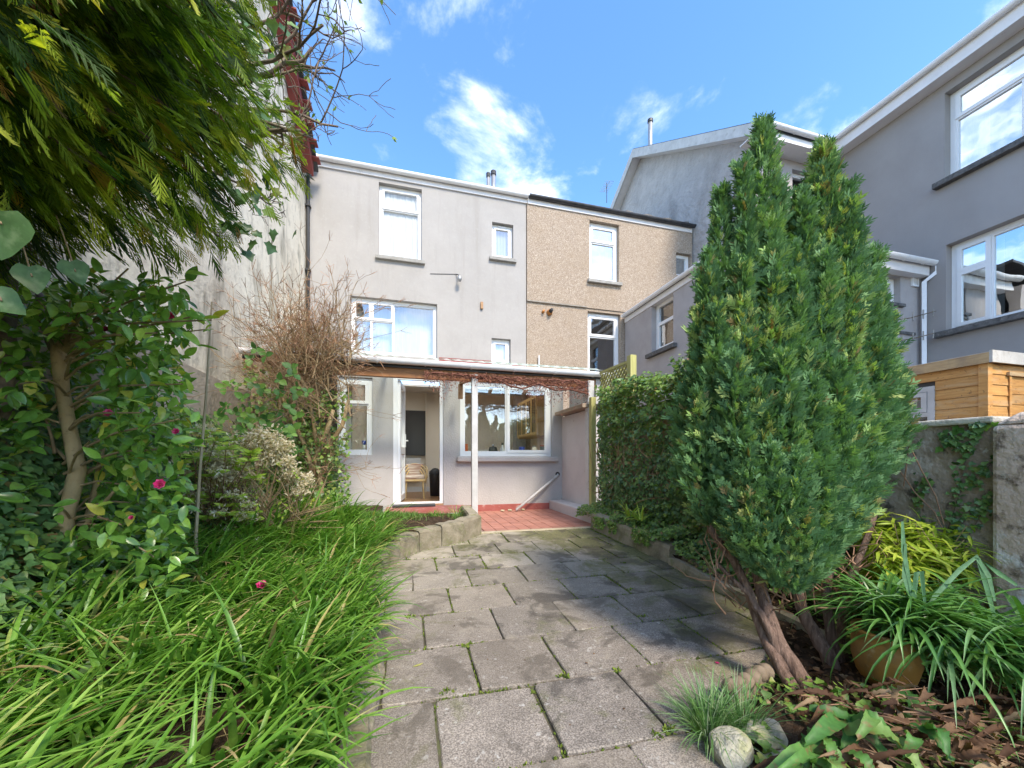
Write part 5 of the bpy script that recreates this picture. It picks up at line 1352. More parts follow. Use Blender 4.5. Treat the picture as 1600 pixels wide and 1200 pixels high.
def bloom(c, r, label, face=(0, -1, .3), parent=None, closed=.5, name='camellia_flower'):
    """layered petals round a centre"""
    c = np.array(c); fz_ = unit(np.array([face], float))[0]
    v, f = leaf_tpl(1, .85, 4, .25, -.35)
    P, D, U, S = [], [], [], []
    a = unit(np.cross(fz_, [0.1, .2, 1.])[None])[0]; b_ = np.cross(fz_, a)
    for ringk, (np_, op) in enumerate(((7, .15), (6, .5), (5, .85), (4, 1.15))):
        for k in range(np_):
            t = 2 * math.pi * k / np_ + ringk * .5; rad = a * math.cos(t) + b_ * math.sin(t)
            e = op * (1 - closed * .3) + .35 * closed
            d = rad * math.cos(e) + fz_ * math.sin(e)
            P.append(c - fz_ * r * .15); D.append(d); U.append(fz_ * math.cos(e) - rad * math.sin(e)); S.append(r * (1.05 - ringk * .12))
    if parent is None:
        return scatter(name, v, f, np.array(P), np.array(D), np.array(U), np.array(S), L['pink'], None, smooth=True, label=label, cat='flower', origin=Vector(c.tolist()))
    return scatter(name, v, f, np.array(P), np.array(D), np.array(U), np.array(S), L['pink'], parent, smooth=True)

# ================================================================== IVY MASSES
def ivy_surface(name, P, N, s, m, parent=None, big=False, **kw):
    n = len(P); v, f = ivy_tpl() if big else ivy_small()
    N = unit(N + rng.normal(0, .42, (n, 3)))
    down = unit(np.array([0, 0, -1.0]) + rng.normal(0, .55, (n, 3)))
    D = unit(down - N * np.sum(down * N, -1, keepdims=True))
    return scatter(name, v, f, P, D, N, rng.uniform(*s, n), m, parent, **kw)
# --- ground ivy bank along the left boundary, from the camera back to the lattice
def bank_h(x, y): return bed_z(x, y) + .95 * np.exp(-((x + 2.12) / .38) ** 2) + .12 * math.sin(y * 3.1) * math.exp(-((x + 1.9) / .4) ** 2)
n = 15000
x = -2.08 + np.abs(rng.normal(0, .42, n)); y = rng.uniform(.35, 5.3, n)
k = (x < -.72 - .25 * rng.random(n)) & (~((x > -1.25) & (rng.random(n) < .5))); x, y = x[k], y[k]; n = len(x)
z = np.array([bank_h(a, b) for a, b in zip(x, y)]) + rng.normal(.01, .035, n)
N = np.column_stack([np.clip(2.2 * np.exp(-((x + 1.95) / .35) ** 2), .1, 3), rng.normal(-.2, .3, n), np.ones(n)])
ivy_surface('ground_ivy', np.column_stack([x, y, z]), N, (.022, .055), L['ivy'], kind='stuff')
# --- ivy climbing the left house wall foot and the lattice
n = 5200
y = rng.uniform(2.2, 5.36, n); z = .2 + 1.75 * rng.random(n) ** 1.4 * (.75 + .35 * np.sin(y * 2.3 + 1))
x = XLW + .06 + np.abs(rng.normal(0, .08, n))
iw = E('wall_ivy', 'dense dark ivy climbing the foot of the stained cream wall', 'ivy', (XLW + .06, 3.8, .3))
ivy_surface('foliage', np.column_stack([x, y, z]), np.tile([1., -.3, .3], (n, 1)), (.025, .055), L['ivy'], iw)
n = 3800
x = rng.uniform(-2.02, -1.22, n); z = .3 + 2.0 * rng.random(n); y = 5.36 + rng.normal(0, .055, n)
k = (nz(np.column_stack([x, y, z]), 5) + .35 * (1.6 - z) > -.05) ; x, y, z = x[k], y[k], z[k]
li = E('lattice_ivy', 'ivy growing through the lattice and post at the left end of the canopy', 'ivy', (-1.6, 5.36, .3))
ivy_surface('foliage', np.column_stack([x, y, z]), np.tile([.1, -1., .2], (len(x), 1)), (.022, .048), L['ivy_light'], li)
n = 2600
x = XK0 - .03 + rng.normal(0, .05, n) - .10 * rng.random(n); z = .25 + 1.35 * rng.random(n) ** 1.2; y = YK - .10 + rng.normal(0, .12, n)
ci = E('corner_ivy', 'ivy hanging at the left corner of the kitchen extension below the window', 'ivy', (XK0, YK - .1, .3))
ivy_surface('foliage', np.column_stack([x, y, z]), np.tile([-.2, -1., .2], (len(x), 1)), (.022, .045), L['ivy'], ci)

# --- right boundary: fence with trellis top, smothered in ivy
fc = E('trellis_fence', 'wooden boundary fence with lattice top buried in ivy', 'fence', (2.78, 4, .2))
ph = onX(987, 556, 2.79).z
MB().box(2.585, 2.665, 5.17, 5.25, .12, 2.02).build('post', M['post_green'], fc, bevel=.006)
for y in (4.40, 3.45, 2.6): MB().box(2.735, 2.825, y - .045, y + .045, .12, (ZC - .2 if y > 5 else (ph if y > 4 else 2.0))).build('post', M['post_green'], fc, bevel=.006)
for (y0, y1) in ((4.45, 5.0), (3.50, 4.35), (2.65, 3.40)):
    for k in range(int((y1 - y0) / .12)):
        MB().box(2.77, 2.785, y0 + k * .12, y0 + k * .12 + .112, .2, 1.75).build('board', M['driftwood'], fc)
zt0, zt1 = onX(940, 582, 2.79).z, ph - .06
for (ya_, yb_, za_, zb_) in ((4.45, 5.28, zt1, zt0),):
    MB().bar((2.79, ya_, za_), (2.79, yb_, zb_), .03, .035).build('trellis_rail', M['post_green'], fc); MB().bar((2.79, ya_, 1.78), (2.79, yb_, 1.78), .03, .035).build('trellis_rail', M['post_green'], fc)
    for s in (1, -1):
        for k in range(-6, 14):
            y_a = ya_ + k * .085; p = [];
            zz0, zz1 = 1.80, 2.42
            A = Vector((2.79 + .008 * s, y_a if s > 0 else y_a + .60, zz0)); B = Vector((2.79 + .008 * s, y_a + .60 if s > 0 else y_a, zz1))
            q = []
            for t in np.linspace(0, 1, 41):
                pt = A.lerp(B, t); top = za_ + (zb_ - za_) * (pt.y - ya_) / (yb_ - ya_)
                if ya_ < pt.y < yb_ and pt.z < top - .02: q.append(pt)
            if len(q) > 3: MB().bar(q[0], q[-1], .012, .022, up=(1, 0, 0)).build('lattice_slat', M['post_green'], fc)
n = 24000
y = rng.uniform(1.75, 5.36, n); z = .22 + 1.98 * rng.random(n)
topz = np.where(y > 4.4, np.interp(y, [4.4, 4.8, 5.4], [2.02, 2.02, 2.12]), 2.0 + .06 * np.sin(y * 5)) + .04 * np.sin(y * 17)
k = z < topz; y, z = y[k], z[k]; n = len(y)
bul = .22 + .10 * nz(np.column_stack([y, z, z * 0]), 4.2) + .09 * nz(np.column_stack([y, z, z * 0]), 11, 3) + .10 * np.clip(z - 1.3, 0, 1)
bul = bul * np.clip((5.16 - y) / .55, .1, 1)
k = (y < 5.13) | (rng.random(n) < .10); y, z, bul = y[k], z[k], bul[k]; n = len(y)
x = 2.74 - bul + rng.normal(0, .03, n) + .05 * rng.random(n) ** 2
# thin, twiggy hollow half way up
hol = np.exp(-(((y - 4.2) / .55) ** 2 + ((z - 1.05) / .42) ** 2)); k = rng.random(n) > .62 * hol
x, y, z = x[k], y[k], z[k]; n = len(x)
P = np.column_stack([x, y, z]); N = np.column_stack([-np.ones(n), rng.normal(-.3, .4, n), .35 + .8 * np.clip(z - 1.4, 0, 1)])
ih = E('ivy_hedge', 'thick ivy covering the right boundary fence beside the conifer', 'ivy', (2.6, 3.8, .2))
lt = (nz(P, 3.4, 5) + .9 * (z - 1.2) + rng.normal(0, .35, n)) > .2  # upper leaves paler as if sunlit, lower darker: light put into leaf colour
ivy_surface('sunlit_tint_foliage', P[lt], N[lt], (.024, .054), L['ivy_light'], ih)
ivy_surface('shade_tint_foliage', P[~lt], N[~lt], (.022, .050), L['ivy'], ih)
# top of hedge rolls over
n = 4200; y = rng.uniform(2.1, 5.1, n); x = rng.uniform(2.42, 3.05, n)
z = 1.98 + .07 * np.sin(y * 5) + .06 * np.sin(x * 13 + y * 7) - .25 * ((x - 2.75) / .3) ** 2 * .4 + rng.normal(0, .03, n)
k = ~((y > 4.35)); x, y, z = x[k], y[k], z[k]
ivy_surface('top_foliage', np.column_stack([x, y, z]), np.tile([-.2, -.2, 1.], (len(x), 1)), (.02, .046), L['ivy_light'], ih)
# spill over the kerb
n = 3600; y = rng.uniform(1.95, 5.1, n); x = 2.68 - .42 * rng.random(n) ** .8 + .02 * np.sin(y * 9); z = .30 + .12 * rng.random(n) + .25 * np.clip(x - 2.35, 0, 1) + .05 * np.sin(y * 7) - np.where(y < 2.95, .12, 0)
ivy_surface('low_foliage', np.column_stack([x, y, z]), np.tile([-.7, -.3, 1.], (n, 1)), (.018, .04), L['ivy_light'], ih)
n = 900; y = rng.uniform(3.0, 4.4, n); x = 2.235 + rng.normal(0, .012, n); z = gz(4) + .2 - .13 * rng.random(n) ** 1.5
k = nz(np.column_stack([y, z * 0, y]), 6) > .0; ivy_surface('trailing_foliage', np.column_stack([x, y, z])[k], np.tile([-1., -.3, .3], (k.sum(), 1)), (.018, .034), L['ivy_light'], ih)
# stems inside the hollow
tb_ = MB()
for k in range(90):
    y0, z0 = rng.uniform(3.3, 5.1), rng.uniform(.3, 1.2); p = [Vector((2.60 + rng.normal(0, .05), y0, z0))]
    d = Vector((rng.normal(0, .3), rng.normal(0, .7), rng.uniform(.5, 1.4))).normalized()
    for q in range(4):
        d = (d + Vector(rng.normal(0, .35, 3).tolist())).normalized(); d.x = d.x * .3; p.append(p[-1] + d * rng.uniform(.10, .2))
    tb_.tube(p, [.006, .005, .004, .003, .002], 4, cap=False)
tb_.build('stems', M['twig'], ih)['kind'] = 'stuff'
# loose plants on the kerb top
for (px, py, lab) in ((985, 800, 'pale green leafy weed at the foot of the ivy above the stone kerb'), (1002, 806, 'bright leafy weed under the ivy just right of a paler weed')):
    c = onX(px, py, 2.36); e_ = E('leafy_weed', lab, 'plant', (c.x, c.y, c.z - .05)); tuft((c.x, c.y, c.z - .05), 14, .05, (.16, .26), (.014, .024), L['pieris'], 'leaves', parent=e_, elmin=.3)

# ================================================================== VINE ALONG THE BEAM
vn = E('dry_vine', 'leafless red brown vine tangled along the canopy beam', 'vine', (1.6, 5.35, 2.0))
vb_ = MB(); tips = []
def yv(): return 5.33 + rng.normal(0, .025)
for k in range(5):
    p = [Vector((.25 + .15 * k, yv(), ZC - .17))]
    while p[-1].x < 2.58: p.append(Vector((p[-1].x + rng.uniform(.07, .14), yv(), ZC - .17 - .035 * k * (p[-1].x - .2) * .5 + rng.normal(0, .02))))
    vb_.tube(p, .009 if k else .013, 5, cap=False); tips += p
p = [Vector((1.15, 5.30, ZC - .20)), Vector((1.35, 5.28, ZC - .30)), Vector((1.55, 5.29, ZC - .33)), Vector((1.8, 5.30, ZC - .24)), Vector((2.05, 5.28, ZC - .33)), Vector((2.3, 5.3, ZC - .30)), Vector((2.6, 5.3, ZC - .36))]
vb_.tube(p, .014, 6, cap=False); vb_.build('stem', M['vine'], vn, smooth=True)
P, D, S = [], [], []
for k in range(4200):
    x = rng.uniform(.16, 2.62); dn = (.05 + .11 * max(0, min(1, (x - .9) / 1.3))) if x > .75 else (.05 + .09 * math.exp(-((x - .38) / .2) ** 2))
    if .62 < x < .95 and rng.random() < .5: continue
    P.append((x, yv() - .02, ZC - .15 - abs(rng.normal(0, dn)))); 
P = np.array(P); D = rnddir(len(P), -.6)
v, f = ([(-.04, 0, 0), (.04, 0, 0), (.03, .6, .05), (.18, .8, 0), (0, 1, 0), (-.18, .75, .05), (-.03, .6, 0)], [(0, 1, 2, 6), (2, 3, 4), (6, 4, 5), (2, 4, 6)])
scatter('tendrils', v, f, P, D, rnddir(len(P)), rng.uniform(.02, .055, len(P)), M['vine'], vn)['kind'] = 'stuff'
for (x, dz) in ((1.98, .30), (2.18, .26), (2.42, .22), (1.66, .2), (.36, .17)):   # hanging ends
    P = np.array([(x + rng.normal(0, .012), 5.29 + rng.normal(0, .01), ZC - .22 - dz * t) for t in rng.random(60)])
    scatter('tendrils', v, f, P, rnddir(60, -.8), rnddir(60), rng.uniform(.015, .035, 60), M['vine'], vn)['kind'] = 'stuff'

# ================================================================== GREEN CONIFER
CB = onG(1272, 1100)
cf = E('conifer', 'tall many-spired blue green conifer leaning over the patio on several stems', 'tree', (CB.x, CB.y, rbed_z(CB.x, CB.y)))
stems = [([(1255, 1108, 1.60), (1222, 1050, 1.66), (1192, 990, 1.74), (1160, 900, 1.80), (1112, 830, 1.84), (1085, 760, 1.9)], .027),
         ([(1282, 1108, 1.62), (1248, 1055, 1.66), (1215, 1000, 1.72), (1190, 930, 1.8), (1180, 820, 1.9), (1190, 600, 2.0), (1200, 420, 2.0)], .036),
         ([(1316, 1075, 1.78), (1292, 1020, 1.82), (1262, 970, 1.88), (1240, 900, 1.92), (1240, 700, 2.0), (1260, 450, 2.02)], .034),
         ([(1322, 1068, 1.82), (1300, 1000, 1.87), (1292, 930, 1.9), (1310, 830, 2.0), (1330, 700, 2.0), (1330, 540, 2.0)], .022),
         ([(1330, 1060, 1.9), (1312, 990, 1.95), (1330, 900, 2.0), (1370, 800, 2.05), (1385, 700, 2.1)], .020),
         ([(1225, 1045, 1.68), (1190, 960, 1.72), (1170, 930, 1.76), (1120, 880, 1.85)], .016)]
for pts, r in stems:
    P = [onT(*p) for p in pts]; P[0].z = min(P[0].z, rbed_z(P[0].x, P[0].y) - .02) if r > .017 else P[0].z
    Q = []
    for k in range(len(P) - 1):
        for t in (0, .33, .66): Q.append(P[k].lerp(P[k + 1], t) + Vector(rng.normal(0, .004, 3).tolist()))
    Q.append(P[-1]); rr = [r * (1.25 if i == 0 else 1) * (1 - .75 * i / len(Q)) + .003 for i in range(len(Q))]
    tr_ = MB().tube(Q, rr, 12); 
    tr_.build('trunk', M['bark_cedar'], cf, smooth=True, jitter=.0012)
tw = MB()
for k in range(150):
    px, py = rng.uniform(1110, 1350), rng.uniform(840, 960); t = rng.uniform(1.72, 2.0)
    a = onT(px, py, t); p = [a]
    d = Vector((rng.normal(-.1, .5), rng.normal(0, .4), rng.uniform(.4, 1))).normalized()
    for q in range(3): d = (d + Vector(rng.normal(0, .3, 3).tolist())).normalized(); p.append(p[-1] + d * .07)
    tw.tube(p, [.004, .003, .0025, .0015], 4, cap=False)
tw.build('bare_twigs', M['twig_red'], cf)['kind'] = 'stuff'
lobes = [(1191, 192, 1195, 880, 2.02, .165), (1287, 228, 1265, 890, 2.05, .17), (1127, 305, 1135, 830, 2.08, .13), (1326, 330, 1290, 870, 1.98, .155), (1360, 415, 1318, 820, 2.02, .14),
         (1388, 500, 1345, 790, 2.10, .115), (1096, 490, 1105, 820, 1.98, .115), (1076, 600, 1095, 810, 2.0, .105), (1402, 580, 1365, 790, 2.05, .085),
         # plumes standing proud of the mass on the side of the camera
         (1160, 420, 1170, 900, 1.86, .105), (1208, 400, 1200, 930, 1.84, .10), (1246, 440, 1235, 945, 1.82, .10), (1290, 400, 1265, 930, 1.82, .11), (1330, 450, 1295, 900, 1.84, .105), (1370, 540, 1330, 850, 1.88, .10),
         (1120, 480, 1132, 860, 1.86, .10), (1092, 620, 1110, 850, 1.84, .09), (1146, 560, 1160, 905, 1.74, .09), (1186, 600, 1190, 930, 1.70, .09), (1226, 560, 1222, 950, 1.68, .095), (1268, 600, 1252, 950, 1.68, .095),
         (1308, 580, 1282, 925, 1.72, .10), (1348, 640, 1312, 880, 1.78, .09), (1206, 700, 1210, 945, 1.62, .075), (1246, 720, 1240, 955, 1.60, .08), (1166, 700, 1180, 915, 1.66, .075), (1288, 720, 1268, 935, 1.64, .08),
         (1186, 350, 1190, 820, 2.28, .17), (1276, 380, 1265, 850, 2.34, .19), (1335, 460, 1315, 820, 2.34, .18), (1120, 480, 1140, 820, 2.3, .16),
         (1240, 385, 1232, 800, 1.95, .12), (1236, 350, 1230, 760, 2.1, .12), (1262, 330, 1255, 700, 2.0, .07), (1206, 360, 1205, 700, 1.95, .08), (1158, 258, 1180, 520, 2.0, .05), (1216, 292, 1208, 520, 1.98, .05), (1322, 292, 1300, 520, 2.0, .05), (1250, 300, 1262, 540, 2.02, .045), (1105, 400, 1112, 640, 2.0, .06), (1365, 395, 1345, 620, 2.0, .06)]
lobes = [(q[0], q[1], q[2], q[3] - (26 if q[3] > 780 else 0), q[4], q[5]) for q in lobes]
sp_v = []; sp_f = []
def add_strip(a, b, w, z=0.0):
    i = len(sp_v); a = np.array(a); b = np.array(b); d = b - a; n_ = np.array([-d[1], d[0]]) / (np.hypot(*d) + 1e-9) * w / 2
    m_ = a + d * .55
    sp_v.extend([(a[0] - n_[0] * .6, a[1] - n_[1] * .6, z), (a[0] + n_[0] * .6, a[1] + n_[1] * .6, z), (m_[0] + n_[0], m_[1] + n_[1], z + .03), (b[0], b[1], z - .02), (m_[0] - n_[0], m_[1] - n_[1], z + .03)])
    sp_f.append((i, i + 1, i + 2, i + 3, i + 4))
add_strip((0, 0), (0, 1), .11)
for k, t in enumerate((.15, .32, .50, .66, .80)):
    s = 1 if k % 2 else -1
    add_strip((0, t), (s * (.44 - t * .28), t + .36), .10, .02 * s); add_strip((0, t + .06), (-s * (.42 - t * .28), t + .40), .10, -.02 * s)
LP = []; LD = []
for (tx, ty, bx, by, t, rmax) in lobes:
    A, B = onT(bx, by, t), onT(tx, ty, t); A, B = np.array(A), np.array(B); ax = B - A; H = np.linalg.norm(ax)
    n = int(5200 * (rmax / .2) * (H / 2.2)) + 350
    s = rng.random(n) ** .92
    prof = np.where(s < .34, np.sin(np.clip(s / .34, 0, 1) * np.pi / 2) ** .9 * .96 + .02, np.clip((1 - s) / .66, 0, 1) ** .80 * .97 + .008)
    a = rng.uniform(0, 2 * np.pi, n)
    lump = 1 + .18 * np.sin(a * 2 + s * 9 + bx) + .14 * np.sin(a * 4 - s * 19 + tx) + .15 * np.sin(s * 46 + a * 2 + tx)
    rr = rmax * prof * lump * np.where(rng.random(n) < .75, rng.uniform(.84, 1.14, n), rng.uniform(.45, .9, n))
    axu = ax / H; e1 = unit(np.cross(axu, [0, 1, 0.1])[None])[0]; e2 = np.cross(axu, e1)
    rad = np.cos(a)[:, None] * e1 + np.sin(a)[:, None] * e2
    P = A + ax * s[:, None] + rad * rr[:, None]
    LP.append(P); LD.append(rad * rng.uniform(.35, 1.0, n)[:, None] + axu * rng.uniform(.55, 1.3, n)[:, None] + rng.normal(0, .25, (n, 3)))
P = np.concatenate(LP); D = np.concatenate(LD); n = len(P)
print('conifer sprays', n)
clump = np.clip(.42 + .22 * nz(P, 7) + .16 * nz(P, 19, 4) + rng.normal(0, .13, n), 0.01, .96)
clump = np.where((rng.random(n) < .008) | ((nz(P, 9, 30) > .78) & (rng.random(n) < .5)), .995, clump)
scatter('crown', sp_v, sp_f, P, D, rnddir(n) + unit(D) * .2, rng.uniform(.6, 1.15, n) * np.clip(.048 + .016 * nz(P, 6, 9) + rng.normal(0, .012, n), .022, .085), L['conifer'], cf, rnd=clump)

# ================================================================== OVERHANGING CYPRESS, TOP LEFT
cy = E('cypress_tree', 'feathery yellow green cypress hanging over the top left corner', 'tree', (-2.0, .9, 0))
MB().tube([(-1.95, .75, 0), (-1.93, .78, 1.2), (-1.9, .85, 2.4), (-1.88, .9, 4.6)], [.10, .09, .075, .03], 10).build('trunk', M['bark_cedar'], cy, smooth=True)
cen = np.array([-1.92, 1.15, 3.0]); RX, RZ = 1.32, 1.27
def crown_r(dv):
    return 1 + .16 * nz(dv, 3.2, 2) + .10 * nz(dv, 8, 7)
# limbs reaching to the outside, drooping at the ends
limb = MB(); FP, FD, FI = [], [], []
nl = 300
for k in range(nl):
    while True:
        d = rng.normal(0, 1, 3); d /= np.linalg.norm(d)
        if d[0] > -.45 and d[2] < .55: break
    rr = crown_r(d[None])[0] * rng.uniform(.72, 1.0)
    d = d / (abs(d) ** 3.2).sum() ** (1 / 3.2)
    end = cen + d * np.array([RX, RX * .9, RZ]) * rr
    st_ = np.array([-1.9, .87, max(1.6, cen[2] + d[2] * RZ * .75 - .05)])
    mid = (st_ + end) / 2 + [0, 0, .16]
    pts = [st_ * (1 - t) ** 2 + 2 * mid * t * (1 - t) + end * t * t for t in np.linspace(0, 1, 8)]
    limb.tube([Vector(p.tolist()) for p in pts], [.016 * (1 - .85 * i / 7) + .0015 for i in range(8)], 5, cap=False)
    for t in np.linspace(.3, 1, 70):
        p = st_ * (1 - t) ** 2 + 2 * mid * t * (1 - t) + end * t * t
        dirn = unit((2 * (1 - t) * (mid - st_) + 2 * t * (end - mid))[None])[0]
        for q in range(2):
            side = rng.normal(0, 1, 3); side -= dirn * side.dot(dirn); side /= np.linalg.norm(side)
            off = side * rng.uniform(.0, .16) * (1.15 - .5 * t)
            FP.append(p + off); FD.append(dirn * .9 + side * rng.uniform(.15, .7) + [.12, 0, -.5]); FI.append(t + rng.normal(0, .08))
limb.build('limb', M['bark_cedar'], cy, smooth=True)
cyv, cyf = [], []
sp_v, sp_f = cyv, cyf
add_strip((0, 0), (0, 1), .024)
for k, t in enumerate(np.linspace(.05, .85, 9)):
    s = 1 if k % 2 else -1; ln = (.52 - t * .34) * rng.uniform(.75, 1.15)
    add_strip((0, t), (s * ln * .42, t + ln * .95), .023, .06 * s)
    add_strip((0, t + .03), (-s * ln * .36, t + ln * 1.0), .022, -.05 * s)
    if k % 3 == 0: add_strip((s * ln * .2, t + ln * .5), (s * ln * .5, t + ln * 1.2), .024, .08)
ne_ = 24000
dd = rng.normal(0, 1, (ne_, 3)); dd = dd[(dd[:, 0] > -.3 * np.abs(dd[:, 1])) & (dd[:, 2] < 1.1 * np.abs(dd[:, 0]) + .5)]; dd = unit(dd); ne_ = len(dd)
dd2 = dd / ((np.abs(dd) ** 3.2).sum(-1, keepdims=True) ** (1 / 3.2)); q_ = rng.uniform(.68, 1.0, ne_)
pe = cen + dd2 * np.array([RX, RX * .9, RZ]) * (crown_r(dd) * q_)[:, None]
FP = np.concatenate([np.array(FP), pe]); FD = np.concatenate([np.array(FD), dd * .55 + np.array([.2, 0, -.6]) + rng.normal(0, .35, (ne_, 3))]); FI = np.concatenate([np.array(FI), q_ - .05])
# keep clear of the lens and of the open view
k = (np.linalg.norm(FP - [0, 0, CAM_Z], axis=1) > .62) & (FP[:, 2] > 1.66 + .14 * nz(FP, 2))
rel = FP - [0, 0, CAM_Z]; fwd = rel[:, 0] * _s + rel[:, 1] * _c; rgt = rel[:, 0] * _c - rel[:, 1] * _s
sxp = 800 + F_PX * rgt / np.maximum(fwd, .05)
k &= (fwd > .30) & (sxp > -420) & (FP[:, 2] < 1.08 + 1.55 * np.maximum(fwd, .3) + .15)
FP, FD, FI = FP[k], FD[k], FI[k]; n = len(FP); print('cypress fronds', n)
tipn = np.clip(.48 + .36 * nz(FP, 4.5, 1) + .35 * (FI - .6) + rng.normal(0, .13, n), .01, .93); tipn = np.where(rng.random(n) < .03, .985, tipn)  # outer tips yellowed as if sunlit, the light is in the colour
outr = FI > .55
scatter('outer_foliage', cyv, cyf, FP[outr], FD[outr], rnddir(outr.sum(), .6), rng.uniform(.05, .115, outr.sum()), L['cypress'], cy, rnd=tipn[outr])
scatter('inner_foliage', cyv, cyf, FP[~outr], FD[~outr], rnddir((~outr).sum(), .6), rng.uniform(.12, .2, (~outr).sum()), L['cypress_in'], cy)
# dense interior sprays, crown shade painted in as darker green
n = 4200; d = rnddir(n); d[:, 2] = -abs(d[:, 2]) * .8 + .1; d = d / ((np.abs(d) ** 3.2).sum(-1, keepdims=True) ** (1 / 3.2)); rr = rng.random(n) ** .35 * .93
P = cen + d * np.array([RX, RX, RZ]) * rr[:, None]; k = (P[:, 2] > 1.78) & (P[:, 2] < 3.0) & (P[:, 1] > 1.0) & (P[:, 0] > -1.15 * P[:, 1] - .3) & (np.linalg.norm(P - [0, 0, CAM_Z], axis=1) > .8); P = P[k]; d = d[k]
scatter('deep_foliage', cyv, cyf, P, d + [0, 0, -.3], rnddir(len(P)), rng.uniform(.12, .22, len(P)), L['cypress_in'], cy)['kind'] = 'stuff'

# large ivy leaves hanging near the lens, left edge
iv = E('ivy_spray', 'few large grey green ivy leaves hanging under the cypress at the left edge', 'ivy', (-1.0, .8, 1.2))
v, f = bigleaf_tpl()
specs = [(2, 350, .92, .115, (-.2, .25, -1)), (50, 432, 1.15, .085, (.25, 0, -1)), (118, 424, 1.2, .075, (.3, .1, -.8)), (2, 470, 1.0, .085, (.5, .1, -.35)), (235, 235, 1.25, .04, (.6, 0, -.6)),
         ]
P = np.array([list(onT(a, b, t)) for a, b, t, s, d in specs]); D = np.array([s[4] for s in specs], float)
leaf_objects(iv, 'leaf', v, f, P - unit(D) * .03, D, np.tile([.35, -1., .35], (len(P), 1)), [s[3] for s in specs], L['bigleaf'])
for a, b, t, s, d in specs: q = onT(a, b, t); MB().tube([q, q + Vector((-.05, .04, .10)), q + Vector((-.12, .1, .22))], .0022, 5, cap=False).build('stem', M['twig'], iv)

# ================================================================== BARE BRANCHED TREE BEHIND THE CYPRESS
def branch(mb, p, d, ln, r, depth, tips, droop=0., spread=.6, seg=4, wob=.18, kids=(2, 4), rmin=.0016):
    pts = [Vector(p)]; d = Vector(d).normalized()
    for k in range(seg):
        d = (d + Vector(rng.normal(0, wob, 3).tolist()) + Vector((0, 0, -droop))).normalized()
        pts.append(pts[-1] + d * ln / seg)
    rr = [max(r * (1 - .45 * k / seg), rmin) for k in range(seg + 1)]
    mb.tube(pts, rr, 6 if r > .006 else 4, cap=r > .006)
    if depth == 0: tips.append((pts[-1], d)); return
    for k in range(int(rng.integers(*kids)) + 1):
        i = int(rng.integers(1, seg + 1)); nd = (d + Vector(rng.normal(0, spread, 3).tolist())).normalized()
        branch(mb, pts[i], nd, ln * rng.uniform(.5, .78), r * .58, depth - 1, tips, droop, spread, seg, wob, kids, rmin)
bt_ = E('bare_tree', 'bare budding tree with crooked grey twigs against the sky behind the cypress', 'tree', (-2.0, 2.5, .2))
tm = MB().tube([(-2.0, 2.5, .1), (-1.98, 2.45, 1.2), (-1.9, 2.4, 2.4), (-1.75, 2.35, 3.1)], [.05, .045, .035, .025], 8); tm.build('trunk', M['bark_grey'], bt_, smooth=True)
br = MB(); tips = []
limbs = [((1.0, 400, 215, 2.4), (505, 165), .018), ((1, 380, 130, 2.4), (560, 85), .020), ((1, 400, 200, 2.5), (470, 218), .018), ((1, 370, 40, 2.5), (545, 20), .017), ((1, 390, 170, 2.4), (590, 150), .013), ((1, 400, 100, 2.3), (620, 110), .014), ((1, 420, 80, 2.4), (600, 40), .013), ((1, 410, 190, 2.3), (520, 235), .011), ((1, 380, 290, 2.5), (440, 330), .008)]
for (_, ax_, ay_, t), (bx, by), r in limbs:
    a, b = onT(ax_, ay_, t), onT(bx, by, t + rng.uniform(-.2, .1))
    MBb = br
    branch(MBb, a, b - a, (b - a).length * .66, r * .8, 3, tips, 0, .62, 5, .16, (2, 4), .0019)
    MBb.tube([Vector((-1.85, 2.38, 2.5 + rng.uniform(-.3, .5))), a.lerp(Vector((-1.85, 2.38, 2.8)), .5) + Vector((0, 0, .05)), a], [r, r * .95, r * .8], 6, cap=False)
br.build('branches', M['bark_grey'], bt_, smooth=True)
print('bare tips', len(tips))
v, f = leaf_tpl(1, .5, 3)
k = [t for t in tips if rng.random() < .30]
P = np.repeat(np.array([list(t[0]) for t in k]), 3, 0); D = np.repeat(np.array([list(t[1]) for t in k]), 3, 0) + rng.normal(0, .6, (len(P), 3))
scatter('buds', v, f, P, D, rnddir(len(P)), rng.uniform(.02, .042, len(P)), L['budgreen'], bt_)['kind'] = 'stuff'
P = []; 
for k in range(150):
    px = rng.uniform(345, 470); py = rng.uniform(-20, 400); t = 2.35 + rng.normal(0, .12)
    if px > 430 - .0 * py and rng.random() < .6: continue
    P.append(list(onT(px, py, t)))
P = np.array(P); v, f = ivy_tpl()
leaf_objects(bt_, 'ivy_leaf', v, f, P, unit(np.array([0, 0, -1.]) + rng.normal(0, .5, P.shape)), unit(np.array([.3, -1., .2]) + rng.normal(0, .5, P.shape)), rng.uniform(.05, .085, len(P)).tolist(), L['ivy'])

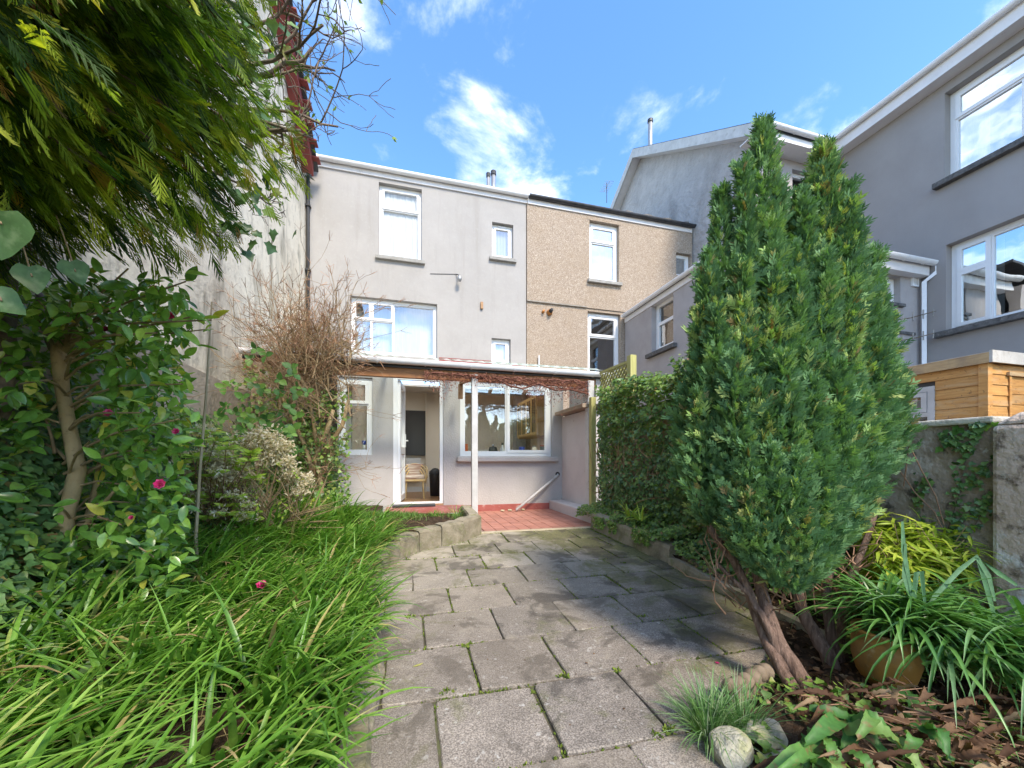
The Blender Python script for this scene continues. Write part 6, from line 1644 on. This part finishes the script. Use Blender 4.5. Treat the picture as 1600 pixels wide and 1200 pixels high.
# ================================================================== PRUNED BARE SHRUB IN FRONT OF THE CANOPY
sb = onT(497, 800, 4.5)
sh = E('bare_shrub', 'pruned bare shrub with a dense fan of reddish twigs before the canopy', 'shrub', (sb.x, sb.y, bed_z(sb.x, sb.y)))
tr_ = [([(500, 815), (502, 760), (492, 715), (512, 670), (520, 640)], .035), ([(495, 815), (492, 750), (478, 700), (450, 640), (430, 600)], .03), ([(500, 720), (535, 665), (545, 625)], .026), ([(498, 730), (490, 660), (482, 610)], .024)]
for pts, r in tr_:
    P = [onT(a, b, 4.5) for a, b in pts]; MB().tube(P, [r * (1 - .4 * i / len(P)) for i in range(len(P))], 9).build('trunk', M['bark_tan'], sh, smooth=True, jitter=.002)
tm = MB(); tips = []
for k in range(78):
    a0 = onT(rng.uniform(430, 550), rng.uniform(550, 670), 4.5 + rng.normal(0, .22))
    u = rng.uniform(-1, 1); b = onT(488 + u * 84, 528 - 45 * math.sqrt(max(0, 1 - (u * .92) ** 2)) + rng.normal(0, 26), 4.5 + rng.normal(0, .30))
    branch(tm, a0, b - a0, (b - a0).length * .55, .0070, 2, tips, -.02, .55, 4, .17, (2, 5), .0018)
for k in range(26):
    a0 = onT(rng.uniform(460, 520), rng.uniform(640, 760), 4.5 + rng.normal(0, .2)); b = a0 + Vector((rng.normal(0, .5), rng.normal(-.1, .3), rng.uniform(-.15, .35)))
    branch(tm, a0, b - a0, (b - a0).length * .7, .005, 2, tips, 0, .4, 4, .15, (1, 3), .0018)
tm.build('branches', M['twig'], sh)
print('shrub tips', len(tips))
P = np.repeat(np.array([list(t[0]) for t in tips]), 4, 0); D = np.repeat(np.array([list(t[1]) for t in tips]), 4, 0) + rng.normal(0, .45, (len(P), 3))
v, f = ([(-.02, 0, 0), (.02, 0, 0), (.018, 1, 0), (-.018, 1, 0), (0, 0, .02), (0, 1, .018)], [(0, 1, 2, 3), (0, 4, 5, 3), (1, 4, 5, 2)])
scatter('twig_tips', v, f, P, D, rnddir(len(P)), rng.uniform(.05, .13, len(P)), M['twig_red'], sh)['kind'] = 'stuff'

n = 3600; px = rng.uniform(400, 548, n); py = 800 - 190 * rng.random(n) ** 1.3; kk_ = (np.abs(px - 480) < 30 + 70 * rng.random(n)); px, py = px[kk_], py[kk_]
P = np.array([list(onT(a_, b_, 4.62 + rng.normal(0, .16))) for a_, b_ in zip(px, py)]); P = P[nz(P, 6) > -.35]
si = E('shrub_ivy', 'leafy ivy mound round the foot of the bare shrub', 'ivy', (sb.x, sb.y, .35))
ivy_surface('foliage', P, np.tile([.1, -1., .5], (len(P), 1)), (.026, .055), L['ivy_light'], si)
# ================================================================== CAMELLIA
ct = onT(110, 800, 1.95)
cm = E('camellia', 'glossy camellia bush with a bare tan trunk and pink flowers at the left', 'shrub', (ct.x, ct.y, bed_z(ct.x, ct.y)))
P = [onT(*p) for p in ((88, 900, 1.9), (105, 800, 1.9), (122, 735, 1.92), (108, 665, 1.94), (98, 610, 1.95), (92, 560, 1.95), (88, 530, 1.96))]
P[0].z = bed_z(P[0].x, P[0].y) - .03
MB().tube(P, [.034, .030, .032, .027, .026, .028, .024], 12).build('trunk', M['bark_tan'], cm, smooth=True, jitter=.001)
MB().tube([onT(88, 545, 1.96), onT(66, 500, 1.98), onT(60, 450, 2.0)], [.030, .020, .014], 9).build('branch', M['bark_grey'], cm, smooth=True)
MB().tube([onT(92, 550, 1.96), onT(125, 520, 1.98), onT(150, 470, 2.0)], [.028, .018, .012], 9).build('branch', M['bark_tan'], cm, smooth=True)
MB().tube([onT(112, 850, 1.92), onT(150, 800, 1.9), onT(185, 760, 1.88)], [.012, .009, .006], 8).build('branch', M['bark_tan'], cm, smooth=True)
for pts in (((95, 880, 2.0), (128, 850, 2.0), (150, 760, 2.05), (160, 700, 2.1)), ((20, 900, 1.9), (40, 860, 1.95), (70, 820, 2.0), (80, 760, 2.1))):
    MB().tube([onT(*p) for p in pts], [.022, .02, .014, .01], 8).build('branch', M['bark_tan'], cm, smooth=True)
twg = MB(); LPn, LDn = [], []
ends = [(235, 440), (300, 495), (320, 515), (265, 560), (330, 500), (200, 420), (150, 440), (60, 470), (20, 520), (30, 600), (60, 640), (160, 600), (200, 560), (245, 520), (170, 650), (220, 645), (280, 655), (250, 700),
        (190, 720), (210, 760), (250, 790), (190, 820), (150, 860), (230, 830), (40, 700), (20, 760), (60, 790), (10, 840), (50, 880), (180, 480), (120, 560), (290, 440), (215, 610), (140, 690), (165, 770), (20, 660), (285, 600), (110, 470), (250, 470), (95, 900), (290, 700), (240, 870)]
for (ex, ey) in ends:
    t = rng.uniform(1.45, 2.15); b = onT(ex, ey, t); a = onT(100 + rng.normal(0, 10), min(820, max(540, ey + rng.uniform(10, 70))), 1.95)
    mid = a.lerp(b, .5) + Vector((0, 0, .05)); pp = [a, a.lerp(mid, .5) + Vector((0, 0, .015)), mid, mid.lerp(b, .5), b]; twg.tube(pp, [.008, .006, .005, .004, .003], 6, cap=False)
    d = (b - mid).normalized()
    for k in range(15):
        q = rng.random() ** .6; base = mid.lerp(b, q * 1.0 + .0) + Vector(rng.normal(0, .035, 3).tolist())
        LPn.append(list(base)); LDn.append(list(d * .6 + Vector(rng.normal(0, .65, 3).tolist()) + Vector((0, 0, -.15))))
twg.build('twigs', M['twig'], cm, smooth=True)
LPn, LDn = np.array(LPn), np.array(LDn); kk_ = ~on_trunk(LPn) | (rng.random(len(LPn)) < .12); LPn, LDn = LPn[kk_], LDn[kk_]; order = rng.permutation(len(LPn))
v, f = leaf_tpl(1, .46, 5, .16, .18)
up = lambda n: unit(np.array([.25, -.35, 1.]) + rng.normal(0, .45, (n, 3)))
i0, i1 = order[:300], order[300:]
leaf_objects(cm, 'leaf', v, f, LPn[i0], LDn[i0], up(300), rng.uniform(.05, .09, 300).tolist(), L['camellia'])
Q = np.concatenate([LPn[i1], np.array([list(onT(rng.uniform(-60, 290), rng.uniform(440, 930), rng.uniform(1.7, 2.4))) for _ in range(4200)])])
keep = (Q[:, 2] > .12) & ~on_trunk(Q); Q = Q[keep]
scatter('small_leaves', v, f, Q, rnddir(len(Q)) + [.2, -.2, -.2], up(len(Q)), rng.uniform(.05, .09, len(Q)), L['camellia'], cm, smooth=True)['kind'] = 'stuff'
for (px, py, t, r, cl_) in ((266, 495, 1.75, .026, .3), (240, 452, 1.8, .018, .9), (166, 516, 1.75, .018, .9), (171, 646, 1.7, .022, .7), (276, 675, 1.7, .019, .9), (251, 757, 1.6, .025, .4), (206, 809, 1.62, .013, 1)):
    bloom(list(onT(px, py, t)), r, None, (.1, -1, .35), cm, cl_, 'flower')
g_ = onT(410, 915, 1.98)
bloom([g_.x, g_.y, g_.z], .032, 'single pink fallen flower lying on the strap leaves', (.2, -.6, 1), None, .1)
one = onT(470, 950, 1.9)

# cane leaning in the bed
cp = [onT(309, 872, 2.35), onT(306, 840, 2.36), onT(312, 740, 2.42), onT(322, 620, 2.5), onT(331, 472, 2.6)]
cp[0].z = min(cp[0].z, bed_z(cp[0].x, cp[0].y))
MB().tube(cp, [.010, .010, .009, .0075, .005], 8).build('garden_cane', M['cane'], smooth=True, label='tall thin bamboo cane standing upright in the left bed', cat='cane')

# ================================================================== YELLOW GREEN SHRUB WITH CREAM BLOSSOM
ps = onT(330, 800, 3.2)
pi_ = E('pieris_shrub', 'yellow green evergreen shrub with cream tassel blossom behind the cane', 'shrub', (ps.x, ps.y, bed_z(ps.x, ps.y)))
st_ = MB(); v, f = leaf_tpl(1, .32, 4, .12, .2); P, D, U = [], [], []; BP = []
for k in range(190):
    px = rng.uniform(262, 400); py = rng.uniform(672, 850); t = rng.uniform(2.7, 3.6)
    if px > 370 and py < 700: continue
    c = onT(px, py, t); a = onT(330 + rng.normal(0, 18), 850, 3.2)
    st_.tube([a, a.lerp(c, .5) + Vector((0, 0, .03)), c], [.0035, .003, .002], 4, cap=False)
    for q in range(13):
        an = q * 2.4; d = Vector((math.cos(an), math.sin(an), rng.uniform(.1, .6))); P.append(list(c)); D.append(list(d)); U.append([.1, -.9, .7])
    if rng.random() < .50: BP.append(c)
st_.build('stems', M['twig_red'], pi_)
P, D, U = np.array(P), np.array(D), np.array(U, float)
scatter('foliage', v, f, P, D, U + rng.normal(0, .35, U.shape), rng.uniform(.05, .095, len(P)), L['pieris'], pi_, smooth=True)
def tassels(parent, centres, r, per, m=L['cream'], s=(.010, .02)):
    P = np.concatenate([np.array(c)[None] + rng.normal(0, 1, (per, 3)) * np.array([r, r, r * .75]) for c in centres])
    v, f = leaf_tpl(1, .42, 3, .3, .2)
    return scatter('blossom', v, f, P, rnddir(len(P), -.2), rnddir(len(P)), rng.uniform(*s, len(P)), m, parent)
tassels(pi_, [list(b + Vector((.01, -.05, .03))) for b in BP], .026, 44, s=(.018, .034))
# dried cream seed heads of a second bush
hs = onT(410, 800, 3.3)
hy_ = E('seedhead_bush', 'twiggy bush with big fluffy cream seed heads between cane and bare shrub', 'shrub', (hs.x, hs.y, bed_z(hs.x, hs.y)))
heads = [(415, 688, .10), (440, 700, .07), (395, 690, .07), (425, 712, .07), (345, 722, .06), (352, 742, .06), (383, 737, .05), (450, 722, .045), (455, 738, .045), (362, 790, .06), (372, 803, .05), (340, 812, .045), (478, 752, .04), (468, 768, .045), (300, 795, .04), (322, 780, .05), (330, 760, .05), (405, 780, .035), (480, 745, .03), (450, 745, .04)]
st_ = MB(); cs_ = []
for (px, py, r) in heads:
    c = onT(px, py, 3.1 + rng.normal(0, .15)); a = onT(400 + rng.normal(0, 25), 845, 3.2); cs_.append((c, r))
    st_.tube([a, a.lerp(c, .55) + Vector(rng.normal(0, .03, 3).tolist()), c], [.007, .005, .003], 5, cap=False)
tips = []
for k in range(60):
    a = onT(405 + rng.normal(0, 40), rng.uniform(800, 860), 3.1); b = a + Vector((rng.normal(.05, .22), rng.normal(-.1, .15), rng.uniform(.25, .6)))
    branch(st_, a, b - a, (b - a).length * .6, .0055, 1, tips, 0, .3, 4, .1, (1, 3), .002)
for k in range(14):   # long arching stems toward the strap leaves
    a = onT(400 + rng.normal(0, 25), 850, 3.1); b = onT(rng.uniform(440, 540), rng.uniform(775, 830), 3.0)
    st_.tube([a, a.lerp(b, .5) + Vector((0, 0, .07)), b], [.006, .005, .002], 5, cap=False)
st_.build('stems', M['twig'], hy_)
for c, r in cs_: tassels(hy_, [list(c)], r * .62, int(420 * (r / .06) ** 1.5), s=(.020, .042))['kind'] = 'stuff'
v, f = leaf_tpl(1, .6, 3); k = [t for t in tips if rng.random() < .5]
P = np.repeat(np.array([list(t[0]) for t in k]), 5, 0) + rng.normal(0, .012, (len(k) * 5, 3))
scatter('buds', v, f, P, rnddir(len(P), .5), rnddir(len(P)), rng.uniform(.02, .038, len(P)), L['pieris'], hy_)['kind'] = 'stuff'
# bramble with broad leaflets
bm_ = E('bramble', 'dark stemmed bramble with fresh green leaflets before the lattice', 'shrub', tuple(onT(375, 740, 3.7)))
MB().tube([onT(380, 770, 3.7), onT(372, 730, 3.7), onT(378, 705, 3.7), onT(410, 670, 3.75), onT(440, 650, 3.8)], [.018, .016, .015, .010, .006], 8).build('stem', M['bark_grey'], bm_, smooth=True)
cent = [(rng.uniform(345, 465), rng.uniform(590, 710), 3.85 + rng.normal(0, .18)) for _ in range(52)] + [(415, 555, 3.6), (460, 585, 3.6), (455, 575, 3.6), (400, 545, 3.6), (390, 560, 3.7), (480, 612, 3.7)]
P, D = [], []
for c in cent:
    q = onT(*c)
    for a_ in (0, 2.1, 4.2): P.append(list(q)); D.append([math.cos(a_ + c[0]), -.3, math.sin(a_ + c[0])])
v, f = leaf_tpl(1, .75, 4, .12, .1)
leaf_objects(bm_, 'leaflet', v, f, np.array(P), np.array(D), np.tile([0, -1., .4], (len(P), 1)) + rng.normal(0, .3, (len(P), 3)), rng.uniform(.05, .095, len(P)).tolist(), L['bramble'])

# ================================================================== RIGHT BORDER
# old garden wall with pillar
ow = E('garden_wall', 'old stained rendered garden wall with pale coping behind the bamboo', 'wall', (2.8, 1.6, .05))
ztop = onX(1420, 660, 2.76).z
yp = onX(1560, 700, 2.76).y
MB().box(2.762, 2.96, yp + .005, 4.45, .0, ztop - .035).build('masonry', M['old_wall'], ow, jitter=0)
cpg = MB(); 
for k in range(9):
    y0 = yp + .006 + k * (4.45 - yp) / 9; y1 = yp + .003 + (k + 1) * (4.45 - yp) / 9
    MB().box(2.735, 2.99, y0, y1, ztop - .034, ztop + .004 * math.sin(k * 2)).build('coping_stone', M['coping'], ow, bevel=.01)
pl = MB(); zt = onX(1590, 642, 2.70).z
pl.box(2.70, 3.02, .62, yp, .0, zt - .06); pl.hexa([(2.70, .62, zt - .06), (3.02, .62, zt - .06), (3.02, yp, zt - .06), (2.70, yp, zt - .06), (2.74, .66, zt + .01), (2.98, .66, zt + .01), (2.98, yp - .07, zt - .0), (2.74, yp - .07, zt - .0)])
pl.build('pillar', M['old_pillar'], ow, bevel=.02)
MB().box(2.78, 2.98, -1.5, .615, .0, ztop - .05).build('masonry', M['old_wall'], ow)
# ivy creeper on that wall
wi = E('wall_creeper', 'thin dark ivy creeping up the old garden wall at right', 'ivy', (2.75, 1.55, .3))
paths = [[(1440, 960), (1455, 920), (1475, 880), (1480, 830), (1500, 770), (1508, 720), (1520, 680), (1530, 662)], [(1455, 920), (1500, 860), (1535, 800), (1550, 770)], [(1470, 880), (1440, 830), (1436, 780), (1450, 740)], [(1440, 960), (1400, 930), (1390, 900)], [(1500, 770), (1530, 740), (1556, 720)], [(1475, 850), (1520, 800), (1540, 770)], [(1508, 700), (1490, 690), (1480, 676)]]
stm = MB(); P = []
for pa in paths:
    q = [onX(a, b, 2.752) for a, b in pa]; stm.tube(q, .0022, 5, cap=False)
    for k in range(len(q) - 1):
        for r_ in range(24): P.append(list(q[k].lerp(q[k + 1], rng.random()) + Vector((rng.uniform(-.02, 0), rng.normal(0, .018), rng.normal(0, .018)))))
stm.build('stem', M['bark_grey'], wi)
P = np.array(P); ivy_surface('foliage', P, np.tile([-1., -.2, .2], (len(P), 1)), (.014, .032), L['ivy'], wi, big=True)
q = [onX(1500, 668, 2.74), onX(1540, 664, 2.74), onX(1480, 690, 2.74), onX(1555, 660, 2.74), onX(1470, 700, 2.74), onX(1530, 676, 2.74)]
v, f = ivy_tpl(); leaf_objects(wi, 'leaf', v, f, np.array([list(a) for a in q]), np.tile([.1, .5, -1.], (6, 1)) + rng.normal(0, .3, (6, 3)), np.tile([-1., -.3, .6], (6, 1)), [.05, .035, .04, .03, .035, .03], L['bramble'])
tw = MB()
for pa in (((1418, 690), (1440, 735), (1462, 775), (1475, 820)), ((1402, 730), (1430, 770), (1460, 800), (1475, 830)), ((1415, 650), (1420, 700), (1412, 760))):
    tw.tube([onX(a, b, 2.70) for a, b in pa], [.004, .0035, .003, .0025][:len(pa)], 5, cap=False)
tw.build('dry_stems', M['twig_red'], wi)

# shed
XS = 7.0; c0 = onX(1541, 552, XS); YS = c0.y; ZS = c0.z
sd_ = E('garden_shed', 'orange stained timber shed with grey framed window above the garden wall', 'shed', (8, YS + 1, .1))
wl_ = [onX(1468, 620, XS), onX(1545, 620, XS)]
zb = 0.15
s0 = onX(1462, 620, XS).y; zwt = onX(1440, 606, XS).z; zwb = onX(1440, 668, XS).z
nb = 16; bh = (ZS - .12 - zb) / nb
for k in range(nb):
    z0, z1 = zb + k * bh, zb + (k + 1) * bh - .003
    y1 = s0 if z1 > zwb + .01 and z0 < zwt - .01 else YS + 2.6
    MB().hexa([(XS - .018, YS + .06, z0), (XS - .018, y1, z0), (XS + .01, y1, z0), (XS + .01, YS + .06, z0), (XS - .008, YS + .06, z1), (XS - .008, y1, z1), (XS + .01, y1, z1), (XS + .01, YS + .06, z1)]).build('cladding_board', M['shed_board'], sd_)
    xb_ = XS + .42 if z1 < ZS - .28 else XS + 2.6
    MB().hexa([(XS + .06, YS - .018, z0), (xb_, YS - .018, z0), (xb_, YS + .01, z0), (XS + .06, YS + .01, z0), (XS + .06, YS - .008, z1), (xb_, YS - .008, z1), (xb_, YS + .01, z1), (XS + .06, YS + .01, z1)]).build('cladding_board', M['shed_board'], sd_)
MB().box(XS - .03, XS + .058, YS - .03, YS + .058, zb, ZS - .12).build('corner_post', M['shed_board'], sd_, bevel=.004)
dr_ = MB(); dr_.box(XS + .40, XS + .44, YS - .032, YS - .019, zb, ZS - .27); dr_.build('door_trim', M['shed_board'], sd_)
MB().box(XS + .36, XS + 2.2, YS - .045, YS - .019, ZS - .268, ZS - .22).build('door_head', M['shed_trim'], sd_)
for k in range(nb - 2):
    z0, z1 = zb + k * bh + .03, zb + (k + 1) * bh + .027
    MB().box(XS + .445, XS + 1.4, YS - .015, YS + .01, z0, min(z1 - .004, ZS - .272)).build('door_board', M['shed_board'], sd_)
MB().box(XS - .06, XS - .031, YS - .05, YS + 2.7, ZS - .13, ZS + .0).build('roof_capping', M['shed_trim'], sd_)
MB().box(XS - .06, XS + 2.8, YS - .08, YS - .051, ZS - .13, ZS + .02).build('roof_capping', M['felt'], sd_)
MB().box(XS - .03, XS + 2.8, YS - .05, YS + 2.7, ZS - .06, ZS + .01).build('roof', M['felt'], sd_)
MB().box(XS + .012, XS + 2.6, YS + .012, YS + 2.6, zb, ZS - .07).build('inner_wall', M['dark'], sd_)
wy1 = YS + 2.55
wm = mapXl(XS - .0)
fr = MB(); ring(fr, mapXl(XS), s0 + .002, s0 + 1.3, zwb, zwt, -.03, .009, .07)
fr.mbox(wm, s0 + .072, s0 + 1.23, -.028, .008, zwt - .42, zwt - .36)
for k in range(3): ring(fr, wm, s0 + .08 + k * .39, s0 + .08 + k * .39 + .36, zwt - .355, zwt - .075, -.034, .006, .06)
fr.mbox(wm, s0 + .45, s0 + .5, -.02, .007, zwb + .07, zwt - .42)
wn_ = fr.build('window', M['grey_paint'], sd_); wn_['label'] = 'grey painted shed window'
MB().poly([wm(s0 + .07, .004, zwb + .05), wm(s0 + 1.25, .004, zwb + .05), wm(s0 + 1.25, .004, zwt - .05), wm(s0 + .07, .004, zwt - .05)]).build('pane', M['glass_mid'], wn_)

# lime bamboo
bb_ = onT(1450, 960, 2.15)
bo = E('bamboo', 'lime green dwarf bamboo clump in front of the old garden wall', 'shrub', (bb_.x, bb_.y, rbed_z(bb_.x, bb_.y)))
st_ = MB(); P, D = [], []
for k in range(260):
    c = onT(rng.uniform(1360, 1560), rng.uniform(812, 940), rng.uniform(1.9, 2.4)) if k < 230 else onT(rng.uniform(1385, 1460), rng.uniform(905, 965), 2.0)
    if c.x > 2.72: c.x = 2.66
    a = Vector((bb_.x + rng.normal(0, .22), bb_.y + rng.normal(0, .12), rbed_z(bb_.x, bb_.y)))
    m_ = a.lerp(c, .6) + Vector((0, 0, .05)); st_.tube([a, m_, c], [.004, .003, .002], 5, cap=False)
    for q in range(20):
        b = m_.lerp(c, rng.random() * 1.1) + Vector(rng.normal(0, .015, 3).tolist()); P.append(list(b)); D.append([rng.normal(0, .8), rng.normal(0, .8), rng.uniform(-.5, .5)])
st_.build('culms', M['twig'], bo); P, D = np.array(P), np.array(D)
v, f = leaf_tpl(1, .15, 4, .15, .35)
scatter('foliage', v, f, P, D, np.tile([0, -.2, 1.], (len(P), 1)) + rng.normal(0, .3, (len(P), 3)), rng.uniform(.06, .12, len(P)), L['bamboo'], bo)

# pot with agapanthus
pc = onT(1384, 1010, 1.66); pz = rbed_z(pc.x, pc.y)
pr = E('plant_pot', 'orange glazed pot half hidden under drooping strap leaves', 'pot', (pc.x, pc.y, pz))
MB().lathe((pc.x, pc.y, pz), [(.0, 0), (.075, .0), (.098, .04), (.116, .11), (.116, .17), (.105, .21), (.116, .222), (.116, .235), (.102, .235), (.10, .215), (0, .215)], 28).build('body', M['terracotta'], pr, smooth=True)
ag = E('agapanthus', 'large agapanthus with many dark green strap leaves spilling from the orange pot', 'plant', (pc.x, pc.y, pz + .25))
def ag_leaf(c, az, el, ln, w, bend, m=L['agap'], K=9): strap_obj(ag, c, az, el, ln, w, bend, m, rng.normal(0, .25), K=K)
for k in range(120):
    c = (pc.x + .02 + abs(rng.normal(0, .07)), pc.y - .04 + rng.normal(0, .04), pz + .225)
    ag_leaf(c, rng.uniform(-2.3, .4), rng.uniform(.1, .9), rng.uniform(.24, .40), rng.uniform(.014, .022), rng.uniform(1.2, 1.9))
for k in range(200):
    c = (pc.x + .08 + rng.normal(0, .06), pc.y + rng.normal(0, .05), pz + .23)
    ag_leaf(c, rng.uniform(0, 6.28), rng.uniform(.45, 1.35), rng.uniform(.28, .46), rng.uniform(.014, .024), rng.uniform(1.3, 2.3))
c1 = onT(1545, 1000, 1.55)
for k in range(260):
    c = (c1.x + rng.normal(-.03, .12), c1.y + rng.normal(0, .07), c1.z - .05)
    ag_leaf(c, rng.normal(-1.9, 1.4), rng.uniform(.3, 1.1), rng.uniform(.35, .6), rng.uniform(.015, .024), rng.uniform(1.2, 2.2))
# a few tall bluish leaves bent at the top
bl = E('bluish_strap_plant', 'few tall bluish strap leaves with snapped tips above the agapanthus', 'plant', (c1.x, c1.y, c1.z - .1))
for pts in ([(1440, 960), (1462, 930), (1500, 890), (1526, 870), (1545, 900), (1555, 940)], [(1426, 975), (1428, 930), (1432, 895), (1440, 893), (1446, 950)], [(1560, 985), (1545, 930), (1528, 872), (1560, 895), (1590, 915)], [(1415, 850), (1413, 900), (1428, 950)], [(1410, 815), (1412, 860), (1425, 930)], [(1600, 1160), (1585, 1080), (1565, 1020), (1550, 985)], [(1600, 1050), (1580, 1000), (1560, 978)]):
    Q = [onT(a, b, 1.6) for a, b in pts]; b_ = MB(); w = .011
    for k, q in enumerate(Q):
        d = (Q[min(k + 1, len(Q) - 1)] - Q[max(k - 1, 0)]).normalized(); s = d.cross(Vector((_s, _c, 0))).normalized() * w * (1 if 0 < k < len(Q) - 1 else .5)
        b_.v += [tuple(q - s), tuple(q + Vector((_s, _c, 0)) * .004), tuple(q + s)]
        if k: i = 3 * k; b_.f += [(i - 3, i - 2, i + 1, i), (i - 2, i - 1, i + 2, i + 1)]
    b_.build('leaf', L['blue_strap'], bl, smooth=True)

# sedge tuft beside the rocks
def carex(px, py, t, n, ln, label):
    g_ = onT(px, py, t); c = (g_.x, g_.y, max(rbed_z(g_.x, g_.y), gz(g_.y)) - .01)
    e_ = E('sedge_tuft', label, 'plant', c)
    tuft(c, n, .05, ln, (.003, .0055), L['carex'], 'leaves', elmin=.45, bend=(.5, 1.7), parent=e_, K=6)
tg = onG(1108, 1150); g2 = onG(1160, 1145)
for (g_, n, ln, lab) in ((tg, 260, (.12, .26), 'grey green sedge tuft spilling onto the patio left of the rocks'), (g2, 130, (.12, .26), 'thin loose sedge tuft growing between rocks and rope edging')):
    c = (g_.x, g_.y, gz(g_.y)); e_ = E('sedge_tuft', lab, 'plant', c)
    tuft(c, n, .045, ln, (.003, .0058), L['carex'], 'leaves', elmin=.55, bend=(.4, 1.6), parent=e_, K=6)

# rocks
def rock(px, py, r, sq, label, seed):
    g_ = onG(px, py); rs = np.random.default_rng(seed); bm = __import__('bmesh').new()
    __import__('bmesh').ops.create_icosphere(bm, subdivisions=3, radius=1)
    pl_ = [(Vector(rs.normal(0, 1, 3).tolist()).normalized(), rs.uniform(.55, .85)) for _ in range(9)] + [(Vector((0, 0, 1)), .72)]
    for v_ in bm.verts:
        p = v_.co.copy()
        for n_, d_ in pl_:
            e = p.dot(n_) - d_
            if e > 0: p -= n_ * e
        p += Vector(rs.normal(0, .008, 3).tolist())
        v_.co = Vector((p.x * sq[0], p.y * sq[1], p.z * sq[2])) * r
    me = bpy.data.meshes.new('rock'); bm.to_mesh(me); bm.free(); me.materials.append(M['rock'])
    link('rock', me, None, label=label, cat='rock', origin=(g_.x, g_.y, g_.z + r * sq[2] * .42))
rock(1140, 1190, .085, (1.0, .8, .95), 'near angular lichen covered rock at the bottom edge', 4)
rock(1196, 1160, .075, (1.2, .8, .75), 'flatter yellowish rock just behind the near angular one', 9)
rock(1215, 1190, .045, (1.3, .8, .6), 'small pale rock lying right of the two bigger rocks', 12)

# hart's tongue leaves and dead debris in the near right corner
hf = E('strap_fern', 'broad wavy fern leaves lying over dead debris in the near right corner', 'fern', (1.35, .95, .05))
def wavy(px0, py0, px1, py1, t0, t1, w, m, lift=.04, parent=hf, name='frond'):
    A, B = onT(px0, py0, t0), onT(px1, py1, t1); n = 14; b_ = MB()
    d = (B - A).normalized(); s = d.cross(Vector((-.1, -.5, 1))).normalized(); u = s.cross(d)
    if u.z < 0: u = -u
    for k in range(n + 1):
        q = k / n; c = A.lerp(B, q) + u * lift * math.sin(math.pi * q)
        ww = w * (.55 + .6 * math.sin(math.pi * min(q * 1.0 + .12, 1))) * (1 if k < n else .05) / 2; wv = .006 * math.sin(k * 2.6)
        b_.v += [tuple(c - s * ww + u * (.010 + wv)), tuple(c), tuple(c + s * ww + u * (.010 - wv))]
        if k: i = 3 * k; b_.f += [(i - 3, i - 2, i + 1, i), (i - 2, i - 1, i + 2, i + 1)]
    b_.build(name, m, parent, smooth=True)
for a in ((1290, 1115, 1388, 1190, 1.32, 1.15, .055), (1300, 1085, 1325, 1110, 1.5, 1.42, .030), (1400, 1075, 1440, 1150, 1.42, 1.3, .055), (1270, 1150, 1350, 1215, 1.28, 1.12, .040), (1240, 1165, 1300, 1215, 1.22, 1.12, .035),
          (1330, 1120, 1310, 1200, 1.3, 1.15, .04), (1430, 1090, 1455, 1120, 1.4, 1.34, .035), (1260, 1190, 1280, 1230, 1.15, 1.08, .04), (1370, 1150, 1440, 1215, 1.22, 1.1, .045), (1225, 1200, 1250, 1240, 1.12, 1.05, .03), (1320, 1175, 1360, 1225, 1.15, 1.08, .035)):
    wavy(*a, L['fern'])
for k in range(17):
    px, py = rng.uniform(1235, 1500), rng.uniform(1105, 1195); t = 1.27 - (py - 1100) * .0018
    wavy(px, py, px + rng.normal(20, 50), py + rng.uniform(20, 70), t, t - rng.uniform(.03, .12), rng.uniform(.022, .042), L['fern'], lift=rng.uniform(.02, .06))
for k in range(60):
    px, py = rng.uniform(1230, 1600), rng.uniform(1080, 1200); t = 1.3 - (py - 1100) * .0018
    wavy(px, py, px + rng.normal(20, 45), py + rng.normal(20, 25), t, t - .04, rng.uniform(.010, .026), L['dead'], lift=rng.uniform(.01, .05), name='dead_frond')
tw = MB()
for k in range(75):
    px, py = rng.uniform(1240, 1560), rng.uniform(1080, 1190); t = 1.33 - (py - 1100) * .0018
    a = onT(px, py, t); d = Vector((rng.normal(.7, .5), rng.normal(-.5, .5), rng.normal(-.05, .12))).normalized()
    tw.tube([a, a + d * .09 + Vector((0, 0, .01)), a + d * .2], [.0028, .0025, .0012], 5, cap=False)
tw.build('dry_stalks', M['twig_red'], hf)
litter(4200, (1.0, 2.75), (.35, 2.2), rbed_z, s=(.015, .045), cond=lambda x, y: (x > np.array([rbx(q) for q in y]) + .02) & ~((x < 1.4) & (y < 1.32) & (y > 1.0)))
n = 5200; x = rng.uniform(1.1, 2.7, n); y = rng.uniform(.7, 2.6, n); k = (x > np.array([rbx(q) for q in y]) + .04) & (nz(np.column_stack([x, y, y]), 5) > -.1); x, y = x[k], y[k]
ivy_surface('border_ivy', np.column_stack([x, y, [rbed_z(a, b) + rng.uniform(.01, .07) for a, b in zip(x, y)]]), np.tile([0, -.2, 1.], (len(x), 1)), (.016, .04), L['ivy_light'], kind='stuff')
